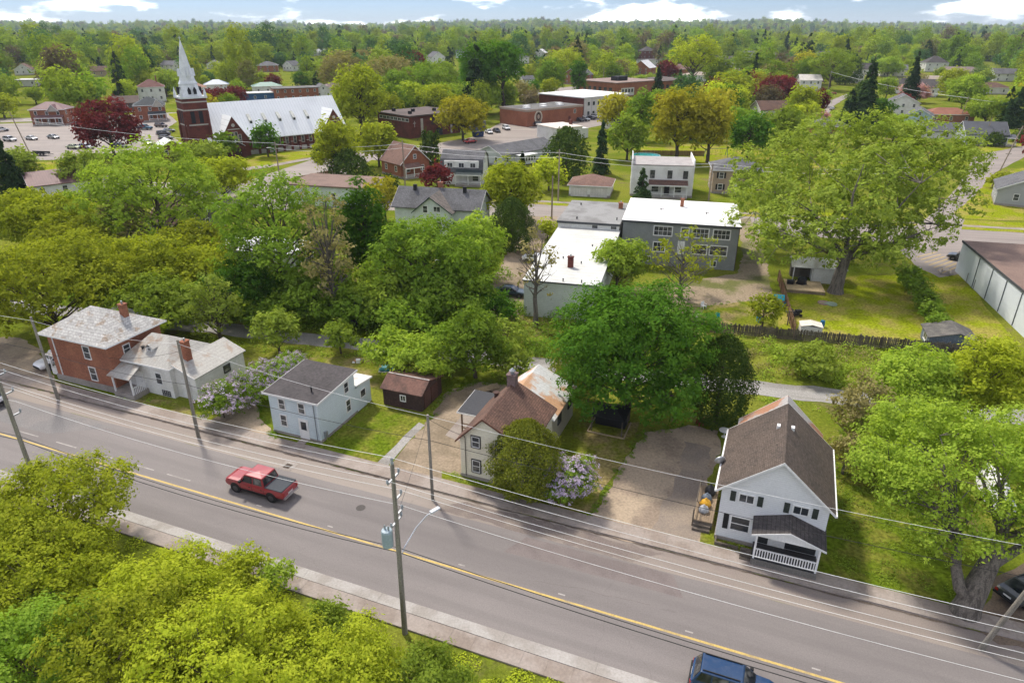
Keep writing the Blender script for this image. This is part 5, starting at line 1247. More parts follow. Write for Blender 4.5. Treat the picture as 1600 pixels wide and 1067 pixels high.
for (u, v, kd, pm, a, lb) in [
    (764, 209, 'sedan', P_white, -70, 'white car beside the blue dumpster'), (776, 207, 'sedan', P_black, -70, 'black car between two white cars by the blue dumpster'),
    (791, 203, 'suv', P_white, -70, 'white car nearest the school gym corner'), (841, 197, 'suv', P_black, 40, 'black car parked under the school mural'),
    (858, 193, 'sedan', P_dgrey, 40, 'dark car behind the black car at the school wall'), (905, 190, 'sedan', P_dgrey, -50, 'dark car in the row before the pale school panels'),
    (914, 189, 'suv', P_silver, -50, 'silver car in the row before the pale school panels'), (922, 187, 'sedan', P_black, -50, 'black car in the row before the pale school panels'),
    (931, 185, 'suv', P_white, -50, 'white car at the far end of the row before the pale school panels'),
    (226, 203, 'pickup', P_teal, -10, 'teal pickup crossing the church parking lot'), (252, 199, 'suv', P_brown, -15, 'brown car behind the teal pickup'),
    (256, 212, 'suv', P_black, 35, 'black car parked beside the church tower'), (264, 207, 'sedan', P_silver, 35, 'silver car parked behind the black one by the tower'),
    (260, 219, 'suv', P_dgrey, 35, 'dark grey car closest to the side hall'), (232, 226, 'sedan', P_silver, -45, 'silver car alone in front of the side hall'),
    (16, 221, 'suv', P_white, -20, 'white van at the left of the church parking lot'), (50, 219, 'sedan', P_white, -25, 'white car under the leaning pole in the church lot'),
    (84, 217, 'sedan', P_silver, -25, 'pale silver car beside the maroon tree in the church lot'), (3, 206, 'suv', P_white, 60, 'white car at the edge by the brick porch house'),
    (136, 233, 'suv', P_white, -15, 'white truck below the maroon tree'), (116, 233, 'sedan', paint('lime_paint', (.5, .55, .3)), -15, 'pale lime car below the maroon tree'),
    (188, 232, 'suv', P_black, -15, 'black car under the maroon tree canopy'), (1340, 139, 'sedan', P_white, 50, 'white car in the driveway of the steep white house'),
    (1470, 146, 'suv', P_white, -30, 'white car beside the small white house at the pink blossom'), (1300, 172, 'sedan', P_white, 60, 'white car parked on the curving street'),
    (1301, 148, 'sedan', P_bred, 20, 'red car by the utility pole near the maroon tree'), (1508, 187, 'suv', paint('navy_paint', (.02, .03, .07)), -30, 'navy car in the carport of the red brick bungalow')]:
    x, y = G(u, v); vehicle(kd, pm, lb, x, y, a)
# flatbed trailer in the church lot
x, y = G(62, 243)
t = root('utility_trailer', 'black flatbed trailer standing in the church parking lot', 'trailer', x, y, -12)
MB().box(-3.2, 3, -1, 1, .6, .75).build('bed', M_black, t); MB().tube([(3, 0, .6), (5, 0, .55)], .08, 6).build('drawbar', M_black, t)
b = MB().box(-3.2, 3, -1, -.94, .75, 1.1).box(-3.2, 3, .94, 1, .75, 1.1).build('side_rail', M_black, t)
for xx in (-.8, .3):
    for s_ in (-1, 1): MB().lathe([(.35, -.1), (.35, .1)], 12).build('wheel', M_black, t, (xx, s_ * 1.1, .35)).rotation_euler = (R(90), 0, 0)
# tarped boat and trailer under the old maple
x, y = G(1550, 775); t = root('boat', 'boat under a crumpled white tarp beneath the maple branches', 'boat', x, y, 70, z=0)
bt = MB(); rr = random.Random(4); V = []
for i, (xx, w, h) in enumerate([(-3, .7, 1.5), (-2, 1.1, 2.1), (-.5, 1.2, 2.4), (1, 1.1, 2.0), (2.3, .7, 1.6), (3.2, .12, 1.3)]):
    for k in range(7):
        q = -1 + k / 3
        V.append((xx + rr.uniform(-.1, .1), q * w, .6 + (h - .6) * (1 - abs(q) ** 1.6) + rr.uniform(-.07, .07) * (abs(q) < .9)))
bt.add(V, [(i * 7 + k, i * 7 + k + 1, (i + 1) * 7 + k + 1, (i + 1) * 7 + k) for i in range(5) for k in range(6)]).build('tarp', mat('white_tarp', (.62, .62, .6), .6, fvar=.15, bump=.4), t)
hull = MB(); V = []
for xx, w in ((-3, .68), (-1, 1.1), (1, 1.0), (3.1, .08)): V += [(xx, -w, .75), (xx, -w * .5, .3), (xx, w * .5, .3), (xx, w, .75)]
hull.add(V, [(i * 4 + k, i * 4 + k + 1, (i + 1) * 4 + k + 1, (i + 1) * 4 + k) for i in range(3) for k in range(3)] + [(0, 1, 2, 3)]).build('hull', P_white, t)
for s_ in (-1, 1): MB().lathe([(.32, -.09), (.32, .09)], 12).build('wheel', M_black, t, (-.6, s_ * 1.15, .32)).rotation_euler = (R(90), 0, 0)
# ---------------------------------------------------------------- utility poles
def pole(label, s, n, h, lean=(0, 0), r0=.17, r1=.11, fr_=AP, ang=ANG_A, arms=(), name='utility_pole'):
    x, y = fr_(s, n)
    t = root(name, label, 'utility pole', x, y, ang, 'utility poles')
    MB().tube([(0, 0, -.3), (lean[0] * .5, lean[1] * .5, h * .5), (lean[0], lean[1], h)], [r0, (r0 + r1) / 2, r1], 10).build('pole', M_polewood, t)
    for z, L, dy in arms:
        f = z / h
        cx_, cy_ = lean[0] * f, lean[1] * f
        a = MB().box(cx_ - .05, cx_ + .05, cy_ + min(0, dy) - (L if dy <= 0 else -.1), cy_ + max(0, dy) + (L if dy >= 0 else -.1), z - .05, z + .05).build('crossarm', M_galv, t)
        for q in ([-L, L] if dy == 0 else [L * (1 if dy > 0 else -1) + dy]):
            MB().lathe([(.05, z + .05), (.09, z + .1), (.05, z + .16), (.09, z + .22), (.04, z + .3)], 8, cx_, cy_ + q).build('insulator', mat('grey_porcelain', (.35, .38, .4), .35), a)
    return t
mp = pole('tall wooden utility pole with transformer and street light by the near sidewalk', -18.0, 26.85, 12.9, (.15, .0), .19, .12, arms=((11.95, .6, 0), (10.4, .5, .2), (9.3, .5, .2), (8.9, .55, 0)))
MB().lathe([(.06, 12.9), (.1, 13.0), (.06, 13.1), (.1, 13.2), (.05, 13.35)], 8, .15, 0).build('top_insulator', mat('grey_porcelain', (.35, .38, .4)), mp)
tr = MB().lathe([(.08, 7.2), (.33, 7.22), (.34, 7.5), (.34, 8.25), (.3, 8.36), (.1, 8.42)], 16, -.42, -.3).build('transformer', mat('pale_blue_tank', (.4, .5, .55), .45, fvar=.06), mp, smooth=False)
for k in (-.12, .12): MB().lathe([(.05, 8.38), (.07, 8.5), (.04, 8.7)], 8, -.42 + k, -.3).build('bushing', mat('grey_porcelain', (.35, .38, .4)), tr)
lm = MB().tube([(.1, .1, 6.2), (.25, .5, 6.75), (.6, 1.3, 7.6), (.95, 2.05, 8.05), (1.1, 2.35, 8.1)], .045, 8).build('lamp_arm', M_chrome, mp)
MB().box(-.13, .13, -.35, .35, -.06, .07).build('lamp_head', mat('pale_lamp', (.55, .57, .6), .4), lm, (1.2, 2.6, 8.12), R(-24), bevel=.03)
pole('weathered utility pole in front of the foreground shrubs at the left edge', -50.6, 26.85, 12.9, (-.3, .1), .19, .12, arms=((11.95, .6, 0), (10.4, .5, .2), (8.6, .5, .2)))
pole('stout wooden pole in front of the brick house', -66.15, 39.75, 9.2, (-.2, 0))
pole('wooden pole in front of the white annex and lilac hedge', -47.42, 39.65, 10.0, (.1, 0))
pole('slim dark wooden pole at the sandy driveway by the cream house', -22.64, 39.45, 8.0, (0, 0), .14, .1)
pole('leaning grey pole beside the old maple trunk', 15.62, 38.9, 9.5, (2.3, .4), .17, .12)
def pole2(label, u, v, h, lean=(0, 0), arms=((0.93, .9, 0),), lamp=False):
    x, y = G(u, v)
    t = root('utility_pole', label, 'utility pole', x, y, 0, 'utility poles')
    MB().tube([(0, 0, -.3), (lean[0], lean[1], h)], [.18, .12], 8).build('pole', mat('pale_pole_wood', (.36, .29, .23), .9), t)
    for f, L, _ in arms:
        MB().box(lean[0] * f - L, lean[0] * f + L, lean[1] * f - .06, lean[1] * f + .06, h * f - .06, h * f + .06).build('crossarm', M_polewood, t)
    if lamp: MB().tube([(0, 0, h * .8), (-1.2, 0, h * .86), (-2.2, 0, h * .85)], .06, 6).build('lamp_arm', M_galv, t)
    return t
pole2('street pole by the church lawn with small lamp', 438, 284, 9.5, lamp=True)
pole2('pole beside the brick house with the steep faded roof', 633, 290, 10.5)
pole2('pole with transformer box left of the white garage', 872, 314, 11)
pole2('shorter slim pole beside the pole with transformer box', 862, 343, 8.5, arms=())
pole2('pole between the white block house and the tan house', 1107, 314, 8, arms=())
pole2('leaning pole by the bright lawn and side street', 1549, 292, 14, (3.2, 0), ((.95, .8, 0), (.55, .7, 0)))
pole2('pole in front of the red brick bungalow', 1497, 193, 10, (1.5, 0))
pole2('thin pole before the grey cottage', 1533, 226, 8, (1.2, 0), ())
pole2('leaning pole in the church parking lot', 56, 258, 14, (-3.0, 0))
pole2('distant pole behind the school wing', 942, 142, 13)
pole2('distant pole right of the school annex', 1098, 149, 11)
pole2('distant pole by the curving street', 1293, 145, 12)
# tall pale radio mast on the horizon
x, y = G(601, 60); tw_ = root('radio_mast', 'thin pale radio mast standing above the far trees', 'mast', x * .8, y * .8, 0)
MB().tube([(0, 0, 0), (0, 0, 41)], [1.1, .5], 6).build('mast', M_white, tw_)
# ---------------------------------------------------------------- overhead wires
M_wire = mat('bare_aluminium_wire', (0.8, 0.8, 0.8), 0.8, metal=0.0, fvar=.05)
M_cable = mat('black_cable', (0.025, 0.025, 0.027), 0.6)
def wire(label, pts, m, r=.014, sag=.5, name='overhead_wire'):
    P = []
    for (a, b) in zip(pts[:-1], pts[1:]):
        n = 14
        for k in range(n):
            t = k / n
            P.append((a[0] + (b[0] - a[0]) * t, a[1] + (b[1] - a[1]) * t, a[2] + (b[2] - a[2]) * t - sag * 4 * t * (1 - t)))
    P.append(pts[-1])
    o = MB().tube(P, r, 5).build(name, m)
    return tag(o, label, 'wire', 'overhead wires')
def nw(n_off, z, s_list=(-83.2, -50.8, -18.0, 22, 62)):
    return [(*AP(s, 26.85 + n_off), z) for s in s_list]
wire('top power wire over the main road, from the tip of the transformer pole', nw(0, 13.35), M_wire, .012, .55)
wire('power wire on the road side of the upper crossarm of the transformer pole', nw(.6, 12.2), M_wire, .011, .55)
wire('power wire on the near side of the upper crossarm of the transformer pole', nw(-.6, 12.2), M_wire, .011, .55)
wire('power wire on the second bracket of the transformer pole', nw(.7, 10.65), M_wire, .011, .6)
wire('power wire on the third bracket of the transformer pole', nw(.7, 9.55), M_wire, .011, .6)
wire('upper black cable below the transformer', nw(.2, 6.75), M_cable, .022, .6)
wire('lower black cable below the transformer', nw(.2, 6.4), M_cable, .024, .65)
FP = [(-66.3, 9.0), (-47.4, 9.8), (-22.64, 7.9), (17.0, 7.9)]
wire('bare service wire strung along the poles before the houses', [(*AP(-110, 39.6), 8.8)] + [(*AP(s, 39.6), z - .1) for s, z in FP] + [(*AP(55, 39.6), 8)], M_wire, .012, .45)
wire('dark telephone cable strung along the poles before the houses', [(*AP(-110, 39.6), 6.2)] + [(*AP(s, 39.6), 5.6) for s, z in FP] + [(*AP(55, 39.6), 6)], M_cable, .02, .4)
wire('service drop from the dark pole to the cream house corner', [(*AP(-22.64, 39.5), 7.6), (*AP(-21.4, 43.1), 4.2)], M_cable, .015, .1)
wire('service drop from the brick house pole to the porch corner', [(*AP(-47.4, 39.6), 8.9), (*AP(-61.5, 42.9), 4.2)], M_cable, .015, .3)
wire('service drop to the right corner of the white gabled house', [(*AP(16.8, 39.2), 8.2), (*AP(6.6, 43.6), 4.5)], M_cable, .015, .4)
wire('thin wire crossing the main road from the transformer pole to the dark pole', [(*AP(-18, 26.9), 9.0), (*AP(-22.64, 39.5), 7.9)], M_cable, .013, .3)
wire('long wire over the residential street past the white garage', [(*G(438, 284), 9), (*G(633, 290), 9.8), (*G(872, 314), 10.4), (*G(1107, 314), 8), (*G(1420, 330), 9)], M_wire, .03, .8)
wire('second wire over the residential street past the white garage', [(*G(438, 284), 8), (*G(633, 290), 8.8), (*G(872, 314), 9.4), (*G(1107, 314), 7.4), (*G(1420, 330), 8)], M_wire, .03, .9)
x1, y1 = G(1497, 193); x2, y2 = G(1620, 200)
wire('wire over the red brick bungalow roof', [(*G(1293, 145), 11), (x1 + 1.4, y1, 9.4), (x2, y2, 10)], M_wire, .045, 1.2)
wire('wire crossing in front of the church roof', [(*G(56, 258), 12), (*G(438, 284), 9.2)], M_wire, .03, 1.0)
gx, gy = AP(-68.5, 41.2)
# ---------------------------------------------------------------- fences
def fence_line(label, p0, p1, h, m, step=.165, w=.14, jag=.0, name='picket_fence', rnd_=random.Random(9), rails=True):
    L = math.dist(p0, p1); a = math.atan2(p1[1] - p0[1], p1[0] - p0[0])
    t = link(name, None, None, (p0[0], p0[1], 0), a); tag(t, label, 'fence')
    me = bpy.data.meshes.new('picket'); b = MB().box(0, w, -.012, .012, .04, h); me.from_pydata(b.v, [], b.f); me.materials.append(m)
    k = 0.0
    while k < L - w:
        o = link('picket', me, t, (k, rnd_.uniform(-.01, .01), 0)); o.scale = (1, 1, 1 - rnd_.uniform(0, jag)); o.rotation_euler = (rnd_.uniform(-.03, .03) * (jag > 0), rnd_.uniform(-.03, .03) * (jag > 0), 0)
        k += step
    q = 0.0
    while q <= L + .01:
        MB().box(q - .05, q + .05, .03, .13, 0, h + .05).build('post', m, t); q += 2.4
    if rails: MB().box(0, L, .013, .055, .4, .5).box(0, L, .013, .055, h - .45, h - .35).build('rail', m, t)
    return t
M_fgrey = mat('weathered_grey_pickets', (0.15, 0.125, 0.1), 0.95, (0.075, 0.062, 0.05), 1.0, 0.9, 10, 0.4, world_co=True)
M_fbrown = mat('brown_fence_boards', (0.26, 0.15, 0.085), 0.9, (0.18, 0.105, 0.06), 1.0, 0.8, 10, 0.25, world_co=True)
fence_line('long weathered grey picket fence behind the rail trail', BP(-1.5, 81.9), BP(34.5, 82.3), 1.55, M_fgrey, jag=.14)
fence_line('brown board fence between the sandy yard and the poplar lawn', BP(15.2, 82.6), BP(15.4, 104.5), 1.75, M_fbrown, .2, .19, .03, 'board_fence')
fence_line('low brown fence by the church street lawn', G(461, 284), G(520, 272), 1.1, M_fbrown, .4, .34, .03, 'board_fence')
fence_line('dark brown fence behind the white block house yard', G(985, 243), G(1100, 244), 1.5, M_fbrown, .5, .45, .03, 'board_fence')
# ---------------------------------------------------------------- garden things
def simple(name, label, cat, u, v, ang=0, z=0):
    x, y = G(u, v); return root(name, label, cat, x, y, ang, z=z)
t = simple('garden_shed', 'tiny white garden shed with cream roof behind the picket fence', 'shed', 1265, 520, -14)
MB().box(-1.25, 1.25, -.8, .8, 0, 1.1).build('wall', M_whitewall, t); gable_roof(t, -1.25, 1.25, -.8, .8, 1.1, 1.35, 'y', mat('cream_shed_roof', (.58, .55, .47)), .08, .06)
t = simple('garden_shed', 'blue grey garden shed with mossy charcoal roof behind the picket fence', 'shed', 1477, 541, -18)
gable_wall(t, -2.3, 2.6, -1.6, 2.2, 1.6, 2.35, 'y', mat('blue_grey_boards', (.16, .2, .24), .9, pattern='vsiding', per=.3), .6)
gable_roof(t, -2.3, 2.6, -1.6, 2.2, 1.6, 2.4, 'y', mat('mossy_charcoal', (.1, .095, .09), .95, (.17, .16, .14), .9, .9), .25, .1, .6)
window(t, 'l', .2, .95, 1.4, .8, -2.3, 2, 1)
t = simple('barrel', 'blue plastic barrel beside the tiny white shed', 'barrel', 1284, 511)
MB().lathe([(.26, 0), (.3, .25), (.3, .65), (.26, .9)], 14).build('drum', mat('blue_plastic', (.02, .14, .3), .4), t); MB().lathe([(.05, .9), (.05, .95)], 8, .12).build('bung', M_black, t)
t = simple('playhouse', 'toddler playhouse with turquoise roof beside the brown board fence', 'playhouse', 1215, 478, -14)
MB().box(-.6, .6, -.5, .5, 0, 1.1).build('wall', mat('tan_plastic', (.4, .33, .26), .5), t); gable_roof(t, -.6, .6, -.5, .5, 1.1, 1.6, 'x', mat('turquoise_plastic', (.02, .35, .45), .4), .1, .06)
MB().box(-.2, .2, -.53, -.505, 0, .8).build('door', mat('blue_plastic', (.02, .14, .3)), t)
t = simple('toy_slide', 'blue and red toy slide in front of the playhouse', 'toy', 1226, 480, 20)
MB().prism([(-.7, 0), (.1, .7), (.4, .7), (.4, .62), (.12, .62), (-.62, 0)], 'y', -.2, .2).build('slide', mat('toy_blue', (.02, .3, .5), .4), t); MB().box(.3, .42, -.22, .22, 0, .9).build('ladder', mat('toy_red', (.5, .05, .04), .4), t)
t = simple('sandbox', 'turtle shaped green sandbox lid on the poplar lawn', 'sandbox', 1299, 476)
MB().lathe([(.75, 0), (.72, .18), (.5, .26), (.1, .3)], 14).build('lid', mat('faded_green_plastic', (.25, .32, .24), .6), t); MB().lathe([(.2, 0), (.16, .2)], 8, -.85).build('head', mat('faded_green_plastic', (.25, .32, .24)), t)
t = simple('sandbox', 'pinkish round sandbox base beside the green lid', 'sandbox', 1287, 474)
MB().lathe([(.8, 0), (.8, .16), (.7, .16), (.68, .08), (.02, .08)], 16).build('tray', mat('faded_pink_plastic', (.33, .22, .2)), t); MB().lathe([(.66, .09), (.02, .12)], 16).build('sand', M_tan, t)
x, y = BP(18.4, 102.3); t = root('barbecue', 'black covered barbecue on the garden deck', 'barbecue', x, y, -14, z=.485)
cv = MB().lathe([(.75, 0), (.7, .5), (.75, .8), (.5, 1.05), (.1, 1.15)], 9); rr = random.Random(5); cv.v = [(a * rr.uniform(.85, 1.15), b * rr.uniform(.6, .9), c) for a, b, c in cv.v]
cv.build('cover', mat('black_tarp', (.02, .02, .022), .5), t)
MB().box(-1.0, -.8, -.2, .2, .55, .6).box(-1.0, -.95, -.2, .2, 0, .55).build('side_shelf', M_black, t)
x, y = BP(16.8, 102.0); t = root('storage_box', 'dark storage box on the garden deck', 'box', x, y, -14, z=.485)
MB().box(-.45, .45, -.3, .3, 0, .5).build('bin', M_black, t); MB().box(-.48, .48, -.33, .33, .5, .57).build('lid', mat('dark_lid', (.05, .05, .055)), t)
t = simple('lawn_mower', 'dark ride on mower parked on the lawn near the fence', 'mower', 1241, 494, 10)
MB().box(-.8, .5, -.4, .4, .25, .55).build('deck', M_black, t); MB().box(.1, .85, -.28, .28, .5, .85).build('hood', M_black, t); MB().box(-.5, -.05, -.25, .25, .7, .8).box(-.55, -.45, -.25, .25, .8, 1.1).build('seat', mat('dark_lid', (.05, .05, .055)), t)
for xx, r_ in ((.65, .2), (-.5, .28)):
    for s_ in (-1, 1): MB().lathe([(r_, -.08), (r_, .08)], 10).build('wheel', M_black, t, (xx, s_ * .42, r_)).rotation_euler = (R(90), 0, 0)
t = simple('clothes_post', 'grey wooden clothes line post behind the picket fence', 'post', 1230, 508)
MB().box(-.06, .06, -.06, .06, 0, 2.0).build('post', M_wood, t); MB().box(-.6, .6, -.04, .04, 1.85, 1.95).build('arm', M_wood, t)
def table(label, u, v, ang):
    t = simple('picnic_table', label, 'picnic table', u, v, ang)
    for k in range(5): MB().box(-.9, .9, -.36 + k * .15, -.23 + k * .15, .72, .76).build('plank', mat('pale_plank', (.5, .42, .36)), t)
    for s_ in (-1, 1):
        MB().box(-.9, .9, s_ * .68 - .13, s_ * .68 + .13, .42, .46).build('bench', mat('pale_plank', (.5, .42, .36)), t)
        for xx in (-.65, .65): MB().add([(xx - .04, s_ * .7, 0), (xx + .04, s_ * .7, 0), (xx + .04, s_ * .2, .72), (xx - .04, s_ * .2, .72), (xx - .04, s_ * .62, 0), (xx + .04, s_ * .62, 0), (xx + .04, s_ * .12, .72), (xx - .04, s_ * .12, .72)], Q6).build('leg', mat('pale_plank', (.5, .42, .36)), t)
table('wooden picnic table beside the white commercial building', 1476, 428, 60)
def chairlike(label, u, v, m, ang=0):
    t = simple('garden_chair', label, 'chair', u, v, ang)
    MB().box(-.28, .28, -.28, .28, .36, .42).build('seat', m, t); MB().box(-.28, .28, .24, .3, .42, .95).build('backrest', m, t)
    for a in (-.26, .2):
        for b in (-.26, .2): MB().box(a, a + .06, b, b + .06, 0, .36).build('leg', m, t)
    for a in (-.33, .27): MB().box(a, a + .06, -.25, .28, .6, .65).build('armrest', m, t)
chairlike('white garden chair on the sandy yard near the fence', 1099, 482, M_white, 30)
chairlike('turquoise garden chair in the sandy yard', 1120, 500, mat('turquoise_plastic', (.02, .35, .45)), -20)
chairlike('red garden chair behind the wide gravel driveway', 1093, 664, mat('red_plastic', (.3, .03, .03), .5), 200)
chairlike('blue plastic chair beside the brown board fence foot', 1186, 503, mat('toy_blue', (.02, .3, .5)), 10)
t = simple('fire_pit', 'ring of stones and logs by the garden chairs in the sandy yard', 'fire pit', 1096, 495)
for k in range(9):
    a = k * .7; MB().lathe([(.16, 0), (.18, .12), (.1, .22)], 6, .75 * math.cos(a), .75 * math.sin(a)).build('stone', M_stone, t)
MB().tube([(-.5, -.2, .1), (.5, .25, .14)], .09, 6).build('log', M_bark, t)
t = simple('swing_set', 'blue metal swing set on the far backyard lawn', 'swing set', 1118, 246, 5)
for xx in (-3.2, 3.2):
    for s_ in (-1, 1): MB().tube([(xx, s_ * 1.2, 0), (xx, 0, 2.5)], .06, 6).build('leg', mat('swing_blue', (.03, .1, .3)), t)
MB().tube([(-3.2, 0, 2.5), (3.2, 0, 2.5)], .06, 6).build('crossbar', mat('swing_blue', (.03, .1, .3)), t)
for xx in (-1.5, 0, 1.5): MB().box(xx - .25, xx + .25, -.1, .1, .6, .65).box(xx - .25, xx - .22, -.02, .02, .65, 2.5).box(xx + .22, xx + .25, -.02, .02, .65, 2.5).build('swing', M_black, t)
t = simple('pool', 'turquoise above ground pool behind the white block house', 'pool', 1008, 249)
MB().lathe([(4.2, 0), (4.2, 1.1), (4.3, 1.15), (4.05, 1.15), (4.05, .95), (.02, .95)], 28).build('wall', mat('pool_wall', (.3, .55, .55), .4), t)
MB().lathe([(4.03, .97), (.02, .98)], 28).build('water', mat('pool_water', (.05, .4, .42), .08), t)
t = simple('dumpster', 'blue steel dumpster by the parked cars near the parish hall', 'dumpster', 747, 214, 40)
MB().prism([(-1.6, .1), (1.6, .1), (1.9, 1.7), (-1.9, 1.7)], 'y', -1, 1).build('bin', mat('dumpster_blue', (.015, .04, .14), .5), t); MB().box(-1.95, 1.95, -1.05, 1.05, 1.7, 1.8).build('lid', M_black, t)
t = simple('storage_container', 'grey storage container beside the gold tree', 'container', 742, 203, 40)
MB().box(-4, 4, -1.5, 1.5, 0, 3).build('shell', mat('container_grey', (.13, .13, .14), .7, pattern='ribx', per=.6), t); MB().box(-4.05, -4.01, -1.3, 1.3, .2, 2.8).build('door', M_black, t)
t = simple('gazebo', 'black fabric gazebo on a timber frame under the round maple', 'gazebo', 952, 668, ANG_A)
hip_roof(t, -1.6, 1.6, -1.3, 1.3, 1.7, 2.4, mat('black_fabric', (.02, .02, .022), .8), .1)
for a in (-1.5, 1.4):
    for b in (-1.2, 1.1): MB().box(a, a + .1, b, b + .1, 0, 1.7).build('post', M_wood, t)
MB().box(-1.8, 1.8, -1.55, -1.45, 0, .14).box(-1.8, -1.7, -1.45, 1.5, 0, .14).box(1.7, 1.8, -1.45, 1.5, 0, .14).build('timber_edge', mat('pale_timber', (.42, .33, .22)), t)
MB().box(-1.45, 1.45, .2, 1.05, 0, .9).build('covered_bench', M_black, t)
t = simple('tarp_heap', 'turquoise tarp lying behind the brown shed', 'tarp', 610, 577, -10)
b = MB(); rr = random.Random(8); V = [(i * .45 - 1.1, k * .4 - .8, .06 + rr.random() * .28) for i in range(6) for k in range(5)]
b.add(V, [(i * 5 + k, (i + 1) * 5 + k, (i + 1) * 5 + k + 1, i * 5 + k + 1) for i in range(5) for k in range(4)]).build('sheet', mat('turquoise_tarp', (.03, .25, .27), .6), t)
MB().tube([(-1.1, -.85, .05), (1.2, -.85, .05)], .04, 6).build('frame_tube', M_white, t)
t = simple('junk_heap', 'small heap of pale junk on the grass behind the blue house', 'heap', 558, 566)
for k in range(6): MB().box(-.5 + k * .15, -.2 + k * .2, -.3 + (k % 3) * .2, 0 + (k % 3) * .22, 0, .15 + .1 * (k % 4)).build('scrap', [M_white, mat('orange_scrap', (.5, .25, .12)), M_tan][k % 3], t)
t = simple('lumber_pile', 'boards leaning on firewood behind the carport', 'lumber', 760, 612, 30)
for k in range(5): MB().box(-1.5 + k * .1, 1.5, -.3 + k * .14, -.2 + k * .14, .25 + k * .05, .3 + k * .05).build('board', mat('pale_timber', (.42, .33, .22)), t)
for k in range(4): MB().tube([(-.8 + k * .4, -.5, .12), (-.8 + k * .4, .5, .12)], .12, 7).build('log', M_bark, t)
t = simple('patio_table', 'small round white patio table behind the white gabled house', 'table', 1131, 682)
MB().lathe([(.5, .68), (.52, .72), (.02, .73)], 14).build('tabletop', M_white, t); MB().lathe([(.04, 0), (.04, .68)], 8).build('leg', M_white, t); MB().lathe([(.25, 0), (.2, .04)], 10).build('base', M_white, t)
# ---------------------------------------------------------------- trees and shrubs
LM = {
 'yg': leafmat('leaf_yellow_green', (0.185, 0.232, 0.016), (0.3, 0.325, 0.03)),
 'vg': leafmat('leaf_vivid_green', (0.12, 0.18, 0.02), (0.2, 0.255, 0.034)),
 'mg': leafmat('leaf_mid_green', (0.085, 0.15, 0.016), (0.15, 0.212, 0.027)),
 'lg': leafmat('leaf_light_green', (0.135, 0.192, 0.024), (0.232, 0.28, 0.048), .34),
 'dg': leafmat('leaf_deep_green', (0.036, 0.095, 0.011), (0.078, 0.15, 0.017), .4),
 'ol': leafmat('leaf_olive', (0.125, 0.155, 0.013), (0.21, 0.225, 0.021)),
 'go': leafmat('leaf_gold', (0.2, 0.19, 0.016), (0.28, 0.255, 0.026)),
 'br': leafmat('leaf_bronze', (0.15, 0.135, 0.055), (0.22, 0.195, 0.075), .3),
 're': leafmat('leaf_maroon', (0.075, 0.016, 0.018), (0.15, 0.03, 0.032), .3),
 'pi': leafmat('leaf_pink', (0.35, 0.16, 0.17), (0.44, 0.28, 0.27), .3),
 'li': leafmat('lilac_flower', (0.28, 0.22, 0.34), (0.43, 0.37, 0.48), .25),
 'sp': leafmat('needle_dark', (0.022, 0.046, 0.017), (0.048, 0.08, 0.025), .15),
 'ce': leafmat('cedar_green', (0.105, 0.132, 0.018), (0.2, 0.21, 0.03), .25),
 'cd': leafmat('cedar_dark', (0.036, 0.066, 0.015), (0.075, 0.108, 0.022), .2),
 'fa': leafmat('leaf_far', (0.085, 0.15, 0.016), (0.15, 0.215, 0.025), .42, (0.2, 0.235, 0.024)),
}
def quads(name, P, N, S, m, rng, asp=0.62, rv=None):
    n = len(P)
    N = N / (np.linalg.norm(N, axis=1, keepdims=True) + 1e-9)
    t = rng.normal(size=(n, 3)); t -= N * (t * N).sum(1, keepdims=True); t /= np.linalg.norm(t, axis=1, keepdims=True) + 1e-9
    b = np.cross(N, t)
    S = S[:, None]
    co = np.empty((n, 4, 3))
    co[:, 0] = P - t * S * .5; co[:, 1] = P + b * S * asp * .5 + t * S * .05; co[:, 2] = P + t * S * .5 + N * S * -.12; co[:, 3] = P - b * S * asp * .5 + t * S * .05
    me = bpy.data.meshes.new(name)
    me.vertices.add(n * 4); me.vertices.foreach_set('co', co.astype(np.float32).ravel())
    me.loops.add(n * 4); me.loops.foreach_set('vertex_index', np.arange(n * 4, dtype=np.int32))
    me.polygons.add(n); me.polygons.foreach_set('loop_start', np.arange(0, n * 4, 4, dtype=np.int32))
    me.update(calc_edges=True)
    a = me.attributes.new('rnd', 'FLOAT', 'FACE'); a.data.foreach_set('value', (rng.random(n) if rv is None else rv).astype(np.float32))
    me.materials.append(m)
    return me
def unit(rng, n):
    d = rng.normal(size=(n, 3)); return d / np.linalg.norm(d, axis=1, keepdims=True)
def lobes_for(rng, r, az, zc, nl, spread=.58, lr=.46, squash=1.0):
    L = [(0, 0, zc, .62 * r, .62 * az)]
    for k in range(nl):
        f = (k + .5) / nl
        z = 1 - 1.75 * f; q = math.sqrt(max(0, 1 - z * z)); a = k * 2.39996 + rng.uniform(-.4, .4)
        d = spread * rng.uniform(.82, 1.18)
        s = lr * rng.uniform(.72, 1.2)
        L.append((q * math.cos(a) * d * r, q * math.sin(a) * d * r, zc + z * d * az, s * r, s * az * squash))
    return L
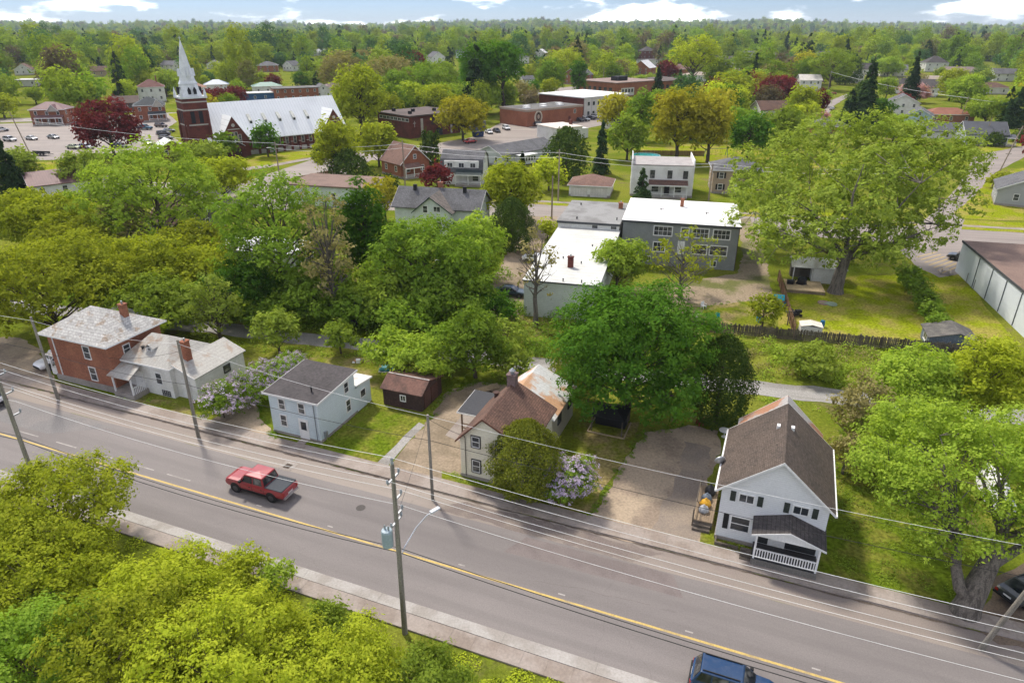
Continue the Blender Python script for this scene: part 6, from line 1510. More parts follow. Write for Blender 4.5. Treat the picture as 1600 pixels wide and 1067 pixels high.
def crown_mesh(name, rng, L, n, leaf, m, clump=13, sig=.3, shell=.32, zmin=None):
    L = np.array(L); w = L[:, 3] * np.maximum(L[:, 3], L[:, 4]); w = w / w.sum()
    nc = max(8, n // clump)
    idx = rng.choice(len(L), nc, p=w); d = unit(rng, nc)
    d[:, 2] = np.where((d[:, 2] < -.35) & (rng.random(nc) < .6), -d[:, 2], d[:, 2])
    rad = 1 - shell * rng.random(nc) ** 1.4
    R3 = np.stack([L[idx, 3], L[idx, 3], L[idx, 4]], 1)
    C = L[idx, :3] + d * R3 * rad[:, None]
    k = rng.integers(0, nc, n)
    P = C[k] + rng.normal(size=(n, 3)) * sig * leaf * 2.6 * np.array([1, 1, .7])
    out = d[k] * .85 + unit(rng, n) * .5 + np.array([0, 0, .45])
    S = leaf * (.45 + 1.15 * rng.random(n) ** 1.6)
    if zmin is not None:
        ok = P[:, 2] > zmin; P, out, S, k = P[ok], out[ok], S[ok], k[ok]
    cr = rng.random(nc)
    return quads(name, P, out, S, m, rng, rv=.6 * cr[k] + .4 * rng.random(len(P)))
def trunk_mesh(name, rng, L, H, zc, az, m, r0, sides=7, twigs=3, fork=.38):
    b = MB()
    top = zc + az * .35
    w = [(0, 0, -.2)]
    for k in range(1, 6): w.append((rng.uniform(-.05, .05) * H * .3, rng.uniform(-.05, .05) * H * .3, top * k / 5))
    b.tube(w, [r0 * 1.35, r0, r0 * .85, r0 * .65, r0 * .42, r0 * .15], sides)
    for (x, y, z, r, rz) in L[1:]:
        f = max(.18, min(.8, (z - .55 * math.hypot(x, y)) / top)) * rng.uniform(.75, 1.0)
        i = min(4, int(f * 5)); q = f * 5 - i
        a = [w[i][j] + (w[i + 1][j] - w[i][j]) * q for j in range(3)]
        e = (x, y, z)
        mid = [a[j] + (e[j] - a[j]) * .5 for j in range(3)]; mid[2] += .06 * H * rng.uniform(-.4, 1)
        rr = r0 * .42 * (1 - f * .5)
        b.tube([a, mid, e], [rr, rr * .65, rr * .25], max(4, sides - 2), False)
        for k in range(twigs):
            d = unit(rng, 1)[0]; d[2] = abs(d[2]) * .8
            e2 = (x + d[0] * r * .9, y + d[1] * r * .9, z + d[2] * rz * .9)
            b.tube([mid if k % 2 else e, [(mid[j] + e2[j]) / 2 + rng.uniform(-.1, .1) * r for j in range(3)], e2], [rr * .35, rr * .22, rr * .07], 4, False)
    me = bpy.data.meshes.new(name); me.from_pydata(b.v, [], b.f); me.materials.append(m)
    return me
def conifer_mesh(name, rng, H, r, n, leaf, m, base=.06, droop=.35, power=.95):
    nb = max(24, n // 22)
    z = base + (1 - base) * (1 - np.sqrt(rng.random(nb)))
    a = rng.random(nb) * 2 * math.pi
    R_ = r * (1 - z) ** power * rng.uniform(.75, 1.12, nb) + .04 * r
    k = rng.integers(0, nb, n); t = rng.random(n) ** .6
    rr = R_[k] * t
    aa = a[k] + rng.normal(size=n) * .16 * (.3 + t)
    P = np.stack([rr * np.cos(aa), rr * np.sin(aa), z[k] * H - droop * rr * t + rng.normal(size=n) * leaf * .25], 1)
    out = np.stack([np.cos(aa) * .5, np.sin(aa) * .5, np.full(n, .75)], 1) + unit(rng, n) * .45
    return quads(name, P, out, leaf * rng.uniform(.6, 1.3, n), m, rng, .5)
def cedar_mesh(name, rng, H, r, n, leaf, m):
    z = rng.random(n) ** .85; a = rng.random(n) * 2 * math.pi
    prof = np.sin(np.clip((z * .93 + .07), 0, 1) ** .8 * math.pi) ** .55
    lump = 1 + .13 * np.sin(a * 5 + z * 9) + .1 * np.sin(a * 9 - z * 17)
    rr = r * prof * lump * (1 - .28 * rng.random(n) ** 1.6)
    P = np.stack([rr * np.cos(a), rr * np.sin(a), .05 * H + z * H * .95], 1) + rng.normal(size=(n, 3)) * leaf * .5
    out = np.stack([np.cos(a), np.sin(a), np.full(n, .45)], 1) + unit(rng, n) * .7
    return quads(name, P, out, leaf * rng.uniform(.6, 1.3, n), m, rng, .55)
def solve(u, v, w, h, clear=.3):
    """crown centre and crown size as seen -> place on the ground and real size"""
    az = 4.0; r = 4.0
    for _ in range(6):
        zc = az * (1 + clear) + .3
        x, y = G(u, v, zc); d = depth(x, y, zc)
        r = w / 2 * d / FPX * 1.12
        q = math.atan2(HC - zc, math.hypot(x, y))
        vis = h / 2 * d / FPX
        az = math.sqrt(max(.25 * r * r, vis * vis - (r * math.sin(q)) ** 2)) / math.cos(q)
    return x, y, r, az, zc
KNAME = {'yg': 'maple_tree', 'vg': 'maple_tree', 'mg': 'leafy_tree', 'lg': 'poplar_tree', 'dg': 'maple_tree', 'ol': 'ash_tree', 'go': 'maple_tree', 'br': 'ash_tree', 're': 'maple_tree', 'pi': 'blossom_tree', 'li': 'lilac_bush', 'sp': 'spruce_tree', 'ce': 'cedar_tree', 'cd': 'cedar_tree'}
KCOL = {'yg': 'yellow green', 'vg': 'vivid green', 'mg': 'mid green', 'lg': 'light green', 'dg': 'deep green', 'ol': 'olive green', 'go': 'golden', 'br': 'bronze budding', 're': 'maroon leafed', 'pi': 'pink flowering', 'sp': 'dark', 'ce': 'olive green', 'cd': 'dark green'}
NLEAF = [0]
def tree(kind, u, v, w, h, label, clear=.3, dens=1.0, leaf=None, bark=None, name=None, cat='tree', group=None, seed=None, lob=None, shell=.32, pos=None, cap=27000):
    """a tree of its own: root > trunk, crown"""
    rng = np.random.default_rng(seed if seed is not None else int(u * 7 + v * 13))
    x, y, r, az, zc = pos or solve(u, v, w, h, clear)
    d = depth(x, y, zc)
    leaf = leaf or max(.18, min(.9, d * .0045))
    if d > 85: cap = 18000
    if d > 140: cap = 8000
    H = zc + az
    area = 4 * math.pi * ((r * r + 2 * r * az) / 3)
    n = int(max(350, min(cap, dens * 2.6 * area / (leaf * leaf * .4))))
    NLEAF[0] += n
    t = root(name or KNAME[kind], label, cat, x, y, rng.uniform(0, 360), group)
    if kind == 'sp':
        link('crown', conifer_mesh('crown', rng, H, r, n, leaf * 1.3, LM['sp']), t)
        b = MB().tube([(0, 0, -.2), (0, 0, H * .95)], [.028 * H, .004 * H], 7); me = bpy.data.meshes.new('trunk'); me.from_pydata(b.v, [], b.f); me.materials.append(M_bark); link('trunk', me, t)
    elif kind in ('ce', 'cd'):
        link('crown', cedar_mesh('crown', rng, H, r, n, leaf, LM[kind]), t)
        b = MB().tube([(0, 0, -.2), (.1, 0, H * .85)], [.03 * H, .008 * H], 7); me = bpy.data.meshes.new('trunk'); me.from_pydata(b.v, [], b.f); me.materials.append(M_bark); link('trunk', me, t)
    else:
        nl = lob or (34 if r > 3.2 else 22 if r > 2 else 12)
        L = lobes_for(rng, r, az, zc, nl, .74 if nl > 20 else .62, .31 if nl > 30 else .36 if nl > 20 else .44)
        nearby = leaf < .3
        link('crown', crown_mesh('crown', rng, L, n, leaf, LM[kind], clump=24 if nearby else 13, sig=.42 if nearby else .3, zmin=.15, shell=shell), t)
        link('trunk', trunk_mesh('trunk', rng, L, H, zc, az, bark or M_bark, max(.07, .024 * H)), t)
    return t
def lilac(u, v, w, h, label, green=.45):
    rng = np.random.default_rng(int(u * 3 + v))
    x, y, r, az, zc = solve(u, v, w, h, .02)
    t = root('lilac_bush', label, 'bush', x, y, 0, 'lilac bushes')
    L = lobes_for(rng, r, az, zc, 9)
    leaf = .2
    n = int(2.0 * 12.5 * r * az / (leaf * leaf * .4))
    link('crown', crown_mesh('crown', rng, L, int(n * .75), leaf, LM['mg'], shell=.5, zmin=.05), t)
    Lf = [(a, b, c, q * 1.04, s * 1.06) for a, b, c, q, s in L]
    link('blossom', crown_mesh('blossom', rng, Lf, int(n * green * .95), .15, LM['li'], clump=18, sig=.3, shell=.08, zmin=az * .5), t)
    link('trunk', trunk_mesh('trunk', rng, L, zc + az, zc, az, M_bark, .06, 5, 1), t)
    return t
# ---- nearest shrubs and trees, bottom of the picture
tree('ol', 85, 795, 232, 150, 'large olive green tree at the left edge hiding the road', .1, 1.0, shell=.5)
tree('yg', 50, 912, 200, 130, 'yellow green shrub below the large olive tree at the left edge', .05, shell=.5, name='shrub', cat='shrub')
tree('yg', 255, 942, 198, 104, 'broad yellow green shrub nearest the kerb', .05, shell=.5, name='shrub', cat='shrub')
tree('yg', 375, 888, 78, 62, 'slender shoot topped shrub touching the near sidewalk', .1, .8, shell=.5, name='shrub', cat='shrub')
tree('ol', 200, 1018, 235, 112, 'wide olive yellow shrub in the middle of the foreground thicket', .05, shell=.5, name='shrub', cat='shrub')
tree('yg', 390, 1010, 185, 98, 'yellow green shrub at the right of the foreground thicket', .05, shell=.5, name='shrub', cat='shrub')
tree('mg', 60, 1030, 220, 130, 'darker green shrub in the bottom left corner', .05, shell=.5, name='shrub', cat='shrub')
tree('yg', 330, 1060, 260, 110, 'low shrub at the bottom edge below the wide olive shrub', .02, shell=.5, name='shrub', cat='shrub')
tree('yg', 545, 1052, 160, 66, 'low lime shrub left of the transformer pole foot', .02, .9, shell=.5, name='shrub', cat='shrub')
tree('vg', 665, 1058, 110, 50, 'low green shrub in front of the transformer pole foot', .02, .8, shell=.5, name='shrub', cat='shrub')
tree('vg', 500, 975, 90, 40, 'small weedy shrub between the thicket and the transformer pole', .02, .6, shell=.6, name='shrub', cat='shrub')
tree('vg', 430, 900, 60, 40, 'small weedy bush on the grassy verge beside the kerb', .02, .5, shell=.6, name='shrub', cat='shrub')
# ---- right foreground maple with huge leaning trunk
def sublobes(rng, L, k, f=.5, d=.62):
    out = []
    for (x, y, z, r, rz) in L:
        for i in range(k):
            a = i * 2.39996 + rng.uniform(0, .8); c = 1 - 1.7 * (i + .5) / k; q = math.sqrt(max(0, 1 - c * c)); s = f * rng.uniform(.75, 1.2)
            out.append((x + q * math.cos(a) * d * r, y + q * math.sin(a) * d * r, z + c * d * rz, r * s, rz * s))
    return out
def old_maple():
    rng = np.random.default_rng(77)
    bx, by = AP(15.4, 41.9)
    t = root('old_maple', 'huge old maple with thick forked grey trunk beside the right lawn', 'tree', bx, by, 0)
    b = MB()
    b.tube([(-.1, 0, -.2), (0, .05, .7), (.35, .3, 2.0), (.9, .7, 3.4), (1.6, 1.3, 5.2), (2.0, 1.8, 7.0)], [1.0, .8, .72, .6, .38, .15], 14)
    b.tube([(-.1, .1, 1.2), (-.75, .3, 1.9), (-1.0, .9, 3.2), (-.9, 1.6, 5.0), (-1.3, 2.8, 7.0), (-1.6, 3.9, 9.0)], [.45, .38, .32, .26, .18, .06], 10)
    b.tube([(.9, .7, 3.3), (2.6, 1.0, 4.4), (4.5, 1.4, 5.2), (6, 2, 6.5)], [.4, .3, .2, .06], 9)
    L = [(-1.6, 3.2, 8.4, 2.6, 2.2), (-3.2, 3.6, 7.2, 2.1, 1.8), (-3.6, 6.2, 7.4, 2.6, 2.0), (-.6, 6.4, 9.6, 2.8, 2.2), (1.8, 4.2, 9.8, 2.8, 2.3), (4.4, 3.4, 8.4, 2.6, 2.2), (1.6, 7.8, 8.6, 2.8, 2.2),
         (4.6, 7.0, 8.8, 2.8, 2.2), (-2.2, 8.8, 7.4, 2.6, 2.0), (.6, 3.0, 6.4, 1.9, 1.5), (6.6, 4.6, 7.2, 2.4, 1.9), (3.2, 1.8, 6.6, 1.8, 1.4), (-.4, 10.2, 8.4, 2.6, 2.0), (-2.8, 1.6, 5.2, 1.5, 1.1), (6.5, 1.5, 6.8, 2.0, 1.6), (-1.8, 1.6, 6.2, 1.7, 1.3), (1.2, .8, 7.4, 1.8, 1.4), (4.0, .6, 6.0, 1.5, 1.2), (-3.2, 4.6, 5.2, 1.9, 1.4), (-.4, .4, 5.6, 1.5, 1.1), (2.4, .1, 6.0, 1.6, 1.2), (5.2, .4, 5.4, 1.6, 1.2), (-2.4, .8, 4.4, 1.2, .9)]
    for (x, y, z, r, rz) in L:
        s = (-1.0, 1.6, 5.0) if x < 1 else (1.6, 1.3, 5.2)
        mid = ((s[0] + x) / 2 + rng.uniform(-.4, .4), (s[1] + y) / 2, (s[2] + z) / 2 + .3)
        b.tube([s, mid, (x, y, z)], [.16, .1, .03], 6, False)
        for k in range(4):
            d = unit(rng, 1)[0]
            b.tube([mid if k % 2 else (x, y, z), (x + d[0] * r * .9, y + d[1] * r * .9, z + abs(d[2]) * rz * .8)], [.05, .012], 4, False)
    me = bpy.data.meshes.new('trunk'); me.from_pydata(b.v, [], b.f); me.materials.append(M_barkgrey); link('trunk', me, t)
    link('crown', crown_mesh('crown', rng, sublobes(rng, L, 7), 44000, .21, LM['vg'], shell=.35, clump=22, sig=.4), t)
old_maple()
tree('vg', 1435, 605, 140, 125, 'bright yellow green tree behind the old maple near the trail', .35, 1.0, shell=.5)
tree('yg', 1535, 595, 120, 150, 'yellow green tree at the right edge below the commercial building', .35, 1.0, shell=.5)
tree('vg', 1400, 690, 120, 100, 'small green tree between the bare thicket and the old maple', .3, .8, shell=.55)
tree('br', 1345, 645, 95, 120, 'bare greyish thicket beside the trail behind the white gabled house', .1, .45, name='thicket', cat='bush', bark=M_barkgrey, shell=.6)
tree('br', 1325, 705, 60, 70, 'small bare bush behind the white gabled house corner', .05, .4, name='thicket', cat='bush', bark=M_barkgrey, shell=.6)
tree('lg', 1270, 562, 75, 50, 'pale green bush between the trail and the picket fence', .1, .6, name='shrub', cat='shrub', shell=.6)
# ---- trees behind the road houses
tree('dg', 985, 552, 225, 225, 'big round deep green maple beside the wide driveway', .06, 1.6, cap=52000, lob=46, shell=.26)
tree('cd', 1128, 592, 88, 138, 'dark cedar clump at the end of the wide driveway', .02, 1.0, leaf=.24)
tree('ce', 895, 565, 62, 115, 'olive cedar behind the rusty rear roof of the cream house', .02, 1.0, leaf=.24)
tree('ce', 822, 712, 102, 118, 'egg shaped olive cedar in front of the cream house', .02, 1.3, leaf=.2)
lilac(888, 742, 100, 88, 'pale lilac bush in bloom beside the egg shaped cedar', 1.1)
lilac(345, 625, 85, 62, 'lilac bush in bloom nearest the white annex door', .5)
lilac(385, 605, 85, 60, 'lilac bush in bloom in the middle of the hedge by the blue house', .6)
lilac(422, 588, 80, 58, 'lilac bush in bloom behind the corner of the blue house roof', .8)
lilac(456, 568, 50, 44, 'small lilac bush at the back end of the flowering hedge', .7)
tree('lg', 432, 516, 66, 70, 'spiky light green sumac at the near edge of the trail', .1, .7, shell=.6, name='sumac', cat='tree')
tree('vg', 530, 525, 44, 50, 'small round green bush at the near edge of the trail', .05, .9, name='shrub', cat='shrub')
tree('vg', 608, 545, 70, 70, 'green bush beside the trail left of the brown shed', .05, .8, name='shrub', cat='shrub', shell=.5)
tree('vg', 655, 562, 100, 80, 'spreading green bush behind the brown shed', .05, .8, name='shrub', cat='shrub', shell=.5)
tree('mg', 742, 535, 95, 105, 'upright green tree behind the carport', .1, .9, shell=.5)
tree('mg', 695, 535, 70, 60, 'green bush between the brown shed and the carport', .05, .8, name='shrub', cat='shrub', shell=.5)
tree('lg', 800, 565, 60, 50, 'pale green bush behind the brick chimney of the cream house', .05, .7, name='shrub', cat='shrub', shell=.5)
tree('lg', 790, 520, 70, 50, 'loose pale shrub on the far side of the trail near the low block', .05, .5, name='shrub', cat='shrub', shell=.6)
# ---- belt beyond the trail
tree('ol', 70, 445, 230, 160, 'wide olive tree at the left edge above the brick house', .1, 1.0, shell=.5)
tree('ol', 200, 425, 170, 120, 'olive tree directly above the brick house chimney', .1, 1.0, shell=.5)
tree('vg', 230, 480, 150, 75, 'low green tree right behind the brick house roof', .1, .9, shell=.5)
tree('lg', 335, 480, 85, 110, 'sparse pale tree beside the trail behind the white annex', .1, .35, shell=.6)
tree('yg', 55, 340, 140, 90, 'yellow green tree at the left edge below the maroon roof', .1, 1.0, shell=.5)
tree('ol', 110, 375, 110, 80, 'yellowish olive tree below the maroon roofed house', .1, .8, shell=.55)
tree('vg', 240, 302, 182, 155, 'bright vivid green maple left of the church', .1, 1.25)
tree('br', 195, 350, 90, 90, 'nearly bare twiggy tree below the vivid maple', .1, .12, bark=M_barkgrey, shell=.7)
tree('ol', 320, 425, 120, 90, 'olive tree left of the tall green belt trees', .1, .8, shell=.5)
tree('mg', 432, 365, 185, 195, 'tall multi stemmed green tree in the belt beyond the trail', .1, .95, shell=.45)
tree('br', 512, 395, 75, 205, 'tall thin nearly bare tree in the belt beyond the trail', .1, .2, bark=M_barkgrey, shell=.7)
tree('dg', 570, 365, 72, 165, 'narrow deep green tree in the belt beyond the trail', .1, 1.1)
tree('go', 600, 305, 60, 50, 'golden topped tree behind the narrow deep green tree', .6, .6, shell=.5)
tree('mg', 665, 405, 160, 150, 'broad green tree in front of the white cross gabled house', .1, 1.0, shell=.45)
tree('vg', 745, 385, 85, 100, 'pale green tree right of the white cross gabled house', .1, .9, shell=.45)
tree('mg', 700, 455, 130, 80, 'low green tree beside the sandy lane', .15, .9, shell=.5)
tree('yg', 797, 297, 80, 95, 'lime green tree on the street corner beside the white cross gabled house', .1, 1.0)
tree('cd', 800, 350, 62, 80, 'dark hedge mass under the lime corner tree', .02, 1.0, leaf=.3, name='hedge', cat='hedge')
tree('yg', 856, 358, 24, 28, 'small round yellow bush beside the grey tar roof', .02, 1.0, name='shrub', cat='shrub')
tree('vg', 966, 408, 82, 72, 'small bright green tree at the corner of the low green block', .45, 1.0)
tree('ol', 1068, 408, 110, 105, 'thin sparse tree with few yellow leaves in front of the grey apartments', .1, .1, bark=M_barkgrey, shell=.7)
tree('br', 838, 420, 70, 130, 'bare young birch stems beside the low green block', .4, .06, bark=M_barkgrey, shell=.8)
tree('ol', 1195, 482, 55, 55, 'sparse low bush on the brown board fence', .1, .45, name='shrub', cat='shrub', shell=.7)
tree('dg', 770, 480, 70, 50, 'dark bush at the end of the sandy lane', .02, .9, name='shrub', cat='shrub')
tree('mg', 500, 455, 130, 80, 'low leafy tree at the foot of the tall multi stemmed tree', .08, .9, shell=.5)
tree('vg', 610, 455, 110, 90, 'low leafy tree at the foot of the narrow deep green tree', .08, .9, shell=.5)
tree('dg', 380, 450, 110, 90, 'shady tree left of the low leafy belt trees', .1, .9, shell=.5)
tree('vg', 610, 400, 90, 90, 'leafy tree between the narrow deep green tree and the broad green tree', .1, .9, shell=.5)
tree('ol', 300, 385, 120, 70, 'olive tree below the right side of the vivid maple', .1, .8, shell=.5)
tree('mg', 555, 480, 90, 50, 'dark bush beside the trail under the belt trees', .03, .9, shell=.5, name='shrub', cat='shrub')
tree('mg', 410, 485, 80, 45, 'dark bush behind the sumac across the trail', .03, .9, shell=.5, name='shrub', cat='shrub')
tree('mg', 640, 490, 100, 50, 'green bush across the trail behind the brown shed', .03, .9, shell=.5, name='shrub', cat='shrub')
# hedge along the commercial lawn
for k, (u, v) in enumerate([(1424, 438), (1434, 455), (1446, 474), (1458, 494), (1468, 512)]):
    tree('mg', u, v - 6, 38, 32, ['topmost', 'second', 'middle', 'fourth', 'lowest'][k] + ' bush of the hedge row between the poplar lawn and the commercial lawn', .02, .9, name='hedge_bush', cat='hedge', group='hedge bushes by the commercial lawn')
# ---- the big poplar
def poplar():
    rng = np.random.default_rng(5)
    x, y = G(1305, 457)
    t = root('poplar_tree', 'huge light green poplar with thick grey trunk on the backyard lawn', 'tree', x, y, 0)
    L = [(0, 0, 12, 5, 4.5)]
    def put(u, v, z, w): # lobe by its place in the air
        X, Y = G(u, v, z); d = depth(X, Y, z); L.append((X - x, Y - y, z, w / 2 * d / FPX * 1.15, w / 2 * d / FPX * .95))
    for q in [(1200, 275, 12, 110), (1180, 330, 9.5, 90), (1225, 360, 8.5, 95), (1265, 290, 12.5, 110), (1300, 240, 16, 120), (1250, 230, 16, 90), (1350, 225, 18, 110), (1400, 225, 18, 110), (1450, 240, 17, 110), (1340, 290, 14, 120), (1405, 280, 15, 120),
              (1470, 265, 15, 110), (1500, 240, 16.5, 70), (1480, 310, 12, 90), (1430, 330, 11, 100), (1290, 345, 10, 110), (1360, 350, 9.5, 100), (1450, 365, 8.5, 70), (1250, 395, 6.8, 60), (1375, 395, 6.5, 80), (1215, 385, 7.5, 80), (1330, 385, 7.5, 90), (1255, 370, 8, 100), (1410, 375, 8, 80), (1210, 300, 12, 80), (1300, 210, 17.5, 70), (1180, 290, 11, 70)]:
        put(*q)
    b = MB()
    b.tube([(0, 0, -.2), (0, 0, .8), (.2, .1, 3), (.5, .2, 5.2)], [1.25, .95, .82, .75], 14)
    mains = [[(.5, .2, 5), (-2, .6, 8), (-5, 1, 11.5), (-7.5, 1, 13)], [(.5, .2, 5), (.3, .6, 9), (.2, 1.2, 14), (1.0, 1.5, 18)], [(.5, .2, 5), (3, .4, 8.5), (6.5, .8, 12), (9, 1, 15.5)], [(.5, .2, 4.8), (4, -.6, 6.8), (8, -1, 8.5), (12, -.6, 10)], [(.4, .2, 4.6), (-3, -.8, 6.5), (-6.5, -1.2, 8.2), (-9, -1, 9)]]
    for mpts in mains: b.tube(mpts, [.42, .27, .14, .04], 9, False)
    ends = [p for mpts in mains for p in mpts[1:]]
    for (X, Y, z, r, rz) in L[1:]:
        s = min(ends, key=lambda p: (p[0] - X) ** 2 + (p[1] - Y) ** 2 + (p[2] - z) ** 2 + (40 if p[2] > z else 0))
        b.tube([s, ((s[0] + X) / 2, (s[1] + Y) / 2, (s[2] + z) / 2 - .3), (X, Y, z)], [.1, .07, .03], 6, False)
        for k in range(5):
            d = unit(rng, 1)[0]; b.tube([(X, Y, z), (X + d[0] * r * .95, Y + d[1] * r * .95, z + d[2] * rz * .9)], [.05, .01], 4, False)
    me = bpy.data.meshes.new('trunk'); me.from_pydata(b.v, [], b.f); me.materials.append(M_barkgrey); link('trunk', me, t)
    link('crown', crown_mesh('crown', rng, sublobes(rng, L, 7, .46, .7), 56000, .46, LM['lg'], shell=.2, clump=18, sig=.26, zmin=4.0), t)
poplar()
# ---- trees across the residential street and round the church
MID = [
 ('sp', 12, 262, 55, 90, 'dark spruce at the left edge below the church parking lot'), ('lg', 22, 262, 70, 60, 'loose pale tree in front of the dark spruce at the left edge'),
 ('lg', 128, 262, 65, 55, 'loose light green tree behind the maroon metal roof'), ('lg', 310, 252, 85, 66, 'airy pale green tree before the church portal'), ('yg', 345, 275, 80, 60, 'pale yellow tree below the church lawn'),
 ('re', 168, 197, 88, 74, 'large maroon maple in the church parking lot'), ('dg', 415, 215, 34, 46, 'round green tree in front of the church wall'), ('mg', 352, 228, 30, 40, 'small green tree beside the church portal'),
 ('ol', 525, 232, 62, 88, 'dense olive tree at the right end of the church'), ('cd', 545, 265, 60, 55, 'dark lower tree under the dense olive tree'), ('yg', 560, 152, 74, 92, 'tall yellow green tree beyond the church end'), ('ol', 590, 222, 62, 60, 'loose olive tree beside the brick house porch'),
 ('re', 683, 276, 44, 38, 'round red leafed shrub in front of the gambrel house'), ('go', 722, 180, 76, 62, 'golden tree beside the parish hall'),
 ('cd', 885, 240, 62, 74, 'dark rounded tree behind the white garage'), ('yg', 858, 268, 44, 46, 'small yellow green tree left of the white garage'), ('sp', 940, 226, 32, 84, 'dark pointed spruce right of the clinic'), ('vg', 982, 212, 56, 60, 'round lime tree behind the white block house'),
 ('go', 1062, 188, 82, 102, 'large golden green maple in the backyard'), ('go', 1112, 196, 60, 90, 'second golden maple touching the large one'), ('dg', 1172, 210, 56, 62, 'dark round tree right of the golden maples'), ('vg', 1228, 200, 62, 66, 'vivid green tree behind the poplar crown'), ('re', 1216, 140, 56, 44, 'broad maroon tree beside the white house with pale roof'),
 ('yg', 1256, 158, 44, 50, 'yellow green tree in front of the white house with pale roof'), ('yg', 1262, 175, 40, 30, 'low yellow green tree by the brown roofed house'), ('pi', 1282, 184, 28, 18, 'pink flowering tree beside the grey roofed house'),
 ('go', 962, 172, 50, 48, 'bronze gold tree beside the school wing'), ('mg', 1002, 178, 46, 66, 'green tree in front of the school wing corner'), ('re', 1030, 172, 26, 40, 'maroon tree squeezed beside the large golden maple'), ('re', 1118, 142, 34, 36, 'maroon tree right of the school annex'), ('vg', 1152, 132, 42, 44, 'green tree beside the distant pole right of the annex'), ('yg', 1150, 155, 40, 40, 'pale green tree below the maroon tree at the annex'),
 ('sp', 1028, 132, 30, 56, 'dark spruce in front of the school annex'), ('sp', 1062, 134, 34, 50, 'second dark spruce beside the annex rear wing'), ('re', 1045, 110, 30, 30, 'maroon tree above the annex roof'),
 ('mg', 862, 122, 40, 50, 'green tree beside the street beyond the school'), ('yg', 885, 98, 62, 42, 'vivid lemon green tree beyond the street'), ('dg', 905, 120, 26, 50, 'dark tree between the lemon tree and the brick house'), ('go', 945, 105, 44, 28, 'golden round tree beyond the brick house'), ('yg', 980, 108, 30, 26, 'small lime tree beyond the annex roof'),
 ('dg', 752, 105, 66, 76, 'tall deep green willow pair, the nearer one'), ('dg', 785, 100, 62, 74, 'tall deep green willow pair, the one nearer the school street'), ('vg', 692, 118, 46, 44, 'lime tree beside the brown gabled brick house'), ('mg', 660, 128, 80, 56, 'grey green tree behind the parish hall roof'), ('vg', 705, 150, 70, 34, 'wide green tree behind the parish hall'), ('vg', 760, 150, 50, 44, 'round green tree between parish hall and gym'), ('vg', 790, 148, 36, 40, 'round green tree at the back of the school gym'), ('mg', 625, 156, 60, 34, 'green tree left of the parish hall roof'),
 ('re', 640, 98, 44, 36, 'orange red maple among the far trees'), ('br', 610, 118, 90, 60, 'grey brown budding tree beyond the church'), ('br', 535, 112, 70, 50, 'greyish budding tree left of the tall yellow green tree'), ('br', 570, 100, 60, 44, 'grey budding tree above the tall yellow green tree'), ('sp', 605, 112, 26, 40, 'dark spruce among the grey budding trees'),
 ('re', 330, 154, 54, 30, 'maroon hedge tree behind the church roof'), ('re', 368, 150, 34, 28, 'second maroon hedge tree behind the church roof'), ('lg', 265, 125, 34, 24, 'pale round tree behind the tall mansard house'),
 ('yg', 1085, 85, 76, 56, 'big round green tree in front of the dark roofed long house'), ('vg', 1122, 112, 40, 44, 'green tree right of the big round tree'), ('sp', 1180, 110, 22, 56, 'dark spruce beside the green trees at the centre right'), ('vg', 1170, 100, 50, 40, 'green tree beside the white house far behind'),
 ('sp', 1358, 140, 50, 112, 'tall dark spruce rising in front of the steep white house'), ('sp', 1428, 120, 34, 80, 'dark spruce beside the slate cottage'), ('dg', 1376, 175, 40, 42, 'dark round tree in front of the tall spruce'), ('sp', 1328, 172, 50, 62, 'spreading dark spruce beside the curving street'), ('cd', 1345, 160, 36, 60, 'dark evergreen leaning against the tall spruce'), ('vg', 1390, 103, 40, 26, 'flat topped green tree before the cream house'), ('pi', 1428, 144, 44, 22, 'pink blossom tree by the slate cottage'), ('re', 1411, 160, 26, 24, 'maroon tree against the white house with blue grey gable'), ('re', 1282, 158, 22, 40, 'narrow maroon tree beside the curving street'), ('vg', 1290, 152, 18, 22, 'small lime bush at the maroon tree by the curving street'), ('vg', 1388, 136, 28, 30, 'yellow green tree at the slate cottage gable'),
 ('vg', 1545, 170, 62, 36, 'bright green tree between the bungalow and the grey cottage'), ('sp', 1590, 165, 44, 60, 'dark evergreen at the right edge behind the grey cottage'), ('vg', 1510, 140, 54, 46, 'dark green tree above the red brick bungalow'), ('ol', 1490, 128, 40, 44, 'olive tree above the bungalow roof'), ('cd', 1555, 218, 26, 18, 'round dark bush by the grey cottage porch'), ('cd', 1594, 214, 24, 14, 'low dark bush at the right edge by the cottage lawn'), ('ol', 1572, 282, 40, 24, 'clipped olive hedge in front of the grey sided gabled house'),
 ('sp', 1004, 290, 40, 56, 'small pointed spruce in front of the white block house'), ('sp', 816, 250, 14, 34, 'slim young spruce beside the grey bungalow'), ('vg', 1400, 200, 60, 34, 'bright tree peeping over the poplar crown'), ('cd', 1325, 108, 40, 44, 'dark tree left of the steep white house'), ('vg', 1302, 104, 60, 54, 'green tree above the white house with pale roof'),
 ('cd', 770, 292, 24, 16, 'round dark shrub beside the gambrel porch'), ('cd', 608, 284, 26, 18, 'round clipped shrub at the brick house porch'), ('cd', 590, 284, 22, 16, 'smaller clipped shrub left of the brick house porch'), ('cd', 495, 243, 10, 16, 'tiny cedar by the church street'),
]
for q in MID:
    nm = None; ct = 'tree'; cl = .22
    if q[0] == 'cd' and q[4] < 20: nm, ct, cl = 'shrub', 'shrub', .02
    if 'shrub' in q[5]: nm, ct = 'shrub', 'shrub'
    if 'hedge in front' in q[5]: nm, ct, cl = 'hedge', 'hedge', .02
    if q[0] in ('sp', 'cd'): cl = .02
    tree(*q, clear=cl, dens=.9, name=nm, cat=ct, shell=.4 if q[0] != 'lg' else .6)
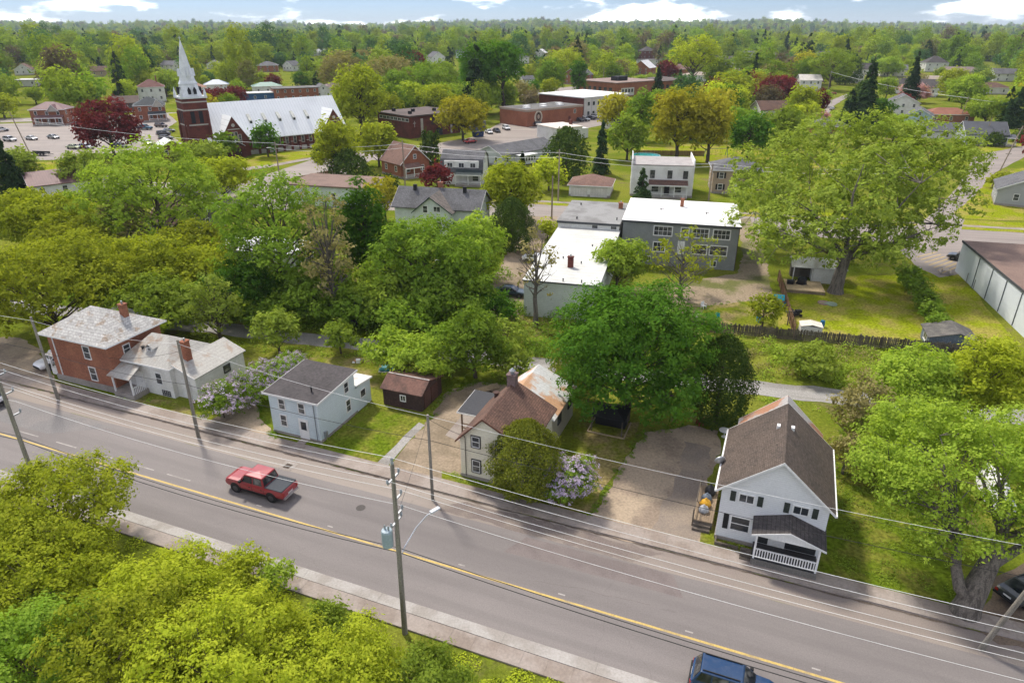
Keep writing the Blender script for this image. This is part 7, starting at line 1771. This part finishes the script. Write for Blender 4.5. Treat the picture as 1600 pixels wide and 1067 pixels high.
for k, u in enumerate((664, 672, 681)):
    tree('cd', u, 236 + k * .6, 9.5, 58, ['leftmost', 'middle', 'rightmost'][k] + ' of three tall column cedars beside the orange brick house', .02, 1.0, name='column_cedar', group='three column cedars')
# ---------------------------------------------------------------- ground cover
def cover(name, label, m, spots, leaf, rng, up=.5):
    P = []; N = []
    for (x0, y0, r, h, n) in spots:
        d = unit(rng, n); d[:, 2] = np.abs(d[:, 2])
        q = d * np.array([r, r, h]) * (1 - .5 * rng.random(n) ** 1.5)[:, None]
        q[:, 0] += x0; q[:, 1] += y0; q[:, 2] += .02
        P.append(q); N.append(d * .6 + unit(rng, n) * .6 + np.array([0, 0, up]))
    P = np.concatenate(P); N = np.concatenate(N)
    me = quads(name, P, N, leaf * rng.uniform(.6, 1.4, len(P)), m, rng, .5)
    return tag(link(name, me), label, kind='stuff')
rg = np.random.default_rng(21)
def area(fr_, s0, s1, n0, n1, k, rr, hh, dens, keep=None):
    out = []
    while len(out) < k:
        s, n = rg.uniform(s0, s1), rg.uniform(n0, n1)
        x, y = fr_(s, n)
        if keep and not keep(s, n): continue
        r = rg.uniform(*rr); h = rg.uniform(*hh)
        out.append((x, y, r, h, int(dens * r * r)))
    return out
cover('undergrowth', 'dark leafy undergrowth along the belt beyond the trail', LM['mg'], area(BP, -100, -8, 71, 84, 190, (.8, 2.4), (.6, 2.4), 80) + area(BP, -95, -25, 84, 100, 110, (.9, 2.6), (.8, 3.0), 60), .32, rg)
cover('undergrowth', 'dense low bushes between the trail and the picket fence', LM['vg'], area(BP, -8, 45, 71, 81, 200, (.6, 1.7), (.4, 1.4), 80) + area(BP, -46, 2, 62.5, 66, 26, (.4, 1.0), (.2, .5), 110), .24, rg)
cover('dry_brush', 'greyish dry brush between the trail and the fence', LM['br'], area(BP, -95, -8, 72, 81, 110, (.6, 1.6), (.35, 1.1), 60) + area(BP, -8, 45, 72, 81.5, 130, (.6, 1.5), (.5, 1.4), 60), .26, rg)
cover('tall_grass', 'rough weedy grass on the slope below the near sidewalk', LM['yg'], area(AP, -44, -6, 20, 26.7, 150, (.35, 1.0), (.15, .5), 190), .17, rg, 1.0)
cover('tall_grass', 'tufts of grass along both edges of the trail', LM['vg'], area(BP, -60, 60, 64.6, 66.3, 130, (.3, .8), (.15, .45), 130) + area(BP, -60, 60, 70.2, 71.4, 120, (.3, .8), (.2, .55), 130), .18, rg, 1.0)
def lawnkeep(s, n): return 8.2 < s < 14 or n > 46
cover('tall_grass', 'uneven grass on the slope beside the white gabled house', LM['vg'], area(AP, 7.6, 16, 43, 60, 110, (.3, .9), (.08, .3), 110), .16, rg, 1.0)
def edge(pts, k):
    out = []
    q = PX(*pts)
    for _ in range(k):
        i = rg.integers(0, len(q) - 1); t = rg.random(); a, b = q[i], q[i + 1]
        r = rg.uniform(.12, .4); out.append((a[0] + (b[0] - a[0]) * t + rg.normal() * .25, a[1] + (b[1] - a[1]) * t + rg.normal() * .25, r, rg.uniform(.06, .22), int(260 * r * r) + 6))
    return out
cover('weeds', 'weeds fringing the driveways and yards', LM['mg'], edge([(672, 655), (700, 612), (745, 598), (792, 600)], 60) + edge([(925, 800), (960, 750), (990, 700), (1008, 676), (1075, 664)], 70) + edge([(392, 622), (425, 676), (428, 690)], 30) + edge([(1080, 512), (1100, 478), (1180, 470), (1206, 490)], 80) + edge([(1295, 800), (1300, 700), (1330, 660)], 60) , .13, rg, .9)
cover('weeds', 'weeds along the foot of the cream and blue houses', LM['vg'], area(AP, -22.5, -14.5, 42.5, 43.1, 18, (.25, .5), (.15, .5), 260) + area(AP, -36, -35.6, 43, 51, 14, (.15, .3), (.1, .3), 300) + area(AP, -61, -53, 42.6, 43.6, 10, (.2, .45), (.1, .3), 260) + area(AP, -.6, 1.4, 42.6, 43.0, 8, (.2, .35), (.15, .35), 300), .14, rg, .8)
# ---------------------------------------------------------------- the far town trees
FV = []
for k in range(6):
    rng = np.random.default_rng(100 + k)
    if k < 4:
        az = [3.6, 4.6, 2.9, 5.6][k]; zc = az * 1.2
        L = lobes_for(rng, 4, az, zc, 15 + 2 * k, .68, .4)
        c = crown_mesh('crown', rng, L, 1900, .62, LM['fa'], clump=9, shell=.4)
        tm = trunk_mesh('trunk', rng, L, zc + az, zc, az, M_bark, .25, 5, 0); top = zc + az
    else:
        Hh = [12, 15][k - 4]
        c = conifer_mesh('crown', rng, Hh, 3.0, 900, .9, LM['sp'])
        b = MB().tube([(0, 0, -.2), (0, 0, Hh * .95)], [.25, .04], 5); tm = bpy.data.meshes.new('trunk'); tm.from_pydata(b.v, [], b.f); tm.materials.append(M_bark); top = Hh
    FV.append((c, tm, top))
# what must stay in sight: every house and vehicle placed so far
KEEP = []
for o in list(bpy.data.objects):
    if o.parent is None and o.get('category') in ('house', 'building', 'school', 'church', 'car', 'pickup truck', 'garage', 'trailer'):
        x, y, _ = o.location
        big = {'church': 24, 'school': 17, 'building': 10, 'house': 7.5, 'garage': 6}.get(o['category'], 3.5)
        cx_, cy_ = x, y
        if o['category'] in ('church', 'school') or 'hall' in o.name:
            a = o.rotation_euler.z; cx_, cy_ = x + math.cos(a) * 15 - math.sin(a) * 9, y + math.sin(a) * 15 + math.cos(a) * 9
        hh = {'car': 2, 'pickup truck': 2, 'trailer': 2}.get(o['category'], 6)
        d = depth(cx_, cy_, 3)
        u0, v0 = project(cx_, cy_, 0); _, v1 = project(cx_, cy_, hh)
        KEEP.append((cx_, cy_, big, u0, v1, v0, big * FPX / d * 1.0, o['label']))
TREES0 = [o for o in bpy.data.objects if o.parent is None and o.get('category') in ('tree', 'shrub', 'bush', 'hedge')]
OPEN = [[(0, 188), (300, 176), (300, 240), (0, 255)], [(360, 240), (620, 230), (780, 205), (1000, 172), (1000, 185), (860, 225), (600, 290), (360, 320)], [(805, 152), (850, 138), (940, 130), (940, 140), (860, 150)],
        [(1258, 200), (1290, 158), (1350, 144), (1345, 152), (1300, 190)], [(1490, 300), (1520, 240), (1600, 222), (1600, 345), (1490, 345)], [(1430, 215), (1600, 205), (1600, 250), (1500, 240)]]
def inpoly(p, poly):
    c = False; j = len(poly) - 1
    for i in range(len(poly)):
        a, b = poly[i], poly[j]
        if (a[1] > p[1]) != (b[1] > p[1]) and p[0] < (b[0] - a[0]) * (p[1] - a[1]) / (b[1] - a[1]) + a[0]: c = not c
        j = i
    return c
def blocked(x, y, r, h, houses=True):
    u, v = project(x, y, 0); _, vt = project(x, y, h); d = depth(x, y, h / 2); w = r * FPX / d
    for poly in OPEN:
        if inpoly((u, v), poly) or inpoly((u, v + 3), poly): return True
    for cx_, cy_, big, u0, va, vb, hw, _l in KEEP:
        if (x - cx_) ** 2 + (y - cy_) ** 2 < (big + r) ** 2: return True
        if y < cy_ and abs(u - u0) < hw + w * .75 and vt < vb - (vb - va) * .3 and v > va: return True
    return False
rf = random.Random(12)
IND = []
GRID = {}
for o in TREES0:
    x, y, _ = o.location; GRID.setdefault((int(x // 12), int(y // 12)), []).append((x, y))
def near(x, y, dmin):
    i, j = int(x // 12), int(y // 12)
    return any((x - a) ** 2 + (y - b) ** 2 < dmin * dmin for p in range(-1, 2) for q in range(-1, 2) for a, b in GRID.get((i + p, j + q), ()))
KINDS = ['fa', 'mg', 'vg', 'ol', 'yg', 'dg', 'fa', 'mg', 'br', 'lg', 'vg', 'sp', 'sp', 'go', 're']
LAND = []
for K in KEEP:
    lb = K[7].split()
    stop = [i for i, w in enumerate(lb) if w in ('in', 'behind', 'beside', 'at', 'near', 'under', 'beyond', 'by', 'above', 'next', 'standing', 'high', 'between', 'closest', 'before') and i > 1]
    LAND.append((K[3], (K[4] + K[5]) / 2, K[1], ' '.join(lb[:min(stop[0] if stop else 99, 6)])))
labels = {}
tries = 0
while len(IND) < 200 and tries < 30000:
    tries += 1
    a = R(rf.uniform(-39, 39)); rr = math.sqrt(rf.uniform(175 ** 2, 560 ** 2))
    x, y = rr * math.sin(a), rr * math.cos(a)
    k = rf.choice(KINDS); con = k == 'sp'
    sc_ = 1.1 + 1.4 * rf.random() ** 1.5
    vi = rf.choice((4, 5)) if con else rf.randrange(4)
    c, tm, top = FV[vi]
    r = (3.0 if con else 4.6) * sc_
    if near(x, y, 12) or blocked(x, y, r, top * sc_): continue
    if rr < 230 and rf.random() < .6: continue
    GRID.setdefault((int(x // 12), int(y // 12)), []).append((x, y))
    t = link('spruce_tree' if con else 'leafy_tree', None, None, (x, y, 0), rf.uniform(0, 6.28))
    t.scale = (sc_ * rf.uniform(.9, 1.15), sc_ * rf.uniform(.9, 1.15), sc_ * rf.uniform(.9, 1.2))
    co = link('crown', c, t); link('trunk', tm, t)
    co.material_slots[0].link = 'OBJECT'; co.material_slots[0].material = LM[k]
    IND.append(t)
    u, v = project(x, y, top * sc_ * .6)
    lu, lv, ly, ln = min(LAND, key=lambda q: (q[0] - u) ** 2 + 4 * (q[1] - v) ** 2)
    rel = ('left of' if u < lu - 14 else 'right of' if u > lu + 14 else 'behind' if y > ly else 'in front of')
    sz = 'large' if sc_ > 1.85 else 'small' if sc_ < 1.45 else 'medium'
    what = {'fa': 'green', 'sp': 'dark'}.get(k, KCOL.get(k)) + (' spruce' if con else ' tree')
    labels.setdefault(f'{sz} {what} {rel} the {ln}', []).append((u, t))
ORD = ['first', 'second', 'third', 'fourth', 'fifth', 'sixth', 'seventh', 'eighth', 'ninth', 'tenth']
for lb, ts in labels.items():
    ts.sort(key=lambda q: q[0])
    for i, (u, t) in enumerate(ts):
        tag(t, lb if len(ts) == 1 else f'{lb}, {ORD[min(i, 9)]} from left', 'tree', 'trees of the far town')
# ---------------------------------------------------------------- far woodland: one mass, copies of the crowns above
pts = []; scl = []; pick = []; rot = []
def band(r0, r1, sp_, s0, s1, gap):
    n = int(1.62 / 2 * (r1 * r1 - r0 * r0) / (sp_ * sp_))
    for _ in range(n):
        a = rf.uniform(-.81, .81); rr = math.sqrt(rf.uniform(r0 * r0, r1 * r1))
        x, y = rr * math.sin(a), rr * math.cos(a)
        s = s0 + (s1 * 1.15 - s0) * rf.random() ** 1.6
        if rr < 900 and (near(x, y, 5.5) or blocked(x, y, 4 * s, 9 * s)): continue
        f = math.sin(x * .0031 + 1.3) * math.sin(y * .0043 + x * .0011) + .35 * math.sin(x * .011 + y * .007)
        if gap and f > .62: continue
        if gap and a > .33 and 1500 < rr < 2300: continue
        if rr < 900: GRID.setdefault((int(x // 12), int(y // 12)), []).append((x, y))
        q_ = rf.uniform(.85, 1.2); pts.append((x, y, hill(x, y) - .3)); scl.extend((s * q_, s * q_ * rf.uniform(.85, 1.2), s * rf.uniform(.75, 1.3))); rot.append(rf.uniform(0, 6.28))
        pick.append(rf.choice((0, 1, 2, 3, 0, 1, 2, 3, 4, 5) if rr < 1500 else (0, 1, 2, 3, 0, 2, 1, 3, 4, 5)))
band(300, 620, 15.5, 1.1, 2.2, False)
band(620, 1000, 15, 1.2, 2.3, False)
band(1000, 1800, 20, 1.3, 2.3, True)
band(1800, 3200, 26, 1.3, 2.1, True)
band(3200, 6800, 52, 2.0, 3.2, False)
me = bpy.data.meshes.new('woodland'); me.from_pydata(pts, [], [])
for nm, tp, dat in (('scl', 'FLOAT_VECTOR', scl), ('rot', 'FLOAT', rot), ('pick', 'INT', pick)):
    at = me.attributes.new(nm, tp, 'POINT'); at.data.foreach_set('vector' if tp == 'FLOAT_VECTOR' else 'value', dat)
wood = tag(link('woodland', me), 'far wooded town and hills merging into one green mass', kind='stuff')
src = []
for c, tm, top in FV:
    src.append(next(o for t in IND for o in t.children if o.data == c))
ng = bpy.data.node_groups.new('woodland', 'GeometryNodeTree')
ng.interface.new_socket('Geometry', in_out='INPUT', socket_type='NodeSocketGeometry'); ng.interface.new_socket('Geometry', in_out='OUTPUT', socket_type='NodeSocketGeometry')
N_ = ng.nodes; gi = N_.new('NodeGroupInput'); go = N_.new('NodeGroupOutput')
iop = N_.new('GeometryNodeInstanceOnPoints'); iop.inputs['Pick Instance'].default_value = True
g2i = N_.new('GeometryNodeGeometryToInstance')
for o in reversed(src):
    oi = N_.new('GeometryNodeObjectInfo'); oi.inputs['Object'].default_value = o; oi.transform_space = 'ORIGINAL'
    gti = N_.new('GeometryNodeGeometryToInstance')
    ng.links.new(oi.outputs['Geometry'], gti.inputs[0])
    if 'jn' not in globals(): jn = N_.new('GeometryNodeJoinGeometry')
    ng.links.new(gti.outputs[0], jn.inputs[0])
def attr(nm, tp):
    a = N_.new('GeometryNodeInputNamedAttribute'); a.data_type = tp; a.inputs['Name'].default_value = nm
    return a.outputs[0]
ng.links.new(gi.outputs[0], iop.inputs['Points']); ng.links.new(jn.outputs[0], iop.inputs['Instance'])
ng.links.new(attr('pick', 'INT'), iop.inputs['Instance Index']); ng.links.new(attr('scl', 'FLOAT_VECTOR'), iop.inputs['Scale'])
cx3 = N_.new('ShaderNodeCombineXYZ'); ng.links.new(attr('rot', 'FLOAT'), cx3.inputs[2]); ng.links.new(cx3.outputs[0], iop.inputs['Rotation'])
ng.links.new(iop.outputs[0], go.inputs[0]); N_.remove(g2i)
md = wood.modifiers.new('woodland', 'NODES'); md.node_group = ng
# ---------------------------------------------------------------- haze: a thin even air
hz = bpy.data.materials.new('haze_air'); hz.use_nodes = True
nt = hz.node_tree; nt.nodes.clear()
out = nt.nodes.new('ShaderNodeOutputMaterial'); pv = nt.nodes.new('ShaderNodeVolumePrincipled')
pv.inputs['Color'].default_value = (0.72, 0.84, 0.97, 1); pv.inputs['Density'].default_value = 0.00008
nt.links.new(pv.outputs[0], out.inputs['Volume'])
tag(MB().box(-9000, 9000, -500, 8500, -3, 110).build('haze', hz), 'thin bluish haze over the far woods', kind='stuff')
seen = {}
for o in bpy.data.objects:
    if o.parent is None and o.get('label'): seen.setdefault(o['label'], []).append(o.name)
for k, v in seen.items():
    if len(v) > 1: print('DUPLICATE LABEL', k, v)
print('leaves', NLEAF[0], 'individual far trees', len(IND), 'wood points', len(pts))
